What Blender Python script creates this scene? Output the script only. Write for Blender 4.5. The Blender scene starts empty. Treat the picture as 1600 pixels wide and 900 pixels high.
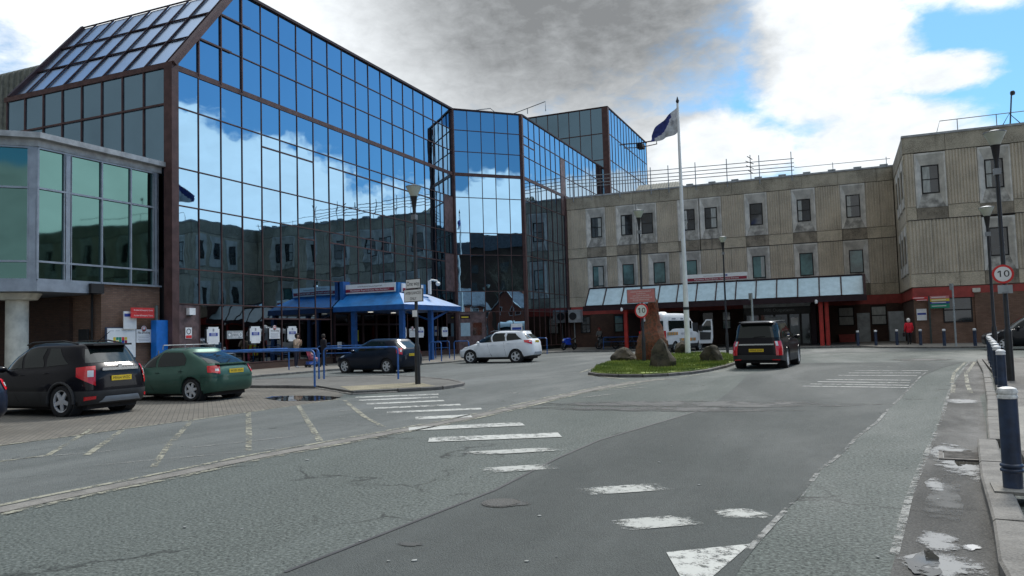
import bpy, bmesh, math, random
from mathutils import Vector, Matrix, Euler
R = random.Random(7)
PI = math.pi
sc = bpy.context.scene
COL = sc.collection

# ---------------- camera ----------------
YAW, PITCH, ROLL = [math.radians(a) for a in (23.11, 3.385, -1.646)]
_f = Vector((-math.sin(YAW)*math.cos(PITCH), math.cos(YAW)*math.cos(PITCH), math.sin(PITCH)))
_r = Vector((math.cos(YAW), math.sin(YAW), 0)); _u = _r.cross(_f)
_r2 = _r*math.cos(ROLL)+_u*math.sin(ROLL); _u2 = -_r*math.sin(ROLL)+_u*math.cos(ROLL)
cam = bpy.data.objects.new('camera', bpy.data.cameras.new('camera')); COL.objects.link(cam)
cam.data.sensor_width = 36; cam.data.lens = 1204.1/1600*36
cam.data.clip_start = 0.1; cam.data.clip_end = 3000
cam.matrix_world = Matrix(((_r2.x, _u2.x, -_f.x, 0), (_r2.y, _u2.y, -_f.y, 0), (_r2.z, _u2.z, -_f.z, 1.55), (0, 0, 0, 1)))
sc.camera = cam
sc.view_settings.view_transform = 'Standard'; sc.view_settings.look = 'None'
sc.view_settings.exposure = 0.78; sc.view_settings.gamma = 1
sc.render.resolution_x = 1024; sc.render.resolution_y = 576

# ---------------- node helpers ----------------
class V:
    """a shader value: overloads arithmetic into math nodes"""
    def __init__(s, t, o): s.t = t; s.o = o
    def _m(s, op, *a):
        n = s.t.nodes.new('ShaderNodeMath'); n.operation = op
        for i, x in enumerate((s,)+a):
            if isinstance(x, V): s.t.links.new(x.o, n.inputs[i])
            else: n.inputs[i].default_value = x
        return V(s.t, n.outputs[0])
    def __add__(s, b): return s._m('ADD', b)
    __radd__ = __add__
    def __sub__(s, b): return s._m('SUBTRACT', b)
    def __rsub__(s, b): return (s*-1.0)+b
    def __mul__(s, b): return s._m('MULTIPLY', b)
    __rmul__ = __mul__
    def __truediv__(s, b): return s._m('DIVIDE', b)
    def mx(s, b): return s._m('MAXIMUM', b)
    def mn(s, b): return s._m('MINIMUM', b)
    def ss(s, a, b):
        n = s.t.nodes.new('ShaderNodeMapRange'); n.interpolation_type = 'SMOOTHSTEP'
        s.t.links.new(s.o, n.inputs[0]); n.inputs[1].default_value = a; n.inputs[2].default_value = b
        return V(s.t, n.outputs[0])
def mixc(t, f, a, b, mode='MIX'):
    n = t.nodes.new('ShaderNodeMix'); n.data_type = 'RGBA'; n.blend_type = mode
    for i, x in ((0, f), (6, a), (7, b)):
        if isinstance(x, V): t.links.new(x.o, n.inputs[i])
        elif isinstance(x, (tuple, list)): n.inputs[i].default_value = tuple(x)+(1,) if len(x) == 3 else x
        elif isinstance(x, (int, float)): n.inputs[i].default_value = x
        else: t.links.new(x, n.inputs[i])
    return n.outputs[2]
def noise(t, vec, scale, detail=4, rough=.55, dist=0, kind='noise'):
    if kind == 'vor':
        n = t.nodes.new('ShaderNodeTexVoronoi')
    else:
        n = t.nodes.new('ShaderNodeTexNoise'); n.inputs['Detail'].default_value = detail
        n.inputs['Roughness'].default_value = rough; n.inputs['Distortion'].default_value = dist
    n.inputs['Scale'].default_value = scale
    if vec is not None: t.links.new(vec, n.inputs['Vector'])
    return V(t, n.outputs[0])

# ---------------- world: Nishita daylight behind broken cloud ----------------
SUN_EL, SUN_AZ = math.radians(48), math.radians(8)      # azimuth from +Y towards +X
w = bpy.data.worlds.new('World'); sc.world = w; w.use_nodes = True
t = w.node_tree; t.nodes.clear()
tc = t.nodes.new('ShaderNodeTexCoord'); sep = t.nodes.new('ShaderNodeSeparateXYZ')
t.links.new(tc.outputs['Generated'], sep.inputs[0])
dx, dy, dz = [V(t, sep.outputs[i]) for i in range(3)]
az = dx._m('ARCTAN2', dy)*(180/PI); el = dz._m('ARCSINE')*(180/PI)
cv = t.nodes.new('ShaderNodeCombineXYZ')
for i, v in enumerate((az*.07, el*.13, 0)):
    if isinstance(v, V): t.links.new(v.o, cv.inputs[i])
n1 = noise(t, cv.outputs[0], 1.3, 9, .58, .3)-.5
n2 = noise(t, cv.outputs[0], 3.2, 6, .6, .2)-.5
n4 = noise(t, cv.outputs[0], 8.0, 6, .65, .3)-.5
n3 = noise(t, tc.outputs['Generated'], 2.2, 6, .55, .4)-.5
def blob(a, e, ra, re, amp=1.6):
    p = (az-a)/ra; q = (el-e)/re
    return 1-(p*p+q*q)+n1*amp+n2*(amp*.5)
sky = t.nodes.new('ShaderNodeTexSky'); sky.sky_type = 'NISHITA'; sky.sun_disc = False
sky.sun_elevation = SUN_EL; sky.sun_rotation = SUN_AZ; sky.air_density = 1.2; sky.dust_density = .4; sky.ozone_density = 3
blue = mixc(t, 1.0, sky.outputs[0], (.50, .80, .96), 'MULTIPLY')
big = blob(-34, 27, 36, 17, 1.2)
wht = blob(0, 19, 6.2, 7.5, 1.5)
low = blob(3.0, 11.8, 6.5, 3.7, 1.6)
upr = blob(10, 22.5, 8.5, 3.6, 1.9)
wid = blob(-10, 12.5, 9, 3.2, 1.6)
banktop = 11.6+az.ss(33, 46)*5.0-az.ss(60, 100)*5.2-az.ss(14, 3)*2.5
bank = (banktop-el)*.55+n1*4.2+n2*2.2
bank = bank-az.ss(9, -2)*2.0
over = (el-42)*.08+n1*3-0.1
back = az.ss(-75, -100).mx(az.ss(150, 165))*3-1+n1
wsp = blob(7.0, 15.8, 3.6, 1.6, 2.6)
cov = big.mx(wht).mx(wsp).mx(low).mx(upr).mx(wid).mx(bank).mx(over).mx(back)
mask = (cov+n4*.55).ss(-.18, .50)
dark = blob(-17, 26.5, 19.5, 11.0, .9).ss(-.35, .9)
shift = az-el.ss(12.5, 17)*8.5+n1*7+n2*3
bright = shift.ss(-15, -10.5)
sd_ = Vector((math.sin(SUN_AZ)*math.cos(SUN_EL), math.cos(SUN_AZ)*math.cos(SUN_EL), math.sin(SUN_EL)))
glow = (dx*sd_.x+dy*sd_.y+dz*sd_.z).ss(.86, 1.0)*.7          # cloud lit from behind by the veiled sun
lum = .40+az.ss(-24, -40)*.25-dark*.225*(1-bright)+bright*.21+n2*.26+n4*.20+n1*.12
side = az.ss(14, 30)
lum = lum+side*.42-(az.ss(-75, -110).mx(az.ss(110, 150)))*.62+el.ss(16, 9)*(1-bright)*.10+glow+el.ss(38, 60)*.22
lum = lum.mx(.16).mn(1.5)
blue = mixc(t, .35, blue, (1.15, 2.6, 4.3))
cl = t.nodes.new('ShaderNodeCombineXYZ')
for i, k in enumerate((.955, 1.0, 1.035)): t.links.new((lum*(k*10)).o, cl.inputs[i])
skycol = mixc(t, mask, blue, cl.outputs[0])
bg = t.nodes.new('ShaderNodeBackground'); bg.inputs[1].default_value = 0.1
t.links.new(skycol, bg.inputs[0])
wo = t.nodes.new('ShaderNodeOutputWorld'); t.links.new(bg.outputs[0], wo.inputs[0])
w.cycles.sampling_method = 'MANUAL'; w.cycles.sample_map_resolution = 512

# ---------------- sun (veiled by cloud) ----------------
sl = bpy.data.lights.new('sun', 'SUN'); sl.energy = 2.0; sl.angle = math.radians(11); sl.color = (1, .96, .9)
sun = bpy.data.objects.new('sun', sl); COL.objects.link(sun)
sd = Vector((math.sin(SUN_AZ)*math.cos(SUN_EL), math.cos(SUN_AZ)*math.cos(SUN_EL), math.sin(SUN_EL)))
sun.rotation_euler = sd.to_track_quat('Z', 'Y').to_euler(); sun.location = (0, 0, 60)

# ---------------- materials ----------------
def M(name, base, rough=.75, var=.12, scale=2.5, metal=0.0, bump=0.0, bscale=30, fine=0.0, fscale=60, stain=0.0, stretch=None, coat=0.0, spec=.5, emit=None, tint=None):
    m = bpy.data.materials.new(name); m.use_nodes = True
    t = m.node_tree; b = t.nodes['Principled BSDF']
    g = t.nodes.new('ShaderNodeNewGeometry'); pos = g.outputs['Position']
    if stretch:
        mp = t.nodes.new('ShaderNodeMapping'); mp.inputs['Scale'].default_value = stretch
        t.links.new(pos, mp.inputs[0]); spos = mp.outputs[0]
    else: spos = pos
    f = noise(t, spos, scale, 5, .6)
    c2 = tuple(min(1, x*(1+var*2)) for x in base); c1 = tuple(x*(1-var*2) for x in base)
    if tint: c2 = tint
    col = mixc(t, f.ss(.3, .7), c1, c2)
    if fine:
        ff = noise(t, pos, fscale, 2, .5)
        col = mixc(t, ff.ss(.35, .65)*fine, col, tuple(min(1, x*1.9) for x in base))
        ff2 = noise(t, pos, fscale*.8, 2, .5, kind='vor')
        col = mixc(t, ff2.ss(.25, .0)*fine, col, tuple(x*.35 for x in base))
    if stain:
        mp = t.nodes.new('ShaderNodeMapping'); mp.inputs['Scale'].default_value = (1.3, 1.3, .12)
        t.links.new(pos, mp.inputs[0])
        s_ = noise(t, mp.outputs[0], 1.6, 6, .65)
        col = mixc(t, s_.ss(.48, .75)*stain, col, tuple(x*.3 for x in base))
    t.links.new(col, b.inputs['Base Color'])
    b.inputs['Roughness'].default_value = rough; b.inputs['Metallic'].default_value = metal
    b.inputs['Specular IOR Level'].default_value = spec
    if coat: b.inputs['Coat Weight'].default_value = coat; b.inputs['Coat Roughness'].default_value = .03
    if emit:
        b.inputs['Emission Color'].default_value = tuple(emit[:3])+(1,); b.inputs['Emission Strength'].default_value = emit[3]
    if bump:
        bp = t.nodes.new('ShaderNodeBump'); bp.inputs['Strength'].default_value = bump; bp.inputs['Distance'].default_value = .02
        bn = noise(t, pos, bscale, 4, .6)
        t.links.new(bn.o, bp.inputs['Height']); t.links.new(bp.outputs[0], b.inputs['Normal'])
    return m
def brick_mat(name, c1, c2, mortar, axis='Y'):
    m = bpy.data.materials.new(name); m.use_nodes = True; t = m.node_tree; b = t.nodes['Principled BSDF']
    g = t.nodes.new('ShaderNodeNewGeometry'); sp = t.nodes.new('ShaderNodeSeparateXYZ'); t.links.new(g.outputs['Position'], sp.inputs[0])
    cb = t.nodes.new('ShaderNodeCombineXYZ')
    hx = V(t, sp.outputs[0])+V(t, sp.outputs[1])
    t.links.new(hx.o, cb.inputs[0]); t.links.new(sp.outputs[2], cb.inputs[1])
    br = t.nodes.new('ShaderNodeTexBrick'); t.links.new(cb.outputs[0], br.inputs[0])
    br.inputs['Scale'].default_value = 1; br.inputs['Brick Width'].default_value = .225; br.inputs['Row Height'].default_value = .075
    br.inputs['Mortar Size'].default_value = .008
    br.inputs['Color1'].default_value = c1+(1,); br.inputs['Color2'].default_value = c2+(1,); br.inputs['Mortar'].default_value = mortar+(1,)
    n = noise(t, g.outputs['Position'], .9, 5, .6)
    col = mixc(t, n.ss(.35, .75)*.45, br.outputs[0], tuple(x*.45 for x in c1))
    t.links.new(col, b.inputs['Base Color']); b.inputs['Roughness'].default_value = .85
    bp = t.nodes.new('ShaderNodeBump'); bp.inputs['Strength'].default_value = .5; bp.inputs['Distance'].default_value = .01
    t.links.new(br.outputs['Fac'], bp.inputs['Height']); bp.invert = True; t.links.new(bp.outputs[0], b.inputs['Normal'])
    return m
def mirror_mat(name, col, rough=.015, wav=.035, dirt=.1, metal=1.0):
    m = bpy.data.materials.new(name); m.use_nodes = True; t = m.node_tree; b = t.nodes['Principled BSDF']
    g = t.nodes.new('ShaderNodeNewGeometry')
    n = noise(t, g.outputs['Position'], .35, 4, .6)
    c = mixc(t, n.ss(.4, .8)*dirt, col, tuple(x*.7 for x in col)); t.links.new(c, b.inputs['Base Color'])
    b.inputs['Metallic'].default_value = metal; b.inputs['Roughness'].default_value = rough
    bp = t.nodes.new('ShaderNodeBump'); bp.inputs['Strength'].default_value = wav; bp.inputs['Distance'].default_value = .1
    n2 = noise(t, g.outputs['Position'], .9, 1, .4)
    t.links.new(n2.o, bp.inputs['Height']); t.links.new(bp.outputs[0], b.inputs['Normal'])
    return m
def asphalt_mat(name, base, light, chip=70, big=.25, crackw=.0, rough=.85, contrast=.5):
    m = bpy.data.materials.new(name); m.use_nodes = True; t = m.node_tree; b = t.nodes['Principled BSDF']
    g = t.nodes.new('ShaderNodeNewGeometry'); pos = g.outputs['Position']
    mp = t.nodes.new('ShaderNodeMapping'); mp.inputs['Scale'].default_value = (1, .35, 1); t.links.new(pos, mp.inputs[0])
    a = noise(t, mp.outputs[0], big, 6, .62, .5); c = noise(t, pos, chip, 3, .7); v = noise(t, pos, chip*.8, kind='vor')
    md = noise(t, pos, 3.0, 5, .65)
    col = mixc(t, a.ss(.3, .7), base, light)
    col = mixc(t, md.ss(.4, .75)*.35, col, tuple(x*.62 for x in base))
    mt = t.nodes.new('ShaderNodeMapping'); mt.inputs['Scale'].default_value = (1.1, .05, 1); mt.inputs['Rotation'].default_value = (0, 0, -.12); t.links.new(pos, mt.inputs[0])
    tr_ = noise(t, mt.outputs[0], 1.0, 4, .6)
    col = mixc(t, tr_.ss(.5, .68)*.38, col, tuple(x*1.28 for x in light)); col = mixc(t, tr_.ss(.46, .3)*.35, col, tuple(x*.72 for x in base))
    col = mixc(t, c.ss(.38, .7)*contrast, col, tuple(min(1, x*2.3) for x in light))
    col = mixc(t, v.ss(.32, .05)*contrast*1.2, col, tuple(x*.3 for x in base))
    if crackw:
        w_ = noise(t, pos, .9, 5, .6); 
        vv = t.nodes.new('ShaderNodeTexVoronoi'); vv.feature = 'DISTANCE_TO_EDGE'; vv.inputs['Scale'].default_value = .22
        ad = t.nodes.new('ShaderNodeVectorMath'); ad.operation = 'ADD'
        sc_ = t.nodes.new('ShaderNodeVectorMath'); sc_.operation = 'SCALE'; sc_.inputs[3].default_value = 1.6
        nn = t.nodes.new('ShaderNodeTexNoise'); nn.inputs['Scale'].default_value = 1.1; nn.inputs['Detail'].default_value = 6; t.links.new(pos, nn.inputs[0])
        t.links.new(nn.outputs[1], sc_.inputs[0]); t.links.new(pos, ad.inputs[0]); t.links.new(sc_.outputs[0], ad.inputs[1]); t.links.new(ad.outputs[0], vv.inputs[0])
        e = V(t, vv.outputs[0]).ss(crackw, 0)*w_.ss(.45, .6)
        col = mixc(t, e*.8, col, tuple(x*.25 for x in base))
    t.links.new(col, b.inputs['Base Color'])
    b.inputs['Specular IOR Level'].default_value = .22
    rr = 1-(a.ss(.35, .75)*.3)-(1-rough); t.links.new(rr.mx(.35).o, b.inputs['Roughness'])
    bp = t.nodes.new('ShaderNodeBump'); bp.inputs['Strength'].default_value = .8; bp.inputs['Distance'].default_value = .012
    h = c+v*.6; t.links.new(h.o, bp.inputs['Height']); t.links.new(bp.outputs[0], b.inputs['Normal'])
    return m
def worn_mat(name, paint, under, wear=.5, scale=9, soft=.07, radial=False):
    """worn paint: where it has gone the road below shows"""
    m = bpy.data.materials.new(name); m.use_nodes = True; t = m.node_tree; b = t.nodes['Principled BSDF']
    g = t.nodes.new('ShaderNodeNewGeometry'); pos = g.outputs['Position']
    n = noise(t, pos, scale, 8, .72)+(noise(t, pos, 1.1, 3, .5)-.5)*.5; c = noise(t, pos, 70, 2, .6)
    if radial:      # a stain thins out towards its rim
        tc_ = t.nodes.new('ShaderNodeTexCoord'); sp_ = t.nodes.new('ShaderNodeSeparateXYZ'); t.links.new(tc_.outputs['Generated'], sp_.inputs[0])
        gx, gy = (V(t, sp_.outputs[0])-.5)*2, (V(t, sp_.outputs[1])-.5)*2; n = n+.16-(gx*gx+gy*gy)*.42
    k = (n+(c-.5)*.35).ss(wear-soft, wear+soft)
    b.inputs['Base Color'].default_value = paint+(1,); b.inputs['Roughness'].default_value = .75
    tr = t.nodes.new('ShaderNodeBsdfTransparent'); mx = t.nodes.new('ShaderNodeMixShader')
    t.links.new(k.o, mx.inputs[0]); t.links.new(tr.outputs[0], mx.inputs[1]); t.links.new(b.outputs[0], mx.inputs[2])
    t.links.new(mx.outputs[0], t.nodes['Material Output'].inputs[0])
    return m
def puddle_mat(name):
    """standing water that ends raggedly where the asphalt rises through it"""
    m = mirror_mat(name, (.10, .10, .105), rough=.02, wav=.004, dirt=.0); t = m.node_tree; b = t.nodes['Principled BSDF']
    b.inputs['Metallic'].default_value = 0; b.inputs['Specular IOR Level'].default_value = .5; b.inputs['Base Color'].default_value = (.02, .02, .02, 1)
    for l in list(b.inputs['Base Color'].links): t.links.remove(l)
    g = t.nodes.new('ShaderNodeNewGeometry'); n = noise(t, g.outputs['Position'], 5, 7, .65)
    tr = t.nodes.new('ShaderNodeBsdfTransparent'); mx = t.nodes.new('ShaderNodeMixShader')
    t.links.new(n.ss(.40, .47).o, mx.inputs[0]); t.links.new(tr.outputs[0], mx.inputs[1]); t.links.new(b.outputs[0], mx.inputs[2]); t.links.new(mx.outputs[0], t.nodes['Material Output'].inputs[0])
    return m
def block_mat(name, c1, c2, mortar, bw=.2, bh=.1, rot=0.0):
    m = bpy.data.materials.new(name); m.use_nodes = True; t = m.node_tree; b = t.nodes['Principled BSDF']
    g = t.nodes.new('ShaderNodeNewGeometry'); mp = t.nodes.new('ShaderNodeMapping'); mp.inputs['Rotation'].default_value = (0, 0, rot)
    t.links.new(g.outputs['Position'], mp.inputs[0])
    br = t.nodes.new('ShaderNodeTexBrick'); t.links.new(mp.outputs[0], br.inputs[0])
    br.inputs['Scale'].default_value = 1; br.inputs['Brick Width'].default_value = bw; br.inputs['Row Height'].default_value = bh; br.inputs['Mortar Size'].default_value = .006
    br.inputs['Color1'].default_value = c1+(1,); br.inputs['Color2'].default_value = c2+(1,); br.inputs['Mortar'].default_value = mortar+(1,)
    n = noise(t, g.outputs['Position'], .6, 6, .65)
    col = mixc(t, n.ss(.35, .7)*.6, br.outputs[0], tuple(x*.55 for x in c1))
    t.links.new(col, b.inputs['Base Color']); b.inputs['Roughness'].default_value = .85; b.inputs['Specular IOR Level'].default_value = .22
    bp = t.nodes.new('ShaderNodeBump'); bp.inputs['Strength'].default_value = .4; bp.inputs['Distance'].default_value = .006; bp.invert = True
    t.links.new(br.outputs['Fac'], bp.inputs['Height']); t.links.new(bp.outputs[0], b.inputs['Normal'])
    return m
K = {}
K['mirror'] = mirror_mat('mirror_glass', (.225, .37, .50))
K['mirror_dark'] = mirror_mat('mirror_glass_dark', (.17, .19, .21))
K['mirror_side'] = mirror_mat('reflective_panel_glass', (.25, .40, .51), rough=.16, wav=.03, dirt=.5)
K['roofglass'] = mirror_mat('roof_glass', (.36, .47, .63), rough=.3, wav=.03, dirt=.6)
K['greenglass'] = mirror_mat('green_glass', (.085, .165, .155), rough=.03, wav=.03, dirt=.3)
K['canopyglass'] = M('canopy_glazing', (.32, .46, .53), rough=.25, var=.05, spec=.8)
K['winglass'] = M('window_glass', (.022, .028, .032), rough=.05, var=.3, scale=.8, spec=.9)
K['winglass_g'] = M('window_glass_green', (.07, .155, .155), rough=.06, var=.3, scale=.7, spec=.8)
K['shopglass'] = mirror_mat('shop_glass', (.10, .11, .12), rough=.05, wav=.02)
K['maroon'] = M('maroon_aluminium', (.082, .046, .044), rough=.55, spec=.25, var=.12, metal=.0)
K['maroon_d'] = M('dark_maroon_steel', (.028, .015, .019), rough=.55, spec=.2, var=.1)
K['mauve'] = M('weathered_maroon_panel', (.115, .072, .07), rough=.6, var=.22, scale=3)
K['slot'] = M('dark_core', (.015, .015, .017), rough=.8, var=.05)
K['conc'] = M('exposed_aggregate_concrete', (.42, .37, .285), rough=.95, var=.14, scale=.8, fine=.5, fscale=22, stain=.3, bump=.5, bscale=25)
K['conc_rib'] = M('ribbed_aggregate_concrete', (.45, .40, .32), rough=.95, var=.12, scale=.6, fine=.45, fscale=26, stain=.28, bump=.4, bscale=25)
K['conc_par'] = M('parapet_aggregate_concrete', (.31, .28, .22), rough=.95, var=.2, scale=.7, fine=.6, fscale=20, stain=.4, bump=.4)
K['conc_pale'] = M('pale_smooth_concrete', (.62, .60, .55), rough=.85, var=.1, scale=1.5, stain=.3)
K['conc_stain'] = M('weathered_sill_concrete', (.34, .33, .30), rough=.9, var=.25, scale=2, stain=.8)
K['conc_dirty'] = M('dirt_streaked_concrete', (.24, .21, .165), rough=.95, var=.25, scale=1.2, fine=.4, fscale=22, stain=.7)
K['redband'] = M('red_painted_band', (.33, .048, .038), rough=.6, var=.12, scale=1.5)
K['red'] = M('red_painted_steel', (.50, .03, .022), rough=.5, var=.1)
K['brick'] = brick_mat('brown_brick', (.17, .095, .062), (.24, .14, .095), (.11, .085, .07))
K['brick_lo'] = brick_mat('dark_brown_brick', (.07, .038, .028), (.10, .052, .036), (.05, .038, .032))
K['brick_red'] = brick_mat('red_brick', (.30, .075, .045), (.38, .11, .06), (.22, .17, .14))
K['slate'] = M('roof_slate', (.09, .10, .12), rough=.6, var=.2)
K['white'] = M('white_paint', (.75, .76, .76), rough=.5, var=.04)
K['cream'] = M('cream_column_paint', (.62, .60, .52), rough=.6, var=.08, stain=.2)
K['silver'] = M('silver_grey_aluminium', (.25, .285, .33), rough=.4, var=.07, metal=.25)
K['silver_l'] = M('pale_grey_fascia', (.34, .355, .365), rough=.5, var=.12, stain=.35)
K['blue'] = M('blue_painted_steel', (.010, .075, .25), rough=.4, var=.1)
K['blue_roof'] = M('blue_canopy_sheet', (.012, .135, .36), rough=.42, var=.16, scale=1.2, stain=.2)
K['blue_door'] = M('bright_blue_door', (.01, .16, .55), rough=.4, var=.06)
K['navy_post'] = M('navy_bollard_paint', (.014, .030, .068), rough=.45, var=.2, scale=6, coat=.2)
K['black'] = M('black_paint', (.016, .016, .018), rough=.45, var=.2, scale=6)
K['blackm'] = M('black_matt', (.012, .012, .013), rough=.8, var=.1)
K['grey'] = M('grey_paint', (.32, .35, .36), rough=.6, var=.12)
K['grey_board'] = M('grey_board', (.46, .51, .53), rough=.6, var=.08, stain=.15)
K['galv'] = M('galvanised_steel', (.22, .235, .25), rough=.45, var=.12, metal=.4)
K['rail_steel'] = M('scaffold_tube', (.25, .27, .29), rough=.5, var=.15, metal=.5)
K['shed'] = M('grey_green_sheet_roof', (.17, .175, .15), rough=.7, var=.14, stain=.2)
K['roofing'] = M('roof_felt', (.11, .12, .13), rough=.9)
K['signred'] = M('red_sign_face', (.62, .03, .03), rough=.45, var=.03)
K['signmar'] = M('maroon_sign_face', (.25, .012, .035), rough=.45, var=.03)
K['signblue'] = M('blue_sign_face', (.02, .05, .30), rough=.45, var=.03)
K['signgreen'] = M('green_sign_face', (.0, .22, .12), rough=.45, var=.03)
K['signyel'] = M('yellow_sign_face', (.65, .50, .03), rough=.45, var=.03)
K['signpink'] = M('faded_red_sign_face', (.55, .20, .20), rough=.45, var=.05)
K['ink'] = M('sign_ink', (.02, .02, .025), rough=.6, var=.0)
K['inkgrey'] = M('sign_grey_print', (.30, .31, .34), rough=.6, var=.0)
K['inkw'] = M('white_print', (.8, .8, .8), rough=.5, var=.0)
K['curtain'] = M('pale_curtain', (.42, .44, .42), rough=.9, var=.2, scale=6, stretch=(8, 8, .3))
K['lampglass'] = M('lamp_bowl', (.50, .52, .44), rough=.3, var=.06)
K['rock'] = M('mossy_brown_rock', (.034, .034, .020), rough=.95, var=.45, scale=2.2, tint=(.07, .056, .038), bump=.9, bscale=7, fine=.3, fscale=12)
K['rockred'] = M('red_sandstone', (.24, .062, .028), rough=.95, var=.35, scale=1.1, tint=(.12, .08, .055), bump=1.0, bscale=5, fine=.25, fscale=10)
K['kerb'] = M('kerb_concrete', (.125, .120, .110), rough=.9, var=.2, scale=3, fine=.4, fscale=60, bump=.4)
K['kerb_d'] = M('dark_kerb', (.10, .095, .09), rough=.9, var=.2, scale=3, fine=.3, fscale=60)
K['slab'] = M('pavement_slab', (.165, .158, .142), rough=.9, var=.14, scale=1.2, fine=.35, fscale=70, bump=.3)
K['tactile'] = M('buff_tactile_slab', (.25, .225, .16), rough=.9, var=.12, scale=2, fine=.3, fscale=50)
K['trunk'] = M('bark', (.10, .085, .06), rough=.95, var=.3, scale=5)
K['soil'] = M('soil', (.05, .04, .03), rough=1, var=.3)
K['asph'] = asphalt_mat('coarse_asphalt', (.040, .048, .044), (.060, .069, .064), 34, .25, .012, contrast=.95)
K['asph_fine'] = asphalt_mat('fine_asphalt', (.044, .050, .048), (.057, .064, .062), 90, .2, .0, contrast=.38)
K['asph_old'] = asphalt_mat('old_bluish_asphalt', (.066, .074, .073), (.096, .104, .101), 70, .4, .008, contrast=.38)
K['asph_wet'] = asphalt_mat('damp_gutter_asphalt', (.036, .036, .034), (.068, .067, .063), 60, .8, .01, contrast=.4)
K['foot'] = asphalt_mat('footway_asphalt', (.085, .08, .073), (.125, .118, .107), 70, .5, .006, contrast=.35)
K['paving'] = block_mat('block_paving', (.125, .118, .104), (.155, .143, .122), (.06, .057, .053), rot=.785)
K['paving2'] = block_mat('grey_block_paving', (.12, .12, .112), (.15, .146, .136), (.075, .072, .068))
K['slabpave'] = block_mat('slab_paving', (.17, .16, .142), (.20, .187, .165), (.08, .076, .07), .9, .6)
K['wline'] = worn_mat('worn_white_marking', (.38, .39, .37), None, .43, 9, .11)
K['wline_h'] = worn_mat('heavily_worn_white_marking', (.33, .34, .32), None, .48, 10, .13, True)
K['yline'] = worn_mat('worn_yellow_marking', (.24, .235, .185), None, .50)
K['crackline'] = worn_mat('pale_joint_grit', (.20, .205, .195), None, .525, 8, .12)
K['tar'] = M('tar_joint', (.03, .03, .032), rough=.6)
K['tyre'] = M('tyre_rubber', (.018, .018, .019), rough=.8, var=.1)
K['alloy'] = M('alloy_wheel', (.62, .63, .64), rough=.35, var=.05, metal=.25)
K['trim'] = M('black_plastic_trim', (.025, .026, .028), rough=.6, var=.1)
K['carglass'] = M('car_glass', (.010, .016, .015), rough=.03, var=.02, spec=.7)
K['taillight'] = M('tail_light_red', (.55, .012, .02), rough=.15, var=.05, coat=.6)
K['taillight_o'] = M('tail_light_orange', (.75, .20, .04), rough=.15, var=.05, coat=.6)
K['lamp_clear'] = M('clear_lamp', (.6, .62, .64), rough=.12, var=.05, coat=.6)
K['plate_y'] = M('yellow_number_plate', (.72, .50, .02), rough=.5, var=.02)
K['chrome'] = M('chrome', (.75, .76, .78), rough=.12, var=.02, metal=1.0)

# ---------------- mesh helpers ----------------
MW = {}      # object -> world matrix (4x4) kept by hand
def tag(o, label=None, cat=None, group=None, kind=None):
    if label: o['label'] = label
    if cat: o['category'] = cat
    if group: o['group'] = group
    if kind: o['kind'] = kind
    return o
def thing(name, label, cat, loc=(0, 0, 0), rz=0.0, group=None):
    o = bpy.data.objects.new(name, None); o.empty_display_size = .3; COL.objects.link(o)
    o.location = loc; o.rotation_euler = (0, 0, rz)
    MW[o.name] = Matrix.Translation(loc) @ Matrix.Rotation(rz, 4, 'Z')
    return tag(o, label, cat, group)
def inv(parent):
    while parent is not None and parent.name not in MW: parent = parent.parent
    return MW[parent.name].inverted() if parent is not None else Matrix.Identity(4)
def link(name, me, parent=None, mat=None):
    o = bpy.data.objects.new(name, me); COL.objects.link(o)
    if parent is not None: o.parent = parent
    if mat is not None and not me.materials:
        for m_ in (mat if isinstance(mat, (list, tuple)) else [mat]): me.materials.append(m_)
    return o
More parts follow.
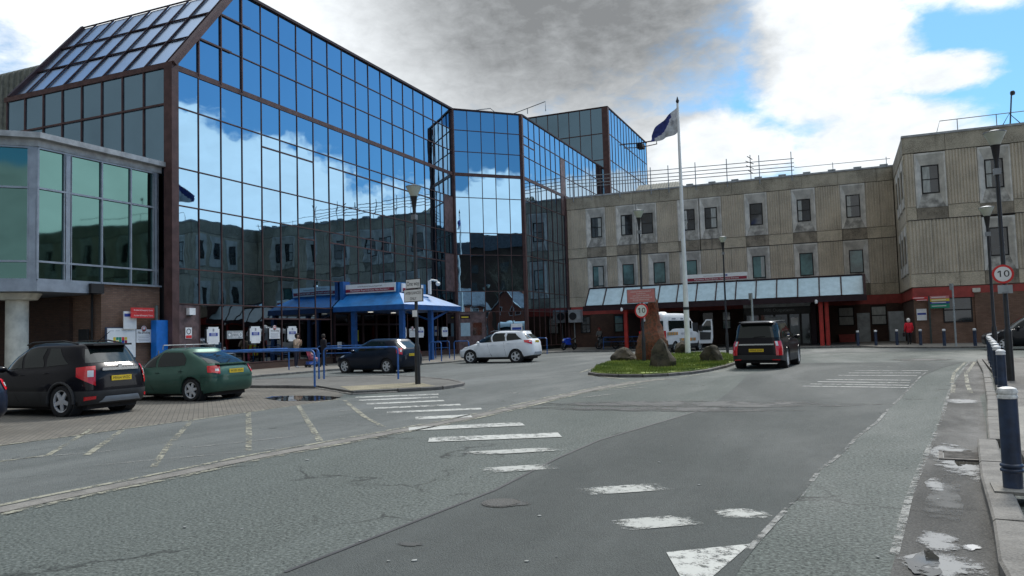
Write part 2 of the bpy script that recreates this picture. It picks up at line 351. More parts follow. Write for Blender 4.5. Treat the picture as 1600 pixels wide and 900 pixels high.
class MB:
    def __init__(s): s.v = []; s.f = []; s.m = []
    def add(s, vs, fs, mi=0):
        k = len(s.v); s.v += [tuple(v) for v in vs]; s.f += [tuple(i+k for i in f) for f in fs]; s.m += [mi]*len(fs); return s
    def box(s, a, b, mi=0):
        x0, y0, z0 = [min(p, q) for p, q in zip(a, b)]; x1, y1, z1 = [max(p, q) for p, q in zip(a, b)]
        return s.add([(x0, y0, z0), (x1, y0, z0), (x1, y1, z0), (x0, y1, z0), (x0, y0, z1), (x1, y0, z1), (x1, y1, z1), (x0, y1, z1)],
              [(0, 3, 2, 1), (4, 5, 6, 7), (0, 1, 5, 4), (1, 2, 6, 5), (2, 3, 7, 6), (3, 0, 4, 7)], mi)
    def bar(s, p, q, w, h, up=(0, 0, 1), mi=0):
        """box of section w (sideways) x h (along up) between two points"""
        p = Vector(p); q = Vector(q); d = (q-p).normalized(); up = Vector(up)
        if abs(d.dot(up)) > .98: up = Vector((0, 1, 0))
        sx = d.cross(up).normalized(); sy = sx.cross(d).normalized()
        vs = [e+sx*(a*w/2)+sy*(b*h/2) for e in (p, q) for a, b in ((-1, -1), (1, -1), (1, 1), (-1, 1))]
        return s.add(vs, [(0, 3, 2, 1), (4, 5, 6, 7), (0, 1, 5, 4), (1, 2, 6, 5), (2, 3, 7, 6), (3, 0, 4, 7)], mi)
    def tube(s, pts, r, n=8, mi=0, cap=True):
        pts = [Vector(p) for p in pts]; rs = r if isinstance(r, (list, tuple)) else [r]*len(pts)
        rings = []; prev = None
        for i, p in enumerate(pts):
            d = (pts[min(i+1, len(pts)-1)]-pts[max(i-1, 0)]).normalized()
            if prev is None:
                a = Vector((0, 0, 1)) if abs(d.z) < .9 else Vector((1, 0, 0)); sx = d.cross(a).normalized()
            else: sx = (prev-d*prev.dot(d)).normalized()
            prev = sx; sy = d.cross(sx)
            rings.append([p+(sx*math.cos(2*PI*k/n)+sy*math.sin(2*PI*k/n))*rs[i] for k in range(n)])
        vs = [v for rg in rings for v in rg]; fs = []
        for i in range(len(rings)-1):
            for k in range(n): fs.append((i*n+k, i*n+(k+1) % n, (i+1)*n+(k+1) % n, (i+1)*n+k))
        if cap: fs.append(tuple(reversed(range(n)))); fs.append(tuple((len(rings)-1)*n+k for k in range(n)))
        return s.add(vs, fs, mi)
    def lathe(s, prof, c=(0, 0, 0), n=16, mi=0, axis='Z', cap=True):
        vs = []; c = Vector(c)
        for r, z in prof:
            for k in range(n):
                a = 2*PI*k/n; p = (r*math.cos(a), r*math.sin(a), z)
                if axis == 'Y': p = (p[0], p[2], p[1])
                if axis == 'X': p = (p[2], p[0], p[1])
                vs.append(c+Vector(p))
        fs = [(i*n+k, i*n+(k+1) % n, (i+1)*n+(k+1) % n, (i+1)*n+k) for i in range(len(prof)-1) for k in range(n)]
        if cap: fs.append(tuple(reversed(range(n)))); fs.append(tuple((len(prof)-1)*n+k for k in range(n)))
        return s.add(vs, fs, mi)
    def prism(s, poly, z0, z1, mi=0, top=None):
        n = len(poly); vs = [(x, y, z0) for x, y in poly]+[(x, y, z1) for x, y in poly]
        fs = [tuple(reversed(range(n))), tuple(range(n, 2*n))]+[(i, (i+1) % n, n+(i+1) % n, n+i) for i in range(n)]
        return s.add(vs, fs, mi)
    def sheet(s, poly, z, mi=0): return s.add([(x, y, z) for x, y in poly], [tuple(range(len(poly)))], mi)
    def build(s, name, mat, parent=None, smooth=False, label=None, kind=None, rawlocal=False, recalc=False):
        me = bpy.data.meshes.new(name)
        vs = s.v
        if parent is not None and not rawlocal:
            im = inv(parent); vs = [tuple(im @ Vector(v)) for v in s.v]
        me.from_pydata(vs, [], s.f)
        for m_ in (mat if isinstance(mat, (list, tuple)) else [mat]): me.materials.append(m_)
        if any(s.m): me.polygons.foreach_set('material_index', s.m)
        if smooth:
            me.polygons.foreach_set('use_smooth', [True]*len(me.polygons))
            if smooth != 'all': me.set_sharp_from_angle(angle=math.radians(smooth if smooth is not True else 40))
        me.update()
        if recalc:
            b = bmesh.new(); b.from_mesh(me); bmesh.ops.recalc_face_normals(b, faces=b.faces); b.to_mesh(me); b.free()
        o = bpy.data.objects.new(name, me); COL.objects.link(o)
        if parent is not None: o.parent = parent
        if label: o['label'] = label
        if kind: o['kind'] = kind
        return o
def pbox(name, a, b, mat, parent, **k): return MB().box(a, b).build(name, mat, parent, **k)
_fonts = {}
def text(name, s, size, mat, origin, xdir, parent, up=(0, 0, 1), align='CENTER', width=None, depth=.004, rawlocal=False, bold=0.0):
    """flat lettering as a mesh; origin = centre of the text, xdir = reading direction"""
    cu = bpy.data.curves.new('lettering', 'FONT'); cu.body = s; cu.size = size; cu.align_x = align; cu.align_y = 'CENTER'; cu.resolution_u = 5 if size > .15 else 2
    cu.offset = 0
    ob = bpy.data.objects.new('lettering', cu); COL.objects.link(ob)
    dg = bpy.context.evaluated_depsgraph_get(); me = bpy.data.meshes.new_from_object(ob.evaluated_get(dg))
    bpy.data.objects.remove(ob); bpy.data.curves.remove(cu)
    X = Vector(xdir).normalized(); Yv = Vector(up).normalized(); Z = X.cross(Yv)
    sx = 1.0
    if width and len(me.vertices):
        xs = [v.co.x for v in me.vertices]; sx = width/(max(xs)-min(xs))
    im = Matrix.Identity(4) if rawlocal or parent is None else inv(parent)
    for v in me.vertices: v.co = im @ (Vector(origin)+X*(v.co.x*sx)+Yv*v.co.y+Z*depth)
    me.materials.clear(); me.materials.append(mat); me.name = name
    o = bpy.data.objects.new(name, me); COL.objects.link(o)
    if parent is not None: o.parent = parent
    return o
_pm = {}
def pane(name, mat, w, h, c, n, parent, jit=.0055, th=.02, thick=None):
    """a glass pane sharing its mesh: centre c, outward horizontal normal n (or tilted), width w, height h"""
    key = (round(w, 3), round(h, 3), mat.name, th)
    if key not in _pm:
        mb = MB().box((-w/2, -th, -h/2), (w/2, 0, h/2)); me = bpy.data.meshes.new(name); me.from_pydata(mb.v, [], mb.f); me.materials.append(mat); me.update(); _pm[key] = me
    o = bpy.data.objects.new(name, _pm[key]); COL.objects.link(o)
    n = Vector(n).normalized(); X = n.cross(Vector((0, 0, 1))).normalized(); Z = X.cross(n)
    rot = Matrix((X, n, Z)).transposed().to_4x4()
    # local +Y is the outward side
    rot = rot @ Euler((R.uniform(-jit, jit), 0, R.uniform(-jit, jit))).to_matrix().to_4x4()
    m_ = Matrix.Translation(c) @ rot
    if parent is not None: o.parent = parent; m_ = inv(parent) @ m_
    o.matrix_local = m_
    return o
# ================= THE SETTING =================
K['rust'] = M('rusty_iron', (.085, .078, .07), rough=.8, var=.3, scale=12)
K['slabgum'] = M('pale_gum', (.26, .27, .26), rough=.9)
def struct(name, poly, z, mat, parent=None):
    o = MB().sheet(poly, z).build(name, mat, parent, kind='structure' if parent is None else None); return o
road = struct('road', [(-900, -300), (900, -300), (900, 1500), (-900, 1500)], 0, K['asph'])
# coarse asphalt is the base; other surfacings are thin sheets on it
struct('patched_road_surface', [(-4.0, 2.0), (-3.5, 4.2), (-3.4, 5.3), (-3.25, 7), (-3.3, 9), (-3.25, 10.6), (-2.5, 15), (-2.6, 20), (-2.9, 26), (-2.0, 34), (4.2, 33.6), (2.9, 29), (1.9, 24.3), (1.45, 21), (1.07, 18.1), (.7, 15.6), (.42, 13.4), (.1, 11.6), (-.05, 10.3), (-.3, 8.9), (-.42, 7.6), (-.56, 6.6), (-.68, 5.3), (-.8, 2)], .004, K['asph_fine'])
struct('old_road_surface', [(-12.6, 2), (-7.55, 2), (-7.4, 6.5), (-7.25, 8.2), (-6.77, 10.5), (-6.35, 14.6), (-6.3, 17.2), (-8, 20.5), (-11, 17.9), (-11.95, 16.5), (-12, 13), (-12.3, 9)], .004, K['asph_old'])
struct('gutter_road_surface', [(.15, 5), (.26, 5.9), (.7, 9.4), (1.08, 12), (1.9, 18.1), (2.44, 21.8), (4.33, 33.6), (4.6, 33.6), (2.9, 20), (2.49, 18.2), (1.9, 13.5), (1.55, 11), (1.1, 7.3), (.75, 5)], .004, K['asph_wet'])
struct('parking_bay_paving', [(-28.4, -4), (-12.9, -4), (-12.6, 2), (-12.35, 9), (-12.05, 13), (-11.95, 16.4), (-12.6, 17.6), (-13.5, 18.6), (-15.2, 20), (-18.1, 20.2), (-28.4, 22.3)], .006, K['paving'])
struct('forecourt_road_surface', [(-11, 18.2), (-6.3, 17.4), (-6.0, 21.9), (-8.6, 27), (-10.2, 34), (-10.2, 41), (-8.4, 47), (-4.8, 41), (-1, 46), (6.1, 45.5), (6.0, 50), (.8, 53), (-8.8, 54.5), (-18.9, 55.5), (-20.2, 52), (-20.2, 38.7), (-20.7, 35.9), (-22.4, 30.6), (-22.7, 22.6), (-16.3, 25.4), (-14.3, 24.6), (-12.2, 22.9), (-10.9, 21.4), (-10.5, 20)], .006, K['asph_old'])

def kerb_run(pts, w=.14, h=.1, L=.9, mat=None, parent=None, name='kerb_stone', z0=0.0, closed=False, gap=.012):
    """individual kerb stones laid along a polyline"""
    mat = mat or K['kerb']; P = [Vector((x, y, 0)) for x, y in pts]
    if closed: P.append(P[0])
    for a, b in zip(P[:-1], P[1:]):
        l = (b-a).length; n = max(1, round(l/L)); d = (b-a)/l; s = Vector((-d.y, d.x, 0))
        for i in range(n):
            p = a+d*(l*i/n+gap/2); q = a+d*(l*(i+1)/n-gap/2); hh = h+R.uniform(-.006, .006)
            poly = [p-s*w/2, q-s*w/2, q+s*w/2, p+s*w/2]; c = .018
            vs = [(v.x, v.y, -.05) for v in poly]+[(v.x, v.y, z0+hh-c) for v in poly]
            pi = [p-s*(w/2-c), q-s*(w/2-c), q+s*(w/2-c), p+s*(w/2-c)]
            vs += [(v.x, v.y, z0+hh) for v in pi]
            fs = [(0, 1, 5, 4), (1, 2, 6, 5), (2, 3, 7, 6), (3, 0, 4, 7), (4, 5, 9, 8), (5, 6, 10, 9), (6, 7, 11, 10), (7, 4, 8, 11), (8, 9, 10, 11)]
            MB().add(vs, fs).build(name, mat, parent)
def raised(name, poly, z, mat):
    return MB().prism(poly, -.2, z).build(name, mat, kind='structure')
# right-hand footway with its kerb
rf = raised('footway', [(1.18, 3.0), (1.32, 5.5), (1.56, 8.4), (1.82, 11), (2.2, 12.6), (2.62, 16.5), (2.8, 18.2), (3.9, 26), (4.75, 33.6), (5.2, 34.3), (14, 34.3), (40, 34.3), (40, -20), (1.0, -20)], .095, K['foot'])
kerb_run([(.83, 3.0), (.90, 5.5), (1.04, 6.6), (1.22, 8.4), (1.55, 11)], w=.21, h=.105, parent=rf)
kerb_run([(1.65, 11.0), (2.0, 13.5), (2.45, 16.5), (2.68, 18.2), (3.75, 26), (4.62, 33.4), (5.1, 34.2)], w=.17, h=.105, parent=rf)
kerb_run([(5.2, 34.3), (14, 34.3)], w=.17, h=.105, parent=rf)
sl_ = MB().sheet([(1.79, 11.0), (2.12, 13.5), (2.33, 15.0), (3.3, 15.5), (3.5, 12.5), (3.2, 10.2), (1.72, 10.1)], .1); sl_.build('pavement_slab', K['slab'], rf)
MB().prism([(1.10, 7.6), (1.46, 7.56), (1.50, 7.98), (1.13, 8.02)], .09, .118).build('bollard_base_slab', K['slab'], rf)
# footway island by the crossing
isl = raised('footway_island', [(-28.3, 22.4), (-18.1, 20.25), (-15.3, 20.05), (-13.5, 18.7), (-12.5, 17.95), (-11.6, 18.75), (-10.75, 19.75), (-10.75, 20.9), (-10.95, 21.4), (-12.2, 22.8), (-14.4, 24.5), (-16.3, 25.3), (-18.5, 24.4), (-20.7, 23.2), (-28.3, 23.0)], .085, K['paving2'])
kerb_run([(-22, 21.05), (-18.1, 20.2), (-15.3, 19.98)], w=.13, h=.1, parent=isl, mat=K['kerb_d'])
kerb_run([(-15.3, 19.98), (-13.5, 18.65), (-12.5, 17.88), (-11.55, 18.7)], w=.13, h=.03, L=.6, parent=isl)
kerb_run([(-11.55, 18.7), (-10.7, 19.7), (-10.68, 20.9), (-10.9, 21.45), (-12.2, 22.9), (-14.4, 24.6), (-16.3, 25.4), (-18.5, 24.5), (-20.7, 23.3)], w=.13, h=.1, L=.7, parent=isl, mat=K['kerb_d'])
ux, uy = .72, .69                      # tactile slabs laid behind the dropped kerb, each with rows of domes
for i in range(5):
    for j in range(6):
        cx = -12.9-i*.41*.69+j*.41*ux*.62+.1; cy = 18.6+i*.41*.8+j*.41*uy*.75
        d = Vector((ux, uy, 0)).normalized(); s_ = Vector((-d.y, d.x, 0)); c = Vector((cx, cy, 0))
        c = Vector((-12.75, 18.45, 0))+d*(j*.41)+s_*(i*.41)
        mb = MB(); q = [c+d*a*.2+s_*b*.2 for a, b in ((-1, -1), (1, -1), (1, 1), (-1, 1))]
        mb.prism([(v.x, v.y) for v in q], .08, .092)
        for k in range(5):
            o_ = c+d*(-.15+.075*k); mb.bar(o_-s_*.17+Vector((0, 0, .094)), o_+s_*.17+Vector((0, 0, .094)), .03, .008)
        mb.build('tactile_slab', K['tactile'], isl)
# pavement along the glass block and round to the outpatients entrance
pav = raised('pavement', [(-28.6, 20), (-28.6, 60), (-24, 72), (6, 72), (40, 72), (40, 53.0), (10, 53.0), (7.2, 50.2), (5.2, 50.2), (2.4, 53.0), (.5, 56.2), (-8.8, 55.6), (-19.4, 56.6), (-20.7, 53.5), (-20.6, 38.9), (-21.1, 35.9), (-22.9, 30.6), (-23.2, 25.2), (-24.6, 24.2)], .09, K['slabpave'])
kerb_run([(-23.2, 25.3), (-22.85, 30.6), (-21.05, 35.9), (-20.55, 38.9), (-20.65, 53.5), (-19.3, 56.55), (-8.8, 55.55), (.5, 56.15), (2.4, 52.9), (5.2, 50.1), (7.2, 50.1), (10, 52.9), (30, 52.9)], w=.15, h=.1, L=1.0, parent=pav)
# grass island
ISL = [(-8.72, 28.0), (-8.35, 26.4), (-7.75, 25.55), (-6.9, 25.0), (-6.1, 24.95), (-5.4, 25.45), (-4.85, 26.5), (-4.5, 27.9), (-4.25, 30.5), (-4.2, 33.2), (-4.6, 37.5), (-5.2, 41), (-6.2, 44.5), (-7.4, 46.3), (-8.6, 46.2), (-9.5, 43.5), (-9.95, 39.7), (-9.95, 34.3), (-9.4, 30.5)]
gi = raised('traffic_island', ISL, .06, K['soil'])
kerb_run(ISL, w=.13, h=.1, L=.6, parent=gi, mat=K['kerb_d'], closed=True)

# ---- markings: children of the road ----
def mark(poly, mat='wline', name='road_marking', z=.010): return MB().sheet(poly, z).build(name, K[mat], road)
def stroke(a, b, w, mat='wline', name='road_marking', z=.010):
    a = Vector(a+(0,)); b = Vector(b+(0,)); d = (b-a).normalized(); s_ = Vector((-d.y, d.x, 0))*w/2
    return mark([(a-s_)[:2], (b-s_)[:2], (b+s_)[:2], (a+s_)[:2]], mat, name, z)
Z_ = [((-11.75, 16.85), (-10.1, 17.95)), ((-10.55, 15.5), (-8.95, 16.5)), ((-9.6, 14.45), (-8.0, 15.35)), ((-8.75, 13.6), (-7.1, 14.35)), ((-8.05, 12.85), (-6.55, 13.55)), ((-7.3, 12.15), (-5.85, 12.85))]
Z_ = [((-11.75, 16.95), (-9.9, 18.05)), ((-11.1, 16.15), (-9.45, 17.2)), ((-10.3, 15.3), (-8.8, 16.3)), ((-9.5, 14.4), (-7.9, 15.4)), ((-8.7, 13.65), (-7.0, 14.6))]
for a, b in Z_: stroke(a, b, .36, 'wline', 'zebra_stripe')
for a, b, m_ in (((-7.5, 12.75), (-6.6, 13.3), 'wline'), ((-6.75, 11.25), (-5.1, 12.25), 'wline'), ((-5.75, 10.15), (-4.0, 11.05), 'wline'), ((-4.75, 8.95), (-3.35, 9.85), 'wline_h'), ((-3.9, 7.95), (-3.0, 8.55), 'wline_h'), ((-2.5, 7.1), (-1.6, 7.7), 'wline_h'), ((-1.75, 6.0), (-1.1, 6.45), 'wline_h'), ((-1.1, 6.65), (-.6, 6.75), 'wline_h')):
    stroke(a, b, .50 if m_ == 'wline' else .34, m_, 'zebra_stripe')
mark([(-1.2, 5.40), (-.68, 5.78), (-.88, 4.6), (-.95, 4.75)], 'wline', 'give_way_triangle')
for i, (a, b) in enumerate([((-1.0, 21.0), (1.35, 20.5)), ((-.85, 21.75), (1.42, 21.25)), ((-.7, 22.6), (1.5, 22.1)), ((-.5, 23.5), (1.6, 23.1)), ((-.2, 25.4), (1.9, 25.1)), ((.1, 26.6), (2.1, 26.4)), ((.3, 27.8), (2.4, 27.6))]): stroke(a, b, .16, 'wline', 'rumble_stripe')
CW = [(2.3, 27), (1.9, 24.3), (1.45, 21), (1.07, 18.1), (.7, 15.6), (.42, 13.4), (.1, 11.6), (-.05, 10.3), (-.3, 8.9), (-.42, 7.6), (-.56, 6.6), (-.68, 5.6)]
for a, b in zip(CW[:-1], CW[1:]): stroke(a, b, .05, 'crackline', 'joint_line', .009)
GL = [(4.3, 33.4), (2.9, 25), (2.42, 21.8), (1.9, 18.1), (1.5, 15), (1.08, 12), (.7, 9.4), (.45, 7.6), (.24, 5.8)]
for a, b in zip(GL[:-1], GL[1:]): stroke(a, b, .06, 'crackline', 'joint_line', .009)
for off in (0.0, .42):
    for a, b in (((4.15, 33.2), (3.0, 26.5)), ((3.0, 26.5), (2.42, 22.0)), ((2.4, 21.5), (2.1, 19.0))): stroke((a[0]+off*.7, a[1]), (b[0]+off*.8, b[1]), .09, 'yline', 'double_yellow_line')
stroke((4.2, 33.3), (4.6, 33.35), .12, 'yline', 'double_yellow_line')
TJ = [(-3.5, 4.2), (-3.4, 5.3), (-3.25, 7), (-3.3, 9), (-3.25, 10.6), (-2.5, 15)]
for a, b in zip(TJ[:-1], TJ[1:]): stroke(a, b, .035, 'crackline' if 0 else 'tar', 'tar_joint', .009)
# concrete drainage channel with yellow line beside it
CH = [(-7.55, 3), (-7.48, 5.5), (-7.35, 6.8), (-7.27, 8.2), (-6.9, 10.3), (-6.55, 12.5), (-6.4, 14.6), (-6.35, 17.3), (-6.1, 20.5), (-5.75, 22.6), (-5.1, 24.2)]
def off(p, dx): return (p[0]+dx, p[1])
for a, b in zip(CH[:-1], CH[1:]):
    mark([off(a, -.13), off(b, -.13), off(b, .13), off(a, .13)], 'kerb', 'drainage_channel', .008)
    if 1: mark([off(a, .16), off(b, .16), off(b, .27), off(a, .27)], 'yline', 'yellow_edge_line', .010)
    mark([off(a, -.27), off(b, -.27), off(b, -.17), off(a, -.17)], 'yline', 'yellow_edge_line', .010)
YT = [(-12.45, 8.15), (-12.3, 8.9), (-12.25, 10.3), (-12.05, 11.8), (-11.97, 13.5), (-11.9, 16.5)]
for a, b in zip(YT[:-1], YT[1:]): stroke(a, b, .1, 'yline', 'yellow_edge_line')
for (px, a, b) in ((0, (-12.2, 9.1), (-11.0, 8.3)), (0, (-12.05, 11.7), (-9.6, 10.3)), (0, (-11.95, 13.5), (-8.9, 11.9)), (0, (-11.9, 15.0), (-8.2, 12.9)), (0, (-11.85, 16.2), (-7.5, 13.7)), (0, (-12.3, 9.9), (-10.4, 8.9)), (0, (-12.1, 10.3), (-7.5, 9.4)), (0, (-12.0, 14.0), (-7.2, 11.0))):
    pass
def Gp(x, y):
    d = _f*1204.1+_r2*(x-800)-_u2*(y-450); k = -1.55/d.z; return (d.x*k, d.y*k)
for a, b, w_ in (((143, 671), (75, 712), .10), ((75, 712), (0, 722), .1), ((192, 672), (135, 712), .12), ((300, 657), (262, 698), .12), ((262, 698), (240, 730), .1), ((388, 644), (389, 682), .12), ((389, 682), (388, 705), .1), ((466, 634), (500, 690), .12), ((538, 626), (570, 652), .12), ((570, 652), (600, 668), .1), ((790-0, 0), (0, 0), 0)):
    if w_: stroke(Gp(*a), Gp(*b), w_*.85, 'yline', 'yellow_hatch_line')
for a, b in (((150, 728), (560, 690)), ((0, 720), (230, 700)), ((430, 650), (570, 640)), ((300, 700), (520, 676)), ((490, 654), (560, 650))): stroke(Gp(*a), Gp(*b), .07, 'crackline', 'joint_line')
for a, b in (((398, 591), (524, 580)), ((524, 580), (660, 571.5)), ((660, 571.5), (712, 567)), ((905, 583), (935, 572)), ((910, 586), (990, 594)), ((990, 594), (1060, 593)), ((1060, 590), (1150, 577)), ((1150, 577), (1205, 570)), ((1010, 600), (905, 615)), ((895, 552), (960, 550)), ((1300, 547), (1390, 548)), ((1490, 548), (1540, 547))): stroke(Gp(*a), Gp(*b), .11, 'yline', 'yellow_edge_line')
for a, b in (((715, 606), (735, 610)), ((790, 612), (812, 616)), ((860, 608), (905, 606)), ((950, 610), (1010, 606)), ((905, 622), (960, 616)), ((790, 592), (830, 590)), ((1300, 566), (1400, 568)), ((1340, 572), (1430, 575))): stroke(Gp(*a), Gp(*b), .12, 'crackline', 'joint_line')
# puddles
water = puddle_mat('standing_water')
def puddle(name, pts, label): 
    o = MB().sheet([Gp(*p) for p in pts], .014).build(name, water, kind='structure'); return o
def blobpoly(px, py, rx, ry, seed, n=36, z=0.014, name='puddle', mat=None, parent=None, kind='structure'):
    RB = random.Random(seed); ph = [RB.uniform(0, 6.28) for _ in range(4)]; P = []
    for i in range(n):
        a = 2*PI*i/n; k = 1+.16*math.sin(2*a+ph[0])+.13*math.sin(3*a+ph[1])+.09*math.sin(5*a+ph[2])+.06*math.sin(9*a+ph[3])
        P.append(Gp(px+rx*k*math.cos(a), py+ry*k*math.sin(a)))
    return MB().sheet(P, z).build(name, mat or water, parent, kind=kind)
puddle('puddle', [(412, 623), (425, 620), (455, 619), (500, 619), (533, 621), (520, 625), (490, 627), (440, 627)], '')
blobpoly(1512, 718, 19, 13, 4); blobpoly(1445, 884, 30, 17, 6); blobpoly(1518, 857, 20, 5, 29, z=.011, name='silt_stain', mat=worn_mat('silt_stain', (.42, .42, .42), None, .46, 6.5, .10, True), parent=road, kind=None)
wetm = worn_mat('silt_stain', (.20, .205, .205), None, .51, 6.5, .10, True)
for k, (px, py, rx, ry) in enumerate(((1495, 722, 42, 34), (1480, 885, 70, 26), (1500, 628, 38, 4), (1470, 850, 45, 18), (1462, 760, 22, 12))): blobpoly(px, py, rx, ry, 20+k, z=.011, name='silt_stain', mat=wetm, parent=road, kind=None)
dmk = worn_mat('oil_and_damp_stain', (.038, .041, .040), None, .50, 2.2, .2, True)
for k, (px, py, rx, ry) in enumerate(((1475, 790, 30, 50), (785, 788, 40, 7), (1100, 632, 330, 5), (1050, 640, 250, 4), (1440, 562, 50, 3), (640, 852, 22, 4))): blobpoly(px, py, rx, ry, 40+k, z=.0095, name='damp_stain', mat=dmk, parent=road, kind=None)
chipm = K['wline']
RC = random.Random(12)
for k in range(42):      # litter, gum and chips of paint lying on the tarmac
    px, py = RC.uniform(250, 1500), RC.uniform(640, 895); c = Gp(px, py); r_ = RC.uniform(.006, .017)*(1.6 if k % 9 == 0 else 1); n_ = 6
    MB().prism([(c[0]+r_*RC.uniform(.6, 1.2)*math.cos(2*PI*i/n_), c[1]+r_*RC.uniform(.6, 1.2)*math.sin(2*PI*i/n_)) for i in range(n_)], .006, .0125).build('gum_spot', K['slabgum'], road)
dg_ = thing('drain_grate', 'rusty rectangular drain grate in the wet gutter beside the right kerb', 'drain', Gp(1505, 715)+(0.012,), -.1)
mb = MB(); mb.box((-.24, -.3, 0), (-.2, .3, .014)); mb.box((.2, -.3, 0), (.24, .3, .014)); mb.box((-.2, -.3, 0), (.2, -.26, .014)); mb.box((-.2, .26, 0), (.2, .3, .014))
mb.build('grate_frame', K['rust'], dg_, rawlocal=True)
for i in range(7): MB().box((-.19, -.24+i*.075, 0), (.19, -.205+i*.075, .012)).build('grate_bar', K['rust'], dg_, rawlocal=True)
mh = thing('manhole_cover', 'small round iron cover sunk in the dark road patch', 'manhole cover', Gp(783, 787)+(0.008,))
MB().lathe([(.16, 0), (.16, .006), (.14, .008), (.0, .008)], n=20).build('cover_disc', K['asph_wet'], mh, rawlocal=True)
MB().lathe([(.18, 0), (.18, .003), (.16, .003), (.16, 0)], n=20).build('cover_rim', K['asph_wet'], mh, rawlocal=True)

# ================= GLASS BLOCKS =================
ROWS = [.45, 3.35, 4.98, 7.9, 9.66, 12.5, 14.35, 16.2, 17.93, 19.55]
def facade(th, P0, d, mods, rows, mat_of, n, bar=.052, proud=.026, skip=lambda i, j: False, strips=None, brown=lambda i, j: False, tband=(14.35,)):
    """curtain wall: P0 (x,y) start, d unit dir, mods = list of positions along d, rows = z list"""
    P0 = Vector(P0+(0,)); d = Vector(d+(0,)).normalized(); n = Vector(n+(0,)).normalized()
    at = lambda s, z, o=0: P0+d*s+Vector((0, 0, z))+n*o
    for i in range(len(mods)-1):
        for j in range(len(rows)-1):
            if skip(i, j): continue
            w_ = mods[i+1]-mods[i]; z0, z1 = rows[j], rows[j+1]
            if brown(i, j):
                pane('infill_panel', K['mauve'], w_-.06, z1-z0-.06, at((mods[i]+mods[i+1])/2, (z0+z1)/2, .03), n, th, jit=0); continue
            st = strips(i, j) if strips else None
            zs = [z0]+(st or [])+[z1]
            for k in range(len(zs)-1):
                pane('glass_pane', mat_of(i, j), w_-.05, zs[k+1]-zs[k]-.05, at((mods[i]+mods[i+1])/2, (zs[k]+zs[k+1])/2), n, th)
            for z in st or []:
                MB().bar(at(mods[i]+.04, z, proud*.6), at(mods[i+1]-.04, z, proud*.6), proud*2, .075).build('vent_rail', K['maroon'], th)
    # mullions and transoms
    for i, s in enumerate(mods):
        js = [j for j in range(len(rows)-1) if not (skip(i, j) if i < len(mods)-1 else True) or not (skip(i-1, j) if i > 0 else True)]
        if not js: continue
        MB().bar(at(s, rows[js[0]], proud*.5), at(s, rows[js[-1]+1], proud*.5), bar*.8, proud*2.2, up=n).build('mullion', K['maroon'], th)
    for j, z in enumerate(rows):
        ii = [i for i in range(len(mods)-1) if (j < len(rows)-1 and not skip(i, j)) or (j > 0 and not skip(i, j-1))]
        if not ii: continue
        h_ = .26 if z in tband else bar
        MB().bar(at(mods[ii[0]], z, proud*.5+.006), at(mods[ii[-1]+1], z, proud*.5+.006), proud*2.2, h_).build('band' if z in tband else 'transom', K['maroon'], th)

# --- main block (wall A along +Y at x=-27.9, end wall at y=26.1, raked glass roof) ---
A = thing('glass_hospital_block', 'long mirror glass building with a raked glass roof, behind the parked cars', 'building', (-27.9, 26.1, 0))
modsA = [0.12]+[0.1+1.456*k for k in range(1, 20)]; modsA[-1] = 27.82
SL = 1.26     # roof rise per metre
def zroof(y): return min(19.55, 14.45+(y)*SL)
# ordinary cells: those fully under the rake
def skA(i, j):
    if j == 0 and i == 0: return True
    if j == 0 and 8 <= i <= 12: return True
    return ROWS[j] >= 14.3 and zroof(modsA[i])+.01 < ROWS[j+1]
def stripA(i, j):
    if j == 4 and (i in (4, 5, 6) or i >= 8): return [11.85]
    if j == 2 and (i == 6 or 8 <= i <= 17): return [7.27]
    if j == 0 and 4 <= i <= 7: return [2.7]
    return None
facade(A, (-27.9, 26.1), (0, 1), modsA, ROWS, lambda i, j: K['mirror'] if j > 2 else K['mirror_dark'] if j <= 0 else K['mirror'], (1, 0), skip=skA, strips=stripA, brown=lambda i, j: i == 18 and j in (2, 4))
# triangular panes under the rake and the mullions that rise to it
for i in range(4):
    y0, y1 = modsA[i], modsA[i+1]
    for j in range(6, 9):
        z0, z1 = ROWS[j], ROWS[j+1]
        if not skA(i, j): continue
        if j == 6 or True:
            poly = []
            # clip rect with z < 14.45+y*SL (minus rake thickness)
            zr = lambda y: 14.45+y*SL-.18
            pts = [(y0, z0), (y1, z0), (y1, z1), (y0, z1)]; out = []
            for a, b in zip(pts, pts[1:]+pts[:1]):
                ia, ib = a[1] <= zr(a[0]), b[1] <= zr(b[0])
                if ia: out.append(a)
                if ia != ib:
                    fa, fb = zr(a[0])-a[1], zr(b[0])-b[1]; k = fa/(fa-fb); out.append((a[0]+(b[0]-a[0])*k, a[1]+(b[1]-a[1])*k))
            if len(out) >= 3:
                mb = MB(); X0 = -27.9; n_ = len(out)
                mb.add([(X0, 26.1+y, z) for y, z in out]+[(X0-.03, 26.1+y, z) for y, z in out], [tuple(range(n_)), tuple(reversed(range(n_, 2*n_)))]+[(q, n_+q, n_+(q+1) % n_, (q+1) % n_) for q in range(n_)])
                mb.build('glass_pane', K['mirror'], A, recalc=True)
    if i: MB().bar((-27.87, 26.1+y0, 14.35), (-27.87, 26.1+y0, 14.45+y0*SL-.1), .07, .11, up=(1, 0, 0)).build('mullion', K['maroon'], A)
for z in (16.2, 17.93): MB().bar((-27.86, 26.1+(z-14.3)/SL, z), (-27.86, 26.1+(z-14.3)/SL+2.2, z), .11, .085).build('transom', K['maroon'], A)
MB().bar((-27.78, 26.0, 14.42), (-27.78, 30.2, 19.68), .36, .26).build('rake_beam', K['maroon'], A)
MB().box((-28.22, 25.9, 0), (-27.72, 26.3, 14.5)).build('corner_column', K['maroon'], A)
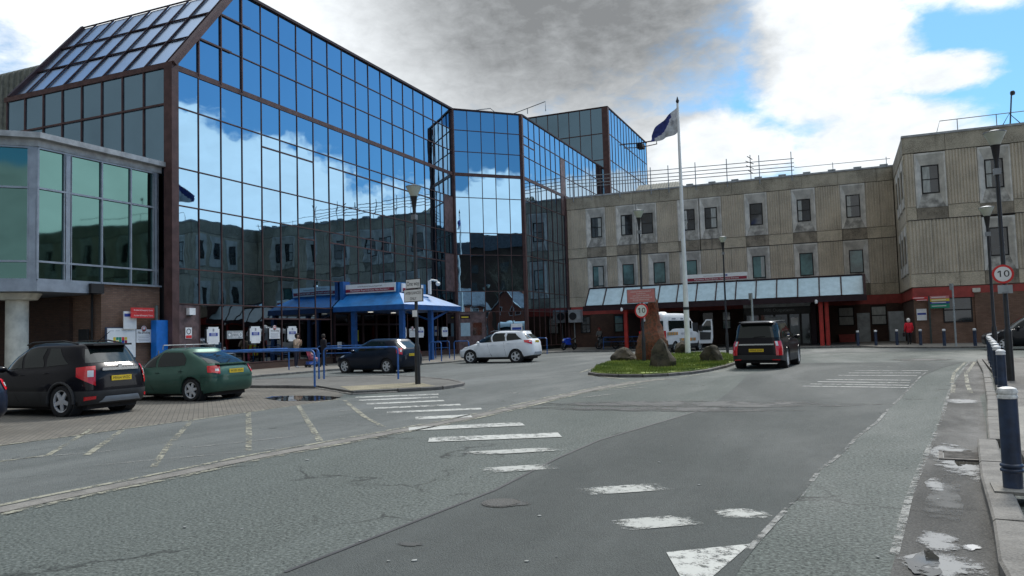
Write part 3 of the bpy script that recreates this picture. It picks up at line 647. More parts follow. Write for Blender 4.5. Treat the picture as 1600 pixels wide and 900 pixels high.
MB().box((-28.0, 30.1, 19.53), (-27.76, 54.0, 19.68)).build('roof_coping', K['maroon_d'], A)
# end wall, facing the camera
modsL = [-(.35+1.385*k) for k in range(0, 9)]
for i in range(8):
    x0, x1 = -27.9+modsL[i], -27.9+modsL[i+1]
    for z0, z1 in ((9.66, 12.6), (12.6, 14.3), (5, 9.66)):
        pane('glass_panel', K['mirror_side'], abs(x1-x0)-.06, z1-z0-.06, ((x0+x1)/2, 26.06, (z0+z1)/2), (0, -1, 0), A, jit=.004)
for i in range(9): MB().bar((-27.9+modsL[i], 26.03, 5), (-27.9+modsL[i], 26.03, 14.4), .06, .065, up=(0, 1, 0)).build('mullion', K['maroon'], A)
for z, h_ in ((9.66, .08), (12.6, .08), (14.42, .24)): MB().box((-39.5, 25.97, z-h_/2), (-28.22, 26.05, z+h_/2)).build('transom', K['maroon'], A)
# raked glass roof
for i in range(8):
    x0, x1 = -27.9+modsL[i], -27.9+modsL[i+1]
    for k in range(3):
        a, b = k/3, (k+1)/3; y = 26.1+4.09*(a+b)/2; z = 14.5+5.15*(a+b)/2
        pane('roof_pane', K['roofglass'], abs(x1-x0)-.07, math.hypot(4.09, 5.15)/3-.07, ((x0+x1)/2, y, z), (0, -5.15, 4.09), A, jit=.004)
for i in range(9): MB().bar((-27.9+modsL[i], 26.05, 14.53), (-27.9+modsL[i], 30.15, 19.7), .055, .07).build('roof_mullion', K['maroon_d'], A)
for k in range(0, 4): MB().bar((-28.1, 26.07+4.09*k/3, 14.55+5.15*k/3), (-39.0, 26.07+4.09*k/3, 14.55+5.15*k/3), .055, .07).build('roof_transom', K['maroon_d'], A)
MB().bar((-39.1, 26.0, 14.5), (-39.1, 30.2, 19.7), .2, .25).build('rake_beam', K['maroon_d'], A)
mb = MB(); yz = [(26.12, 0), (26.12, 14.35), (30.2, 19.5), (62, 19.5), (62, 0)]
mb.add([(x, y, z) for x in (-28.02, -39.3) for y, z in yz], [(0, 1, 2, 3, 4), (9, 8, 7, 6, 5)]+[(q, 5+q, 5+(q+1) % 5, (q+1) % 5) for q in range(5)]); mb.build('inner_core', K['slot'], A, recalc=True)
# ground-floor plinth, brown end panel, recessed entrance
MB().box((-27.98, 26.2, 0), (-27.86, 37.95, .4)).build('brick_plinth', K['brick_lo'], A)
MB().box((-27.98, 45.0, 0), (-27.86, 54.0, .4)).build('brick_plinth', K['brick_lo'], A)
MB().box((-28.0, 26.3, .4), (-27.88, 27.62, 3.3)).build('infill_panel', K['mauve'], A)
# --- splayed wall B and wall C ---
Bk = thing('glass_corner_block', 'mirror glass wing with a splayed five-pane face reflecting trees and red brick houses', 'building', (-27.9, 54.0, 0))
s2 = math.sqrt(.5)
modsB = [.15+1.17*k for k in range(5)]+[6.0]
facade(Bk, (-27.9, 54.0), (1, 1), modsB, ROWS, lambda i, j: K['mirror'], (1, -1), brown=lambda i, j: (j == 0 and i == 0), skip=lambda i, j: False)
MB().box((-27.98, 53.9, 0), (-27.72, 54.12, 19.6)).build('corner_column', K['maroon'], Bk)
MB().box((-23.75, 58.1, 0), (-23.5, 58.4, 19.6)).build('corner_column', K['maroon'], Bk)
modsC = [.15+1.31*k for k in range(9)]
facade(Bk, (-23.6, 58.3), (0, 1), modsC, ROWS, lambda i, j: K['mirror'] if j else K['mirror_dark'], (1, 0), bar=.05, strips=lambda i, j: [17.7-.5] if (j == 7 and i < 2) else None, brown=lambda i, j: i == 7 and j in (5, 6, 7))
modsC2 = [10.63+1.31*k for k in range(11)]
facade(Bk, (-23.6, 58.3), (0, 1), modsC2, [12.5, 14.35, 16.2, 17.93, 19.55], lambda i, j: K['mirror'], (1, 0), bar=.05)
MB().box((-23.7, 68.45, 0), (-23.48, 68.8, 14.4)).build('corner_column', K['maroon'], Bk)
mb = MB(); pl = [(-28.1, 54.15), (-23.74, 58.45), (-23.74, 83), (-36, 83), (-36, 54.15)]; mb.prism(pl, 0, 19.5); mb.build('inner_core', K['slot'], Bk)
for a, b in (((-27.9, 54, 19.6), (-23.6, 58.3, 19.6)), ((-23.6, 58.3, 19.6), (-23.6, 82.6, 19.6))): MB().bar(a, b, .2, .12).build('roof_coping', K['maroon_d'], Bk)
# --- tower D ---
D = thing('glass_tower', 'tall dark mirror glass tower with a bright side face behind the concrete block', 'building', (-22.9, 82, 0))
modsD = [0.55, 1.9, 3.2, 4.5, 5.8, 7.06, 8.45, 9.75, 11.05]
RD = [14.4, 17.5, 20.55, 23.5, 26.4]
facade(D, (-22.9, 82.0), (-1, 0), modsD, RD, lambda i, j: K['mirror_side'], (0, -1), bar=.09, tband=())
facade(D, (-22.9, 82.0), (0, 1), [.3+1.31*k for k in range(15)], RD, lambda i, j: K['mirror'], (1, 0), bar=.06, tband=())
MB().box((-23.5, 81.9, 10), (-22.8, 82.4, 26.5)).build('corner_column', K['maroon'], D)
MB().box((-23.1, 82.2, 10), (-22.95, 100.6, 26.38)).build('inner_core', K['slot'], D)
MB().box((-34.0, 82.1, 10), (-23.1, 100.6, 26.38)).build('inner_core', K['slot'], D)
MB().box((-34.2, 81.9, 26.4), (-22.8, 100.8, 26.5)).build('roof_coping', K['maroon_d'], D)
dv = thing('roof_davit', 'thin horizontal steel davit arm sticking out from the top corner of the glass tower', 'davit', (-22.9, 97.5, 25.6))
MB().tube([(-22.9, 97.5, 25.75), (-20.2, 97.5, 25.85)], .08).build('davit_arm', K['maroon_d'], dv)
MB().tube([(-22.9, 97.3, 25.1), (-20.7, 97.3, 25.3)], .06).tube([(-20.8, 97.4, 25.3), (-20.8, 97.5, 25.9)], .05).build('davit_brace', K['maroon_d'], dv)
MB().box((-23.3, 96.6, 25.0), (-22.5, 98.2, 25.5)).build('davit_base', K['blackm'], dv)
rr = thing('roof_guardrail', 'short steel guardrail on the roof edge of the dark glass tower', 'railing', (-31.5, 82, 26.5), group=None)
mb = MB(); mb.tube([(-34.3, 80.5, 26.6), (-29.6, 80.5, 27.6), (-29.6, 80.5, 26.5)], .05)
mb.build('guard_rail', K['rail_steel'], rr); MB().tube([(-31.8, 80.5, 27.1), (-31.8, 80.5, 26.5)], .05).build('rail_post', K['rail_steel'], rr)
rr = thing('roof_access_arm', 'tiny folded steel arm on the roof edge above the splayed glass face', 'roof fitting', (-26.3, 55.6, 19.65))
MB().tube([(-26.6, 55.5, 19.7), (-25.6, 56.6, 20.0), (-25.3, 56.8, 19.7)], .04, 6).build('folded_arm', K['rail_steel'], rr)
# far standing-seam roof at the left
fr = thing('ribbed_roof_building', 'grey building with a ribbed standing seam roof rising behind the raked glass roof', 'building', (-75, 46, 0))
mb = MB(); mb.add([(-110, 45, 0), (-56, 45, 0), (-56, 45, 26.2), (-110, 45, 26.2), (-56, 49, 28.3), (-110, 49, 28.3), (-56, 80, 28.3), (-110, 80, 28.3), (-56, 80, 0), (-110, 80, 0)], [(0, 1, 2, 3), (1, 8, 6, 4, 2), (3, 2, 4, 5), (5, 4, 6, 7), (0, 3, 5, 7, 9)])
mb.build('wall', K['shed'], fr)
sm = None
for k in range(60):
    x = -100+k*.75
    if x > -57: break
    mb = MB().bar((x, 44.95, 8), (x, 44.9, 26.2), .09, .22, up=(0, 1, 0)).bar((x, 44.9, 26.2), (x, 49, 28.35), .08, .12); mb.build('standing_seam', K['shed'], fr)

# --- pavilion with green glass (front left) ---
PV = thing('green_glass_pavilion', 'low green glazed pavilion with pale grey fascia over brown brick base', 'building', (-28.5, 25.9, 0))
ZB, ZT = 4.16, 9.3
# wall run 1 along -Y from (-28.48,25.7) to (-28.48,20.0), run 2 turns 45 degrees, run 3 along -X
runs = [((-28.48, 25.72), (-28.48, 20.05), [0, .22, 1.42, 2.86, 4.28, 4.55, 5.67]), ((-28.48, 20.05), (-30.6, 17.93), [0, .28, 1.5, 3.0]), ((-30.6, 17.93), (-46, 17.93), [0, .2, 2, 4, 6, 8, 10, 12, 15.4])]
for a, b, ms in runs:
    a3 = Vector(a+(0,)); b3 = Vector(b+(0,)); d = (b3-a3).normalized(); n = Vector((-d.y, d.x, 0))
    if n.dot(Vector((1, -1, 0))) < 0: n = -n
    for i in range(len(ms)-1):
        w_ = ms[i+1]-ms[i]
        if w_ < .3:
            MB().bar(a3+d*(ms[i]+w_/2)+Vector((0, 0, ZB)), a3+d*(ms[i]+w_/2)+Vector((0, 0, ZT)), w_, .16, up=n).build('glazing_post', K['silver'], PV); continue
        for z0, z1 in ((ZB, 4.86), (4.86, 7.72), (7.72, ZT)) if 1 else ():
            pane('green_pane', K['greenglass'], w_-.07, z1-z0-.07, a3+d*(ms[i]+w_/2)+Vector((0, 0, (z0+z1)/2)), n, PV)
    for s in ms: MB().bar(a3+d*s+n*.02+Vector((0, 0, ZB)), a3+d*s+n*.02+Vector((0, 0, ZT)), .07, .12, up=n).build('glazing_bar', K['silver'], PV)
    for z in (ZB, 4.86, 7.72, ZT): MB().bar(a3+n*.025+Vector((0, 0, z)), b3+n*.025+Vector((0, 0, z)), .12, .075).build('glazing_rail', K['silver'], PV)
outl = [(-28.48, 25.85), (-28.48, 20.05), (-30.6, 17.93), (-46, 17.93), (-46, 25.85)]
def grow(pl, e): return [(-28.48+e, 25.9), (-28.48+e, 20.05-e*.41), (-30.6+e*.41, 17.93-e), (-46, 17.93-e), (-46, 25.9)]
MB().prism(grow(outl, .12), ZT+.04, 9.62).build('fascia', K['silver_l'], PV)
MB().prism(grow(outl, .38), 9.62, 9.84).build('roof_edge', K['silver_l'], PV)
MB().prism(grow(outl, -.12), ZB, ZT).build('inner_core', K['slot'], PV)
MB().prism([(-28.36, 22.9), (-28.36, 20.0), (-30.55, 17.81), (-46, 17.81), (-46, 22.9)], 3.70, ZB-.04).build('floor_edge', K['silver'], PV)
MB().prism([(-28.5, 25.9), (-28.5, 22.9), (-31.2, 22.9), (-46, 22.9), (-46, 25.9)], 0, ZB-.05).build('brick_wall', K['brick'], PV)
MB().box((-28.44, 22.8, ZB-.05), (-28.36, 25.9, ZB+.02)).build('sill', K['silver'], PV)
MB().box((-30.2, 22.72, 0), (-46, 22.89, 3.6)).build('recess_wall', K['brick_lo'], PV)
MB().tube([(-28.9, 22.78, 0), (-28.9, 22.78, 3.9)], .05).build('drainpipe', K['blackm'], PV)
MB().lathe([(.40, 0), (.40, 3.42), (.70, 3.43), (.86, 3.68)], (-29.95, 20.3, 0), 20).build('round_column', K['cream'], PV, smooth=True)
MB().box((-29.55, 22.66, 1.75), (-29.0, 22.73, 2.25)).build('vent_grille', K['blackm'], PV)
MB().box((-28.9, 22.2, 3.7), (-28.2, 22.8, 4.1)).build('floodlight', K['blackm'], PV)

# ================= CONCRETE BLOCK =================
def win(th, x, z0, z1, Y, green=False, dirx=1, zt=None, zb=None, tophalf=True, open_=False, blind=0, bottom=True):
    """splayed window bay on a wall facing -Y: outer rect +-.93, inner rect +-.52 recessed"""
    zt = zt or z1+.88; zb = zb or z0-.92; wo, wi = .93, .53; yo, yi = Y-.035, Y+.22
    o = [(x-wo, yo, zb), (x+wo, yo, zb), (x+wo, yo, zt), (x-wo, yo, zt)]; i_ = [(x-wi, yi, z0), (x+wi, yi, z0), (x+wi, yi, z1), (x-wi, yi, z1)]
    oi = [(x-wo+.1, yo, zb+.03), (x+wo-.1, yo, zb+.03), (x+wo-.1, yo, zt-.12), (x-wo+.1, yo, zt-.12)]
    bk = [(a, Y+.1, c) for a, b, c in o]
    mb = MB(); mb.add(o+oi+i_+bk, [(1, 2, 6, 5), (2, 3, 7, 6), (3, 0, 4, 7), (5, 6, 10, 9), (6, 7, 11, 10), (7, 4, 8, 11), (12, 13, 1, 0)[::-1], (13, 14, 2, 1)[::-1], (14, 15, 3, 2)[::-1], (15, 12, 0, 3)[::-1]])
    mb.build('window_surround', K['conc_pale'], th)
    if bottom:
        MB().add([oi[0], oi[1], i_[1], i_[0], o[0], o[1]], [(0, 1, 2, 3), (4, 5, 1, 0)]).build('sloping_sill', K['conc_stain'], th)
    f = MB(); y0, y1 = yi-.03, yi+.05
    for a, b in (((x-wi, y0, z0), (x-wi+.06, y1, z1)), ((x+wi-.06, y0, z0), (x+wi, y1, z1)), ((x-wi+.06, y0, z0), (x+wi-.06, y1, z0+.06)), ((x-wi+.06, y0, z1-.06), (x+wi-.06, y1, z1))): f.box(a, b)
    if tophalf: f.box((x-wi+.06, y0+.004, (z0+z1)/2-.025), (x+wi-.06, y1, (z0+z1)/2+.025))
    fr_ = f.build('window', K['blackm'], th)
    zs = [z0+.06, (z0+z1)/2, z1-.06] if tophalf else [z0+.06, z1-.06]
    for a, b in zip(zs[:-1], zs[1:]): MB().box((x-wi+.07, yi+.01, a+.01), (x+wi-.07, yi+.025, b-.01)).build('pane', K['winglass_g'] if green else K['winglass'], fr_)
    if blind:
        mb = MB(); s_ = -1 if blind < 0 else 1; xa = x+s_*(wi-.09); n_ = 5
        wd = .28 if abs(blind) == 1 else .42
        mb.box((xa, yi+.004, z0+.1), (xa-s_*wd, yi+.009, z1-.1)); mb.build('curtain', K['curtain'], fr_)
    return fr_
_rp = {}
def ribbed(th, x0, x1, z0, z1, Y, mat=None, name='ribbed_panel'):
    """concrete panel with vertical ribs, facing -Y"""
    mat = mat or K['conc_rib']; w_ = x1-x0-.02; h_ = z1-z0-.03; key = (round(w_, 2), round(h_, 2), mat.name)
    if key not in _rp:
        n_ = max(2, round(w_/.19)); p = w_/n_; mb = MB(); vs = []; prof = []
        for i in range(n_):
            a = i*p; prof += [(a, 0.01), (a+p*.28, 0.01), (a+p*.40, -.045), (a+p*.88, -.045)]
        prof += [(w_, 0)]
        vs = [(a, b, z) for z in (0, h_) for a, b in prof]; m_ = len(prof)
        fs = [(i, i+1, m_+i+1, m_+i) for i in range(m_-1)]
        mb.add(vs, fs); mb.add([(0, .1, 0), (w_, .1, 0), (w_, .1, h_), (0, .1, h_), (0, 0, 0), (w_, 0, 0), (w_, 0, h_), (0, 0, h_)], [(0, 4, 7, 3), (1, 2, 6, 5), (3, 7, 6, 2), (0, 1, 5, 4)])
        me = bpy.data.meshes.new(name); me.from_pydata(mb.v, [], mb.f); me.materials.append(mat); me.update(); _rp[key] = me
    o = bpy.data.objects.new(name, _rp[key]); COL.objects.link(o); o.parent = th
    o.matrix_local = inv(th) @ Matrix.Translation((x0+.01, Y+R.uniform(-.004, .004), z0+.015)); return o
def flat(th, x0, x1, z0, z1, Y, mat, name='concrete_panel', dy=.02):
    return MB().box((x0+.012, Y-dy+R.uniform(-.004, .004), z0+.012), (x1-.012, Y+.1, z1-.012)).build(name, mat, th)
MR = thing('concrete_hospital_block', 'long ribbed beige concrete building with recessed windows behind the flagpole', 'building', (-23.5, 68.8, 0))
YM = 68.8
MB().box((-23.5, YM+.5, 3.85), (6.0, YM+14, 14.2)).build('inner_core', K['conc_dirty'], MR)
up = [-20.7, -17.81, -15.9, -12.14, -10.2, -6.37, -2.53, 1.27]; lo = [-20.67, -17.81, -14.94, -12.12, -6.34, -2.53, 1.29]
def storey(th, xs, x0, x1, z0, z1, Y, stain=True, ztop=None, zbot=None):
    cur = x0
    for x in xs+[None]:
        e = (x-.94) if x is not None else x1
        if e-cur > .25:
            n_ = max(1, round((e-cur)/1.3)); st = (e-cur)/n_
            for k in range(n_):
                ribbed(th, cur+k*st, cur+(k+1)*st, z0+.9, z1, Y); flat(th, cur+k*st, cur+(k+1)*st, z0, z0+.9, Y, K['conc'], dy=.015)
        if x is not None:
            flat(th, x-.94, x+.94, z0, zbot or z0+.92, Y, K['conc_dirty'], 'stained_panel', dy=.005); cur = x+.94
storey(MR, up, -23.5, 4.3, 8.43, 13.03, YM)
storey(MR, lo, -23.5, 4.3, 3.85, 8.41, YM)
for k, x in enumerate(up): win(MR, x, 10.28, 12.16, YM, zt=13.02, zb=9.36, blind=(1, -1, 0, -1, 2, 0, -1, -1)[k])
for k, x in enumerate(lo): win(MR, x, 5.7, 7.6, YM, green=True, zt=8.38, zb=4.8, tophalf=False, blind=(2, 0, 0, 2, 1, 2, 1)[k] if k in (0, 4) else 0)
xs = [-23.5, -22.6, -20.2, -17.1, -14.6, -12.1, -9.9, -8.3, -5.6, -2.6, .2, 3.1, 4.3]
for a, b in zip(xs[:-1], xs[1:]): MB().box((a+.012, YM-.04, 13.06), (b-.012, YM+.1, 14.12)).build('parapet_panel', K['conc_par'], MR)
MB().box((-23.5, YM-.1, 14.12), (4.35, YM+.5, 14.26)).build('parapet_coping', K['silver_l'], MR)
MB().box((-23.5, YM-.06, 8.395), (4.3, YM, 8.44)).build('floor_joint', K['slot'], MR)
for k in range(9): MB().box((-12.2+k*1.95, YM-.05, 14.26), (-11.6+k*1.95, YM+.3, 14.4)).build('coping_bracket', K['grey'], MR)
# ground floor: brick wall with red band, piers and windows
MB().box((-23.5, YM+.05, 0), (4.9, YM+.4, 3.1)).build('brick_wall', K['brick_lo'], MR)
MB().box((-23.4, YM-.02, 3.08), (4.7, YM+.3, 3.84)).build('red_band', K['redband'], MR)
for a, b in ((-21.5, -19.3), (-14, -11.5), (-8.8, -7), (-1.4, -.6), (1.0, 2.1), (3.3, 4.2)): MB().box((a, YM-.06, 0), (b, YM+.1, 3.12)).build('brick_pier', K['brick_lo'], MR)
def gwin(th, x0, x1, z0, z1, Y, glass='winglass', name='ground_window'):
    f = MB(); f.box((x0, Y-.05, z0), (x0+.07, Y+.03, z1)).box((x1-.07, Y-.05, z0), (x1, Y+.03, z1)).box((x0+.07, Y-.05, z0), (x1-.07, Y+.03, z0+.07)).box((x0+.07, Y-.05, z1-.07), (x1-.07, Y+.03, z1)).box((x0+.07, Y-.045, (z0+z1)/2-.03), (x1-.07, Y+.03, (z0+z1)/2+.03))
    o = f.build('window', K['blackm'], th); MB().box((x0+.08, Y-.03, z0+.08), (x1-.08, Y-.01, (z0+z1)/2-.04)).build('pane', K[glass], o); MB().box((x0+.08, Y-.03, (z0+z1)/2+.04), (x1-.08, Y-.01, z1-.08)).build('pane', K[glass], o); return o
for a, b, g_ in ((-22.5, -21.55, 'winglass'), (-19.25, -18.4, 'winglass_g'), (-11.3, -10.3, 'winglass'), (-9.6, -8.85, 'winglass_g'), (-.3, .9, 'curtain'), (2.15, 3.3, 'curtain')): gwin(MR, a, b, 1.4, 2.95, YM+.04, g_)
def door(th, x0, x1, z1, Y, mat, name='door', z0=.09):
    o = MB().box((x0, Y-.1, z0), (x1, Y-.04, z1)).build(name, mat, th)
    MB().box((x0+.08, Y-.13, 1.0), (x0+.16, Y-.1, 1.2)).build('door_handle', K['galv'], o); return o
door(MR, 1.1, 2.05, 2.4, YM, K['grey'])
# wing that steps forward on the right
W2 = thing('concrete_hospital_wing', 'nearer ribbed concrete wing stepping forward at the right edge of the view', 'building', (4.4, 58.5, 0))
YW = 58.5
MB().box((4.5, YW+.5, 3.9), (28, YM-.1, 14.2)).build('inner_core', K['conc_dirty'], W2)
wx = [5.93, 9.65, 13.4, 17.1, 20.9, 24.7]
storey(W2, wx, 4.4, 28, 8.43, 13.0, YW)
wl_ = [9.67, 13.4, 17.1, 20.9, 24.7]
storey(W2, wl_, 4.4, 28, 3.88, 8.41, YW)
for k, x in enumerate(wx): win(W2, x, 10.2, 12.13, YW, zt=12.95, zb=9.22, blind=(-2, -1, 0, 1, 0, 1)[k])
for k, x in enumerate(wl_): win(W2, x, 5.73, 7.6, YW, zt=8.3, zb=4.79, tophalf=False)
xs = [4.4, 6.9, 9.5, 12.1, 14.7, 17.3, 19.9, 22.5, 25.2, 28]
for a, b in zip(xs[:-1], xs[1:]): MB().box((a+.012, YW-.04, 13.03), (b-.012, YW+.1, 14.12)).build('parapet_panel', K['conc_par'], W2)
MB().box((4.3, YW-.1, 14.12), (28.1, YW+.5, 14.26)).build('parapet_coping', K['silver_l'], W2)
MB().box((4.35, YW+.5, 14.12), (4.9, YM, 14.26)).build('parapet_coping', K['silver_l'], W2)
MB().box((4.45, YW-.06, 8.395), (28, YW, 8.44)).build('floor_joint', K['slot'], W2)
# its flank facing left
for z0, z1 in ((3.88, 8.41), (8.43, 13.0)):
    for k in range(4):
        y0 = YW+.1+k*2.55; y1 = y0+2.5
        MB().box((4.35, y0, z0), (4.5, y1, z1-.02)).build('concrete_panel', K['conc'], W2)
        if k < 3:
            MB().box((4.28, y0+.4, z0+1.0), (4.36, y0+2.1, z1-.3)).build('window_surround', K['conc_pale'], W2)
            MB().box((4.25, y0+.8, z0+1.7), (4.29, y0+1.7, z0+3.6)).build('window', K['winglass'], W2)
MB().box((4.38, YW+.3, 3.9), (4.6, YM+.45, 14.1)).build('flank_core', K['conc_dirty'], W2); MB().box((4.32, YW, 13.02), (4.5, YM, 14.12)).build('parapet_panel', K['conc_par'], W2)
MB().box((4.5, YW+.1, 0), (28, YW+.4, 3.15)).build('brick_wall', K['brick'], W2)
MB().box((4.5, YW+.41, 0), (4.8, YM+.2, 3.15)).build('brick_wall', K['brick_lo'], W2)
MB().box((4.46, YW+.02, 3.1), (28, YW+.2, 3.84)).build('red_band', K['redband'], W2)
MB().box((4.44, YW+.05, 3.1), (4.6, YM, 3.83)).build('red_band', K['redband'], W2)
MB().box((8.05, YW-.02, 0), (14, YW+.2, 3.35)).build('brick_pier', K['brick'], W2)
gwin(W2, 6.2, 7.9, 1.45, 3.12, YW+.12, 'winglass')
# plant room on the roof, rails, antennas
sh = thing('roof_plant_room', 'small grey sheet-metal plant room on the concrete roof right of the glass tower', 'plant room', (-14, 75, 14.2))
mb = MB(); mb.add([(-18, 73, 14), (-12.6, 73, 14), (-12.6, 78, 14), (-18, 78, 14), (-18, 73, 14.6), (-12.6, 73, 14.6), (-12.6, 78, 14.6), (-18, 78, 14.6), (-18, 75, 15.9), (-14.1, 75, 15.9)], [(0, 1, 5, 4), (1, 2, 6, 5), (2, 3, 7, 6), (3, 0, 4, 7), (4, 5, 9, 8), (5, 6, 9), (6, 7, 8, 9), (7, 4, 8)]); mb.build('roof_sheet', K['shed'], sh)
for k in range(15):
    x = -17.8+k*.27
    MB().bar((x, 73, 14.62), (x, 75, 15.92), .04, .06).build('standing_seam', K['shed'], sh)
sg = thing('roof_scaffold_rail', 'four-bar scaffold tube guardrail clamped along the concrete parapet', 'guardrail', (-23, 68.6, 14.3))
for dz in (.32, .62, .94, 1.3): MB().tube([(-23.3, 68.55, 14.3+dz+.55), (-14, 68.55, 14.3+dz+.25), (-3.1, 68.55, 14.3+dz)], .035, 6).build('scaffold_tube', K['rail_steel'], sg)
for x in (-22.7, -20.9, -18.2, -15.3, -13.7, -11.3, -8.6, -5.9, -3.3): MB().tube([(x, 68.5, 13.75), (x, 68.5, 16.2)], .04, 6).build('scaffold_post', K['rail_steel'], sg)
s3 = thing('roof_safety_line', 'thin single safety rail on short posts along the right part of the concrete roof', 'guardrail', (0, 68.7, 14.3))
MB().tube([(-3.1, 68.7, 14.85), (4.2, 68.7, 14.78)], .025, 6).build('safety_rail', K['rail_steel'], s3)
for x in (-.1, 3.9): MB().tube([(x, 68.7, 14.2), (x, 68.7, 14.95)], .03, 6).build('rail_post', K['rail_steel'], s3)
s4 = thing('wing_roof_rail', 'thin safety rail with bent end post on the roof of the right concrete wing', 'guardrail', (8, 60, 14.3))
MB().tube([(6.55, 60, 14.3), (6.85, 60, 15.35), (20, 60, 15.35)], .03, 6).build('safety_rail', K['rail_steel'], s4)
for x in (7.9, 10.2, 12.6): MB().tube([(x, 60, 14.2), (x, 60, 15.35)], .03, 6).build('rail_post', K['rail_steel'], s4)
an = thing('roof_aerial', 'branched aerial mast standing on the middle of the concrete roof', 'aerial', (-6.65, 68.9, 14.26))
MB().tube([(-6.65, 68.9, 14.2), (-6.65, 68.9, 16.4)], .035, 6).build('mast', K['black'], an)
for k, (z, l) in enumerate(((14.9, .35), (15.3, .5), (15.7, .55), (16.1, .35))): MB().bar((-6.65-l*.7, 68.9, z+.2), (-6.65+l*.5, 68.9, z-.12), .06, .06).build('aerial_element', K['black'], an)
cm = thing('roof_camera_mast', 'leaning camera mast with braced foot on the roof of the right concrete wing', 'camera mast', (11, 60, 14.3))
MB().tube([(10.95, 60, 14.4), (11.15, 60, 16.6)], .05, 6).build('mast', K['navy_post'], cm)
MB().tube([(10.5, 60, 14.5), (10.95, 60, 15.3), (11.6, 60, 14.5)], .03, 6).box((10.4, 59.9, 14.28), (11.7, 60.1, 14.5)).build('mast_foot', K['navy_post'], cm)
MB().lathe([(.02, 0), (.14, .05), (.16, .2), (.1, .3), (.02, .32)], (11.22, 60, 16.5), 10).build('camera_head', K['black'], cm, smooth=True)

# ================= OUTPATIENTS CANOPY =================
oc = thing('outpatients_canopy', 'long canopy of sloping pale glass panels carried on red columns', 'canopy', (-8, 58, 0))
X0, X1 = -18.35, 1.45; npn = 14
for k in range(npn):
    a = X0+(X1-X0)*k/npn; b = X0+(X1-X0)*(k+1)/npn
    pane('glass_panel', K['canopyglass'], b-a-.09, math.hypot(1.25, 1.4)-.1, ((a+b)/2, 57.45+.62, 3.52+.7), (0, -1.4, 1.25), oc, jit=.01)
for k in range(npn+1):
    a = X0+(X1-X0)*k/npn
    MB().bar((a, 57.42, 3.5), (a, 58.67, 4.92), .07, .1).build('glazing_bar', K['maroon_d'], oc)
MB().bar((X0, 58.7, 4.95), (X1, 58.7, 4.95), .1, .1).build('top_rail', K['maroon_d'], oc)
MB().box((X0-.15, 57.25, 3.12), (X1+.15, 57.6, 3.5)).build('front_beam', K['maroon_d'], oc)
mb = MB(); mb.add([(x, y, z) for x in (X0, X1) for y, z in ((57.5, 3.42), (58.7, 4.9), (68.6, 4.9), (68.6, 3.42))], [(0, 1, 2, 3), (7, 6, 5, 4), (1, 5, 6, 2), (0, 3, 7, 4)]); mb.build('roof_box', K['maroon_d'], oc)
MB().box((X1-.02, 57.3, 3.3), (X1+.12, 60.5, 4.9)).build('end_cheek', K['maroon'], oc)
for x, y in ((-15.3, 58.0), (-15.0, 62), (-1.35, 58.0), (-.98, 58.4)):
    mb = MB(); mb.box((x-.07, y-.12, .08), (x+.07, y+.12, 3.14)); mb.box((x-.13, y-.15, .08), (x-.08, y+.15, 3.13)).box((x+.08, y-.15, .08), (x+.13, y+.15, 3.13)); mb.build('column', K['red'], oc)
for x in (-15.4, -1.6): MB().lathe([(.03, 0), (.09, .03), (.1, .2), (.05, .28)], (x, 57.2, 3.0), 10).build('security_light', K['white'], oc, smooth=True)
# entrance lobby with lettering
lb = thing('outpatients_entrance', 'dark glazed entrance lobby lettered MRI Outpatients under the canopy', 'entrance', (-4.4, 61.5, 0))
MB().box((-7.0, 61.6, 0), (-1.9, 68.7, 3.42)).build('lobby_box', K['blackm'], lb)
MB().box((-6.95, 61.45, 2.98), (-2.1, 61.6, 3.4)).build('header_panel', K['silver_l'], lb)
MB().box((-6.95, 61.5, 2.5), (-2.1, 61.6, 2.96)).build('sign_panel', K['black'], lb)
text('lettering', 'MRI Outpatients', .34, K['galv'], (-4.35, 61.49, 2.74), (1, 0, 0), lb, width=2.15, bold=.012)
for k, (a, b) in enumerate(((-6.8, -5.8), (-5.75, -4.75), (-4.7, -3.75), (-3.7, -2.9), (-2.85, -2.2))):
    f = MB(); f.box((a, 61.48, .1), (a+.06, 61.6, 2.48)).box((b-.06, 61.48, .1), (b, 61.6, 2.48)).box((a+.06, 61.48, 2.42), (b-.06, 61.6, 2.48)).box((a+.06, 61.48, .1), (b-.06, 61.6, .2)); o = f.build('door_frame', K['black'], lb)
    MB().box((a+.07, 61.53, .2), (b-.07, 61.56, 2.4)).build('glass_pane', K['shopglass'], o)
MB().box((-3.55, 61.44, 1.55), (-3.05, 61.47, 2.15)).build('paper_notice', K['white'], lb)
MB().box((-5.4, 61.44, 2.0), (-4.2, 61.47, 2.25)).build('reflective_strip', K['grey'], lb)
MB().box((-2.15, 61.3, 0), (-1.8, 61.7, 3.1)).build('side_pier', K['maroon_d'], lb)
# hospital name board above canopy
nb = thing('name_board', 'long white and crimson name board standing on top of the outpatients canopy', 'sign', (-10, 58.9, 5))
nx0, nx1 = -13.0+.0, -5.35
nx0, nx1 = -9.95, -5.95
def PYy(px, py, Y):
    d = _f*1204.1+_r2*(px-800)-_u2*(py-450); k = Y/d.y; return Vector((d.x*k, Y, 1.55+d.z*k))
def PXx(px, py, X):
    d = _f*1204.1+_r2*(px-800)-_u2*(py-450); k = X/d.x; return Vector((X, d.y*k, 1.55+d.z*k))
a_ = PYy(1072, 440, 58.9); b_ = PYy(1168, 427, 58.9); nx0, nx1, nz0 = a_.x, b_.x, a_.z-.06; nz1 = nz0+.55
MB().box((nx0, 58.85, nz0), (nx1, 58.93, nz1)).build('board', K['white'], nb)
MB().box((nx0+.05, 58.83, nz0+.05), (nx1-.05, 58.85, nz0+.26)).build('crimson_stripe', K['signmar'], nb)
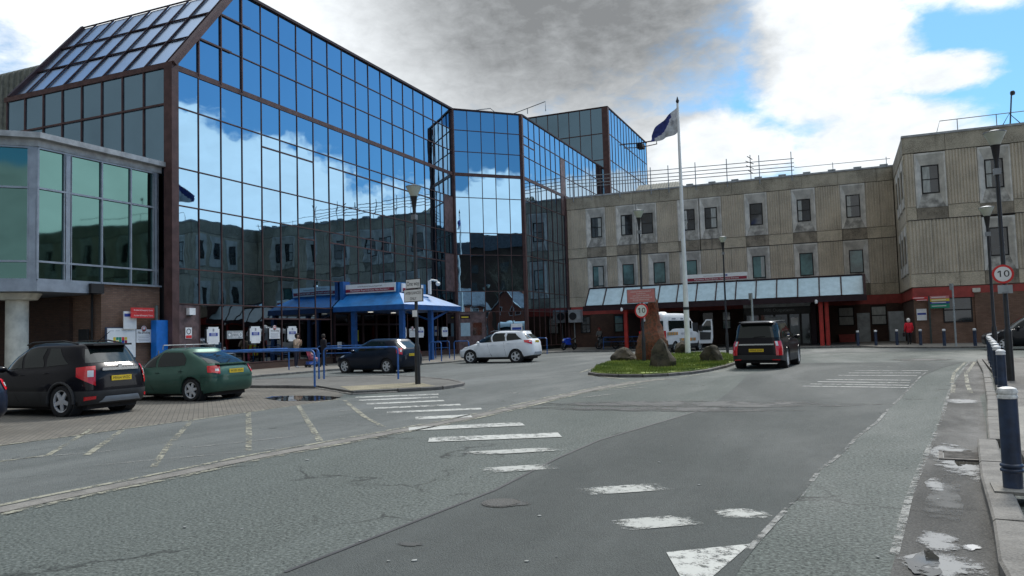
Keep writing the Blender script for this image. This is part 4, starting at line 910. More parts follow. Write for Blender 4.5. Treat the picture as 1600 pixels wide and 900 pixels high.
text('lettering', 'Manchester Royal Infirmary  Outpatients Entrance', .16, K['inkw'], ((nx0+nx1)/2, 58.825, nz0+.155), (1, 0, 0), nb, width=(nx1-nx0)*.72)
text('lettering', 'Central Manchester University Hospitals', .13, K['inkgrey'], ((nx0+nx1)/2-.2, 58.845, nz0+.39), (1, 0, 0), nb, width=(nx1-nx0)*.34)
q = MB().box((nx0+(nx1-nx0)*.62, 58.835, nz0+.33), (nx0+(nx1-nx0)*.68, 58.85, nz0+.46)).build('blue_logo', K['signblue'], nb); text('lettering', 'NHS', .11, K['inkw'], (nx0+(nx1-nx0)*.65, 58.83, nz0+.395), (1, 0, 0), nb, width=.16)
for k in range(3): MB().box((nx0+.5+k*1.6, 58.86, nz0-.2), (nx0+.6+k*1.6, 58.92, nz0)).build('board_bracket', K['black'], nb)

# ================= BLUE ENTRANCE CANOPY =================
bc = thing('blue_entrance_canopy', 'bright blue hipped entrance canopy on blue columns behind the small black car', 'canopy', (-25.4, 38, 0))
ax0, ax1, ay0, ay1 = -27.85, -22.95, 38.0, 45.2
MB().box((ax0, ay0, 3.12), (ax1, ay1, 3.42)).build('fascia', K['blue'], bc)
ix1, iy0, iy1 = -23.9, 39.1, 42.4
mb = MB(); mb.add([(ax0, ay0, 3.42), (ax1, ay0, 3.42), (ax1, ay1, 3.42), (ax0, ay1, 3.42), (ax0, iy0, 4.15), (ix1, iy0, 4.15), (ix1, iy1, 4.15), (ax0, iy1, 4.15)], [(0, 1, 5, 4), (1, 2, 6, 5), (2, 3, 7, 6), (4, 5, 6, 7)]); mb.build('hipped_roof', K['blue_roof'], bc)
MB().box((ax0, iy0, 4.14), (ix1-.1, iy1, 4.78)).build('parapet_box', K['blue_roof'], bc)
MB().box((ax0, 38.7, 3.5), (-27.6, 39.4, 4.98)).build('parapet_end', K['blue'], bc)
for x, y in ((-26.6, 38.35), (-23.3, 38.35), (-23.3, 41.7), (-23.3, 44.4)): 
    if y < 44: MB().box((x-.13, y-.13, .08), (x+.13, y+.13, 3.13)).build('column', K['blue'], bc)
MB().bar((-23.3, 41.7, 2.5), (-23.3, 44.0, 3.12), .08, .1).build('brace', K['blue'], bc); MB().bar((-23.3, 41.7, 2.5), (-25.0, 41.7, 3.12), .08, .1).build('brace', K['blue'], bc)
es = thing('main_entrance_sign', 'white and crimson main entrance sign board on the front of the blue canopy', 'sign', (-25.5, 39, 4.2))
e0 = PYy(540, 459, 39.0); e1 = PYy(617.5, 455, 39.0); ex0, ex1, ez = e0.x, e1.x, e0.z; eh = .52
MB().box((ex0, 38.98, ez-.02), (ex1, 39.07, ez+eh)).build('board', K['white'], es)
MB().box((ex0+.05, 38.96, ez+.05), (ex1-.05, 38.98, ez+.24)).build('crimson_stripe', K['signmar'], es)
text('lettering', 'Manchester Royal Infirmary Main Entrance 1', .16, K['inkw'], ((ex0+ex1)/2, 38.95, ez+.145), (1, 0, 0), es, width=(ex1-ex0)*.78)
text('lettering', 'Central Manchester University Hospitals NHS', .12, K['ink'], ((ex0+ex1)/2, 38.975, ez+.37), (1, 0, 0), es, width=(ex1-ex0)*.5)
es2 = thing('side_entrance_sign', 'white and crimson sign board on the side of the blue canopy', 'sign', (-23.9, 40, 4.2))
MB().box((-23.97, 39.4, 4.2), (-23.88, 41.9, 4.72)).build('board', K['white'], es2)
MB().box((-23.88, 39.45, 4.25), (-23.86, 41.85, 4.44)).build('crimson_stripe', K['signmar'], es2)
text('lettering', 'Manchester Royal Infirmary', .15, K['inkw'], (-23.855, 40.65, 4.345), (0, 1, 0), es2, width=1.9)
cc = thing('dome_camera', 'white swan-neck dome security camera on the blue canopy roof beside the sign', 'security camera', (-23.6, 42.2, 4.2))
MB().box((-23.68, 42.12, 4.15), (-23.52, 42.28, 5.0)).build('camera_post', K['white'], cc)
MB().tube([(-23.6, 42.2, 4.95), (-23.5, 42.3, 5.05), (-23.3, 42.6, 5.0), (-23.25, 42.65, 4.85)], .06, 8).build('camera_arm', K['white'], cc, smooth=True)
MB().lathe([(.0, -.12), (.1, -.08), (.14, 0), (.14, .1), (.05, .16)], (-23.25, 42.65, 4.78), 12).build('camera_dome', K['white'], cc, smooth=True)
# recessed entrance behind the canopy
en = thing('main_entrance_doors', 'dark recessed main entrance with glazed doors under the blue canopy', 'entrance', (-28, 38, 0))
for k, y in enumerate((38.1, 39.6, 41.1, 42.6, 44.1)):
    f = MB(); f.box((-27.9, y, .1), (-27.8, y+.08, 3.1)).box((-27.9, y+1.4, .1), (-27.8, y+1.48, 3.1)).box((-27.9, y+.08, 2.35), (-27.8, y+1.4, 2.45)).box((-27.9, y+.08, 3.02), (-27.8, y+1.4, 3.1)); o = f.build('door_frame', K['maroon_d'], en)
    MB().box((-27.88, y+.1, .12), (-27.86, y+1.38, 2.33)).build('glass_pane', K['shopglass'], o); MB().box((-27.88, y+.1, 2.47), (-27.86, y+1.38, 3.0)).build('glass_pane', K['shopglass'], o)
MB().box((-27.78, 39.75, 1.35), (-27.76, 40.5, 2.05)).build('yellow_notice', M('lime_notice', (.33, .38, .02)), en)
MB().box((-27.78, 38.3, .9), (-27.76, 38.7, 1.35)).build('paper_notice', K['white'], en)
for x, y in ((-26.2, 39.5), (-24.7, 40.6), (-26.4, 42.4)):
    MB().lathe([(.16, 0), (.16, .02), (.12, .03)], (x, y, 3.08), 12).build('ceiling_light', M('ceiling_light_glow', (.8, .8, .7), emit=(1, .95, .8, .5)), bc)
# ================= VEHICLES =================
def lerp(a, b, k): return a+(b-a)*k
def pl(pts, x):
    """piecewise value with smoothed knots"""
    if x <= pts[0][0]: return pts[0][1]
    for (a, p), (b, q) in zip(pts[:-1], pts[1:]):
        if x <= b:
            k = (x-a)/(b-a); return lerp(p, q, k*k*(3-2*k)*.35+k*.65)
    return pts[-1][1]
class Car:
    """body = stack of plan outlines; every outline is (xr, xf, halfwidth, exponent, z(x) knots)"""
    N = 176
    def __init__(s, S, arch=None, wr=.33):
        s.S = S; s.arch = arch or []; s.wr = wr
        s.rings = []
        for (xr, xf, w, ex, zk) in S:
            s.rings.append(s.outline(xr, xf, w, ex, zk))
    def outline(s, xr, xf, w, ex, zk):
        # superellipse, sampled so that t is shared by all rings (t from plan angle), uniform-ish arc length
        pts = []
        cx, a = (xr+xf)/2, (xf-xr)/2
        T = s.T()
        for th in T:
            c, n_ = math.cos(th), math.sin(th)
            e = 2/ex
            x = cx+a*math.copysign(abs(c)**e, c); y = w*math.copysign(abs(n_)**e, n_)
            pts.append(Vector((x, y, pl(zk, x) if isinstance(zk, list) else zk)))
        return pts
    _T = None
    @classmethod
    def T(cls):
        if cls._T: return cls._T
        # dense reference superellipse of exponent 5 with car aspect -> equal arc-length angles
        M_ = 4000; e = 2/6.2; P = []
        for i in range(M_+1):
            th = 2*PI*i/M_; c, n_ = math.cos(th), math.sin(th)
            P.append((2.1*math.copysign(abs(c)**e, c), .88*math.copysign(abs(n_)**e, n_)))
        L = [0]
        for a, b in zip(P[:-1], P[1:]): L.append(L[-1]+math.hypot(a[0]-b[0], a[1]-b[1]))
        out = []; j = 0
        for k in range(cls.N):
            t_ = L[-1]*k/cls.N
            while L[j+1] < t_: j += 1
            out.append(2*PI*(j+(t_-L[j])/(L[j+1]-L[j]+1e-9))/M_)
        cls._T = out; return out
    def surf(s, t, v):
        """t = ring parameter 0..N (float), v = ring level (float)"""
        i = int(math.floor(v)); i = max(0, min(len(s.rings)-2, i)); k = v-i
        j = int(math.floor(t)) % s.N; q = t-math.floor(t)
        g = lambda rg: rg[j].lerp(rg[(j+1) % s.N], q)
        return g(s.rings[i]).lerp(g(s.rings[i+1]), k)
    def t_at(s, x, side, v):
        """ring parameter on the given side (+1 left, -1 right) where the surface has this x"""
        # param 0 is front (+x), N/2 is rear; left side (y>0) t in 0..N/2
        lo, hi = 0.0, s.N/2
        for _ in range(30):
            m = (lo+hi)/2; p = s.surf(m if side > 0 else s.N-m, v)
            if p.x > x: lo = m
            else: hi = m
        return (lo+hi)/2 if side > 0 else s.N-(lo+hi)/2
    def t_rear(s, y, v):
        lo, hi = s.N/4, s.N/2
        for _ in range(30):
            m = (lo+hi)/2; p = s.surf(m, v)
            if p.y > abs(y): lo = m
            else: hi = m
        m = (lo+hi)/2
        return m if y > 0 else s.N-m
    def t_front(s, y, v):
        lo, hi = 0, s.N/4
        for _ in range(30):
            m = (lo+hi)/2; p = s.surf(m, v)
            if p.y < abs(y): lo = m
            else: hi = m
        m = (lo+hi)/2
        return m if y > 0 else -m
    def body(s, name, mats, parent, lvmat, close=True):
        me = bpy.data.meshes.new(name); N = s.N; vs = []
        for li, rg in enumerate(s.rings):
            for p in rg:
                p = p.copy()
                for (ax, ar) in s.arch:      # wheel arches: push the surface up round the wheel
                    if abs(p.y) > .35:
                        dx = p.x-ax; r = ar
                        if abs(dx) < r:
                            zt = s.wr+math.sqrt(r*r-dx*dx)
                            if p.z < zt:
                                p.z = zt+.0015*li
                vs.append(tuple(p))
        fs = []; mi = []
        for i in range(len(s.rings)-1):
            for j in range(N):
                f = (i*N+j, i*N+(j+1) % N, (i+1)*N+(j+1) % N, (i+1)*N+j); fs.append(f)
                m_ = lvmat[i]
                mi.append(m_)
        L = len(s.rings)
        fs.append(tuple((L-1)*N+j for j in range(N))); mi.append(lvmat[-1])
        me.from_pydata(vs, [], fs)
        for m_ in mats: me.materials.append(m_)
        me.polygons.foreach_set('material_index', mi); me.polygons.foreach_set('use_smooth', [True]*len(fs)); me.update()
        b = bmesh.new(); b.from_mesh(me); bmesh.ops.remove_doubles(b, verts=b.verts, dist=.0005); bmesh.ops.recalc_face_normals(b, faces=b.faces); b.to_mesh(me); b.free()
        me.set_sharp_from_angle(angle=math.radians(48))
        o = bpy.data.objects.new(name, me); COL.objects.link(o); o.parent = parent; return o
    def patch(s, name, quad, mat, parent, off=.008, nu=14, nv=5, label=None, th=.0):
        """quad = (t00,v00),(t10,v10),(t11,v11),(t01,v01) on the body surface, lifted by off"""
        (a, b, c, d) = quad; vs = []
        for j in range(nv+1):
            for i in range(nu+1):
                u, w_ = i/nu, j/nv
                t_ = lerp(lerp(a[0], b[0], u), lerp(d[0], c[0], u), w_); v_ = lerp(lerp(a[1], b[1], u), lerp(d[1], c[1], u), w_)
                p = s.surf(t_, v_); e = .05
                du = s.surf(t_+e*4, v_)-s.surf(t_-e*4, v_); dv = s.surf(t_, v_+e)-s.surf(t_, v_-e)
                n = du.cross(dv); n = n.normalized() if n.length > 1e-9 else Vector((0, 0, 1))
                edge = (i in (0, nu) or j in (0, nv))
                if n.dot(p-Vector((p.x*.8, 0, .6))) < 0: n = -n
                vs.append(p+n*(off if not edge else (off if not th else .002)))
        fs = [(j*(nu+1)+i, j*(nu+1)+i+1, (j+1)*(nu+1)+i+1, (j+1)*(nu+1)+i) for j in range(nv) for i in range(nu)]
        # a skirt so that the patch has thickness
        k = len(vs); rim = [i for i in range(nu+1)]+[j*(nu+1)+nu for j in range(1, nv+1)]+[nv*(nu+1)+i for i in range(nu-1, -1, -1)]+[j*(nu+1) for j in range(nv-1, 0, -1)]
        me = bpy.data.meshes.new(name); me.from_pydata([tuple(v) for v in vs], [], fs); me.materials.append(mat)
        me.polygons.foreach_set('use_smooth', [True]*len(fs)); me.update()
        b_ = bmesh.new(); b_.from_mesh(me); bmesh.ops.recalc_face_normals(b_, faces=b_.faces)
        b_.faces.ensure_lookup_table(); f0 = b_.faces[len(b_.faces)//2]; c0 = f0.calc_center_median()
        if f0.normal.dot(c0-Vector((c0.x*.8, 0, .6))) < 0: bmesh.ops.reverse_faces(b_, faces=b_.faces)
        b_.to_mesh(me); b_.free()
        o = bpy.data.objects.new(name, me); COL.objects.link(o); o.parent = parent
        if label: o['label'] = label
        return o
_wm = {}
def wheel(parent, x, y, r, w=.22, spokes=5, side=1, rimmat='alloy', double=False, name='wheel', rr=.72):
    key = (round(r, 3), w, spokes, double, rimmat)
    if key not in _wm:
        mb = MB(); R_ = r
        mb.lathe([(R_*rr, -w/2), (R_*.93, -w/2), (R_, -w/2+.03), (R_, w/2-.03), (R_*.94, w/2), (R_*rr, w/2), (R_*rr*.97, w/2-.03), (R_*rr*.9, -w/2+.04)], (0, 0, 0), 28, axis='Y', cap=False)
        me = bpy.data.meshes.new('wheel'); me.from_pydata(mb.v, [], mb.f); me.materials.append(K['tyre']); me.polygons.foreach_set('use_smooth', [True]*len(me.polygons)); me.set_sharp_from_angle(angle=.6)
        m2 = MB(); q = R_*rr
        m2.lathe([(q*.99, w/2-.012), (q*.90, w/2-.02), (q*.88, w/2-.06), (q*.99, w/2-.06)], (0, 0, 0), 28, axis='Y', cap=False)
        m2.lathe([(q*.2, w/2-.06), (q*.2, w/2-.022), (q*.12, w/2-.015), (0, w/2-.015)], (0, 0, 0), 14, axis='Y')
        for k in range(spokes):
            for dd in ((-.13, .13) if double else (0,)):
                a = 2*PI*k/spokes+PI/2+dd; ca, sa = math.cos(a), math.sin(a)
                p0 = Vector((ca*q*.12, w/2-.03, sa*q*.12)); p1 = Vector((ca*q*.93, w/2-.035, sa*q*.93))
                wd = q*(.19 if double else .40)
                d = (p1-p0).normalized(); sd_ = Vector((-d.z, 0, d.x))
                vs = [p0-sd_*wd*.5, p0+sd_*wd*.5, p1+sd_*wd*.34, p1-sd_*wd*.34]
                vs = [v+Vector((0, .012, 0)) for v in vs]+[v-Vector((0, .02, 0)) for v in vs]
                m2.add(vs, [(0, 1, 2, 3), (7, 6, 5, 4), (0, 4, 5, 1), (1, 5, 6, 2), (2, 6, 7, 3), (3, 7, 4, 0)])
        me2 = bpy.data.meshes.new('rim'); me2.from_pydata(m2.v, [], m2.f); me2.materials.append(K[rimmat])
        b_ = bmesh.new(); b_.from_mesh(me2); bmesh.ops.recalc_face_normals(b_, faces=b_.faces); b_.to_mesh(me2); b_.free()
        m3 = MB().lathe([(0, w/2-.10), (q*.98, w/2-.10), (q*.98, w/2-.11), (0, w/2-.11)], n=24, axis='Y'); me3 = bpy.data.meshes.new('brake_disc'); me3.from_pydata(m3.v, [], m3.f); me3.materials.append(K['trim'])
        _wm[key] = (me, me2, me3)
    me, me2, me3 = _wm[key]
    o = link(name, me, parent); o.location = (x, y, r); o.rotation_euler = (0, R.uniform(0, 1.2), 0 if side > 0 else PI)
    link('rim', me2, o); link('brake_disc', me3, o); return o
def paint(name, col, flake=0.0, rough=.3):
    return M(name, col, rough=rough, var=.03, coat=.3, spec=.12, metal=flake)
def plate(parent, p, rot, s, w=.52, h=.11, mat='plate_y'):
    """number plate: p centre, rot = heading angle of its normal in the xy plane, tilt"""
    n = Vector((math.cos(rot), math.sin(rot), 0)); X = n.cross(Vector((0, 0, 1)))*-1
    p = Vector(p); mb = MB(); Z = Vector((0, 0, 1))
    vs = [p+X*(a*w/2)+Z*(b*h/2)+n*c for c in (0, .012) for a, b in ((-1, -1), (1, -1), (1, 1), (-1, 1))]
    mb.add(vs, [(3, 2, 1, 0), (4, 5, 6, 7), (0, 1, 5, 4), (1, 2, 6, 5), (2, 3, 7, 6), (3, 0, 4, 7)])
    o = mb.build('number_plate', K[mat], parent, rawlocal=True)
    text('plate_lettering', s, .088, K['ink'], p+n*.013, X, o, width=w*.86, rawlocal=True, depth=.002, bold=.02)
    return o
def mirrors(c, parent, x, z, w, mat):
    for s_ in (1, -1):
        mb = MB(); mb.lathe([(0, -.11), (.05, -.1), (.075, -.04), (.075, .05), (.05, .1), (0, .11)], (0, 0, 0), 10, axis='Y')
        vs = [(x+v[0]*.9, s_*(w+.10)+v[1], z+v[2]) for v in mb.v]
        m2 = MB(); m2.add(vs, mb.f); m2.bar((x+.02, s_*(w-.08), z-.05), (x, s_*(w+.04), z-.02), .05, .04)
        m2.build('door_mirror', mat, parent, rawlocal=True, smooth=True)
def seams(C, car, xs, v0, v1, parent):
    for x in xs:
        for sd_ in (1, -1):
            t0, t1 = C.t_at(x, sd_, v0), C.t_at(x, sd_, v1); d = .07
            C.patch('door_seam', ((t0-d, v0), (t0+d, v0), (t1+d, v1), (t1-d, v1)), K['slot'], parent, off=.003, nu=1, nv=6)
def hatch(name, label, loc, rz, spec):
    """builds a five-door car from a spec dict"""
    g = spec; L2, Wd, Ht = g['L']/2, g['W']/2, g['H']
    th = thing(name, label, 'car', loc, rz)
    P = g['paint']; tr = K['trim'] if g.get('clad') else P
    zb = g.get('zb', .2); bl = g['belt']   # belt knots [(x,z)]
    xrb, xfb = -L2, L2
    B0, B1, B2 = .30+g.get('lift', 0), .52+g.get('lift', 0), .72+g.get('lift', 0)
    hood = g['hood']; xw, xr_ = g['cowl'], g['tail']       # windscreen base x, rear-window base x
    tx = g.get('top', (-L2+.55, .55))                       # roof rear/front x at glass top
    zg = Ht-.13
    S = [
        (xrb+.10, xfb-.12, Wd*.93, 5.5, [(-L2, zb+.06), (-L2+.5, zb), (L2-.5, zb), (L2, zb+.04)]),
        (xrb+.02, xfb-.03, Wd*.985, 5.2, [(-L2, B0+.04), (-L2+.6, B0-.04), (L2-.6, B0-.04), (L2, B0)]),
        (xrb, xfb, Wd, 5.0, [(-L2, B1), (L2, B1)]),
        (xrb+.02, xfb-.02, Wd*.995, 4.8, [(-L2, B2+.02), (L2, B2-.06)]),
        (xrb+.05+g.get('tuck', 0), xfb-.12, Wd*.965, 4.6, [(x, z-.13 if x < L2-.5 else z-.07) for x, z in bl]),
        (xrb+.09+g.get('tuck', 0), xfb-.20, Wd*.93, 4.4, [(x, z-.02) for x, z in bl]),
        (xr_, xw, Wd*.875, g.get('gex', 4.2), [(x, z+.035) for x, z in bl]),
        (lerp(xr_, tx[0], .5)+g.get('rb', .0), lerp(xw, tx[1], .5)+.0, Wd*.835, 4.2, [(-L2, (zg+bl[2][1])/2+.04), (L2, (zg+bl[2][1])/2+.03)]),
        (tx[0], tx[1], Wd*.76, 4.0, g.get('zg', [(-L2, zg-.03), (-.4, zg+.01), (.2, zg+.0), (L2, zg-.04)])),
        (tx[0]+.04, tx[1]-.14, Wd*.69, 3.8, [(-L2, Ht-.08), (-.8, Ht-.05), (0, Ht-.04), (.6, Ht-.08)]),
        (tx[0]+.14, tx[1]-.34, Wd*.56, 3.4, [(-L2, Ht-.05), (-.8, Ht-.01), (0, Ht-.005), (.6, Ht-.045)]),
        (tx[0]+.5, tx[1]-.7, Wd*.28, 3.0, [(-L2, Ht-.02), (-.5, Ht), (.6, Ht-.01)]),
    ]
    S = [(a, b, c_, d+g.get('sq', 1.2), z) for a, b, c_, d, z in S]
    ax = g['axles']; wr = g['wr']
    C = Car(S, [(ax[0], wr+.055), (ax[1], wr+.055)], wr)
    C.body('body', [P, tr, K['trim']], th, [2 if g.get('clad') else 0, 1 if not g.get('clad1') else 0, 0 if not g.get('clad2') else 1, 0, 0, 0, 0, 0, 0, 0, 0, 0])
    # arch liner / underbody
    MB().box((-L2+.3, -Wd*.72, zb-.07), (L2-.3, Wd*.72, .62)).build('underbody', K['slot'], th, rawlocal=True)
    for x_ in ax:
        for s_ in (1, -1): MB().lathe([(wr+.05, -.12), (wr+.05, .14), (wr+.02, .14), (wr+.02, -.12)], (x_, s_*(Wd-.2), wr), 24, axis='Y', cap=False).build('arch_liner', K['slot'], th, rawlocal=True)
    if g.get('archtrim'):
        for x_ in ax:
            for s_ in (1, -1):
                mb = MB(); rr_ = wr+.06; pts = []
                for k in range(15):
                    a = math.radians(-8+196*k/14); pts.append((x_+rr_*math.cos(a)*1.02, s_*(Wd*.985), wr+rr_*math.sin(a)))
                mb.tube(pts, .032, 6); mb.build('arch_trim', K['trim'], th, rawlocal=True, smooth=True)
    for x_ in ax:
        for s_ in (1, -1): wheel(th, x_, s_*(Wd-.125), wr, .215, g.get('spokes', 5), s_, g.get('rim', 'alloy'), g.get('dbl', False))
    # glass
    va, vb = 6.12, 8.0
    for s_ in (1, -1):
        for (xa, xb, xc, xd) in g['side']:      # lower rear x, lower front x, upper front x, upper rear x
            C.patch('side_window', ((C.t_at(xa, s_, va), va), (C.t_at(xb, s_, va), va), (C.t_at(xc, s_, vb), vb), (C.t_at(xd, s_, vb), vb)), K['carglass'], th, off=.006, nu=10, nv=6)
    yw = Wd*.66
    C.patch('windscreen', ((C.t_front(-Wd*.76, 6.1), 6.1), (C.t_front(Wd*.76, 6.1), 6.1), (C.t_front(Wd*.60, 8.1), 8.1), (C.t_front(-Wd*.60, 8.1), 8.1)), K['carglass'], th, off=.006, nu=16, nv=8)
    ry = g.get('ry', (.72, .60)); rv = g.get('rv', (6.15, 8.05))
    C.patch('rear_window', ((C.t_rear(Wd*ry[0], rv[0]), rv[0]), (C.t_rear(-Wd*ry[0], rv[0]), rv[0]), (C.t_rear(-Wd*ry[1], rv[1]), rv[1]), (C.t_rear(Wd*ry[1], rv[1]), rv[1])), K['carglass'], th, off=.006, nu=16, nv=8)
    seams(C, th, g['seams'], 1.1, 5.9, th)
    # lights
    for s_ in (1, -1):
        (x0, v0), (y0, v1) = g['tl'][0], g['tl'][1]
        t0, t1 = C.t_at(x0, s_, (v0+v1)/2), C.t_rear(s_*y0, (v0+v1)/2)
        a = (t0, v0+g.get('tls', 0)), (t1, v0), (t1, v1), (t0, v1-g.get('tls', 0)*.3)
        o = C.patch('tail_light', a, K[g.get('tlm', 'taillight')], th, off=.018, nu=16, nv=6)
        tm = lerp(t0, t1, .62); te = lerp(t0, t1, .9); vm = lerp(v0, v1, .35); vn = lerp(v0, v1, .65) if not g.get('tlc') else v1-.05
        C.patch('clear_lens', ((tm, vm if not g.get('tlc') else vn-1.3), (te, vm if not g.get('tlc') else vn-1.3), (te, vn), (tm, vn)), K['lamp_clear'], o, off=.024, nu=4, nv=3)
        t0, t1 = C.t_at(L2-.62, s_, 4.2), C.t_front(s_*Wd*.62, 4.0); t1 = t1+C.N if t1 < 0 else t1
        C.patch('headlight', ((t0, 4.0), (t1, 3.3), (t1, 4.3), (t0, 4.75)), K['lamp_clear'], th, off=.012, nu=8, nv=4)
        for (x_, wd) in g['handles']:
            t_ = C.t_at(x_, s_, 4.35); t2 = C.t_at(x_+wd, s_, 4.35); C.patch('door_handle', ((t_, 4.25), (t2, 4.25), (t2, 4.42), (t_, 4.42)), P if not g.get('hm') else K[g['hm']], th, off=.03, nu=4, nv=2, th=1)
    C.patch('grille', ((C.t_front(-Wd*.5, 2.8), 2.6), (C.t_front(Wd*.5, 2.8), 2.6), (C.t_front(Wd*.5, 3.6), 3.7), (C.t_front(-Wd*.5, 3.6), 3.7)), K['trim'], th, off=.008)
    mirrors(C, th, xw-.42, bl[3][1]+.07, Wd*.95, g.get('mirmat', P))
    rx = lambda v: C.surf(C.N/2, v).x
    if 'plate' in g:
        v, s_ = g['plate']; p = C.surf(C.N/2, v); plate(th, (p.x-g.get('po', .012), 0, p.z), PI, s_)
    th_c = C
    return th, C
navy_p = paint('dark_navy_car_paint', (.010, .014, .024)); black_p = paint('black_car_paint', (.006, .006, .009))
green_p = paint('metallic_green_car_paint', (.05, .11, .085), flake=.3, rough=.35); white_p = paint('white_car_paint', (.72, .75, .78), rough=.3)
smokeblue_p = paint('deep_blue_car_paint', (.012, .018, .034)); taxi_p = paint('black_cab_paint', (.010, .012, .016))

mok = dict(L=4.28, W=1.78, H=1.64, paint=black_p, clad=True, archtrim=True, zb=.22, lift=.04, wr=.345, axles=(-1.30, 1.255),
    belt=[(-2.14, 1.10), (-1.5, 1.10), (-.5, 1.03), (.7, .99), (1.3, .97), (2.14, .78)], hood=1, cowl=.98, tail=-1.98, top=(-1.72, .25), gex=4.0,
    side=[(-.62, .02, -.02, -.62), (.10, .93, .12, .05), (-1.42, -.72, -.72, -1.05)], seams=(-.68, .06, 1.0), tl=((-1.72, 2.5), (.60, 5.2)), tls=1.0, tlm='taillight',
    handles=((-.9, .2), (-.1, .2)), plate=(3.2, 'MX64 WZC'), spokes=5, ry=(.74, .62), rv=(6.2, 7.9))
m1, C1 = hatch('parked_car', 'black crossover car with silver rear skid plate, parked beside the green hatchback', (-17.18, 12.62, 0), PI, mok)
P_ = lambda C, v: C.surf(C.N/2, v)
p = P_(C1, 4.5); MB().box((p.x-.03, -.46, p.z-.03), (p.x+.02, .46, p.z+.03)).build('chrome_strip', K['chrome'], m1, rawlocal=True)
p = P_(C1, 1.5); C1.patch('skid_plate', ((C1.t_rear(.55, .8), .45), (C1.t_rear(-.55, .8), .45), (C1.t_rear(-.42, 1.3), 1.3), (C1.t_rear(.42, 1.3), 1.3)), K['silver'], m1, off=.025, nu=10, nv=4)
for s_ in (1, -1): C1.patch('rear_reflector', ((C1.t_rear(s_*.78, 1.2), 1.0), (C1.t_rear(s_*.62, 1.2), 1.05), (C1.t_rear(s_*.62, 1.4), 1.4), (C1.t_rear(s_*.78, 1.4), 1.4)), K['taillight'], m1, off=.02)
MB().box((-1.86, -.5, 1.55), (-1.5, .5, 1.59)).build('roof_spoiler', black_p, m1, rawlocal=True)
MB().tube([(-1.35, 0, 1.63), (-1.75, 0, 1.86)], [.012, .005], 6).build('roof_aerial', K['blackm'], m1, rawlocal=True)
for s_ in (1, -1): MB().tube([(-1.45, s_*.56, 1.60), (-1.0, s_*.58, 1.67), (0, s_*.57, 1.66), (.25, s_*.55, 1.60)], .018, 6).build('roof_rail', K['trim'], m1, rawlocal=True)
MB().bar((P_(C1, 6.6).x-.02, -.02, P_(C1, 6.3).z), (P_(C1, 6.6).x-.0, .32, P_(C1, 6.45).z), .03, .03).build('rear_wiper', K['blackm'], m1, rawlocal=True)
MB().lathe([(.0, -.02), (.055, -.02), (.055, .01), (0, .01)], (P_(C1, 5.1).x-.03, 0, P_(C1, 5.05).z), 14, axis='X').build('badge', K['chrome'], m1, rawlocal=True)

ast = dict(L=4.11, W=1.70, H=1.42, paint=green_p, zb=.2, wr=.30, axles=(-1.24, 1.37),
    belt=[(-2.06, .93), (-1.5, .93), (-.5, .87), (.7, .84), (1.2, .84), (2.06, .66)], hood=1, cowl=.95, tail=-1.90, top=(-1.05, .18), gex=3.8, rb=-.07,
    side=[(-.95, .02, -.10, -.78), (.10, .98, .16, -.02)], seams=(-.98, .06, 1.0), tl=((-1.74, 2.9), (.54, 5.2)), tlm='taillight', tls=.3,
    handles=((-.95, .17), (-.12, .17)), plate=(3.6, 'W105 XNA'), spokes=6, rim='alloy', ry=(.76, .62), rv=(6.15, 8.1), tuck=.0)
a1, C2 = hatch('parked_car', 'metallic green hatchback car parked between the black crossover and the blue rails', (-17.14, 16.28, 0), PI, ast)
MB().box((-1.98, -.58, .955), (-1.84, .58, .985)).build('boot_spoiler', green_p, a1, rawlocal=True)
MB().tube([(.05, -.53, 1.50), (.05, .53, 1.50)], .014, 6).tube([(.05, -.55, 1.38), (.05, -.53, 1.50)], .014, 6).tube([(.05, .55, 1.38), (.05, .53, 1.50)], .014, 6).build('roof_bar', K['galv'], a1, rawlocal=True)
MB().tube([(-.75, -.53, 1.50), (-.75, .53, 1.50)], .014, 6).tube([(-.75, -.55, 1.36), (-.75, -.53, 1.50)], .014, 6).tube([(-.75, .55, 1.36), (-.75, .53, 1.50)], .014, 6).build('roof_bar', K['galv'], a1, rawlocal=True)
MB().tube([(-1.35, -.3, 1.16), (-1.42, .1, 1.19)], .012, 5).build('rear_wiper', K['blackm'], a1, rawlocal=True)
C2.patch('bumper_strip', ((C2.t_at(-1.55, 1, 2.6), 2.55), (C2.t_at(-1.55, -1, 2.6), 2.55), (C2.t_at(-1.55, -1, 2.9), 2.75), (C2.t_at(-1.55, 1, 2.9), 2.75)), green_p, a1, off=.015, nu=30, nv=2)

nav = dict(mok); nav.update(L=4.2, W=1.76, H=1.46, paint=smokeblue_p, clad=False, archtrim=False, lift=0, zb=.2, wr=.31, axles=(-1.3, 1.3), belt=[(-2.1, .95), (-1.5, .95), (-.5, .92), (.7, .9), (1.2, .88), (2.1, .7)], top=(-1.35, .2), plate=(3.9, 'MA58 KDT'), tl=((-1.65, 3.0), (.60, 5.4)))
n1_, C3 = hatch('parked_car', 'dark blue hatchback car cut off by the left edge of the view', (-17.05, 9.32, 0), PI, nav)

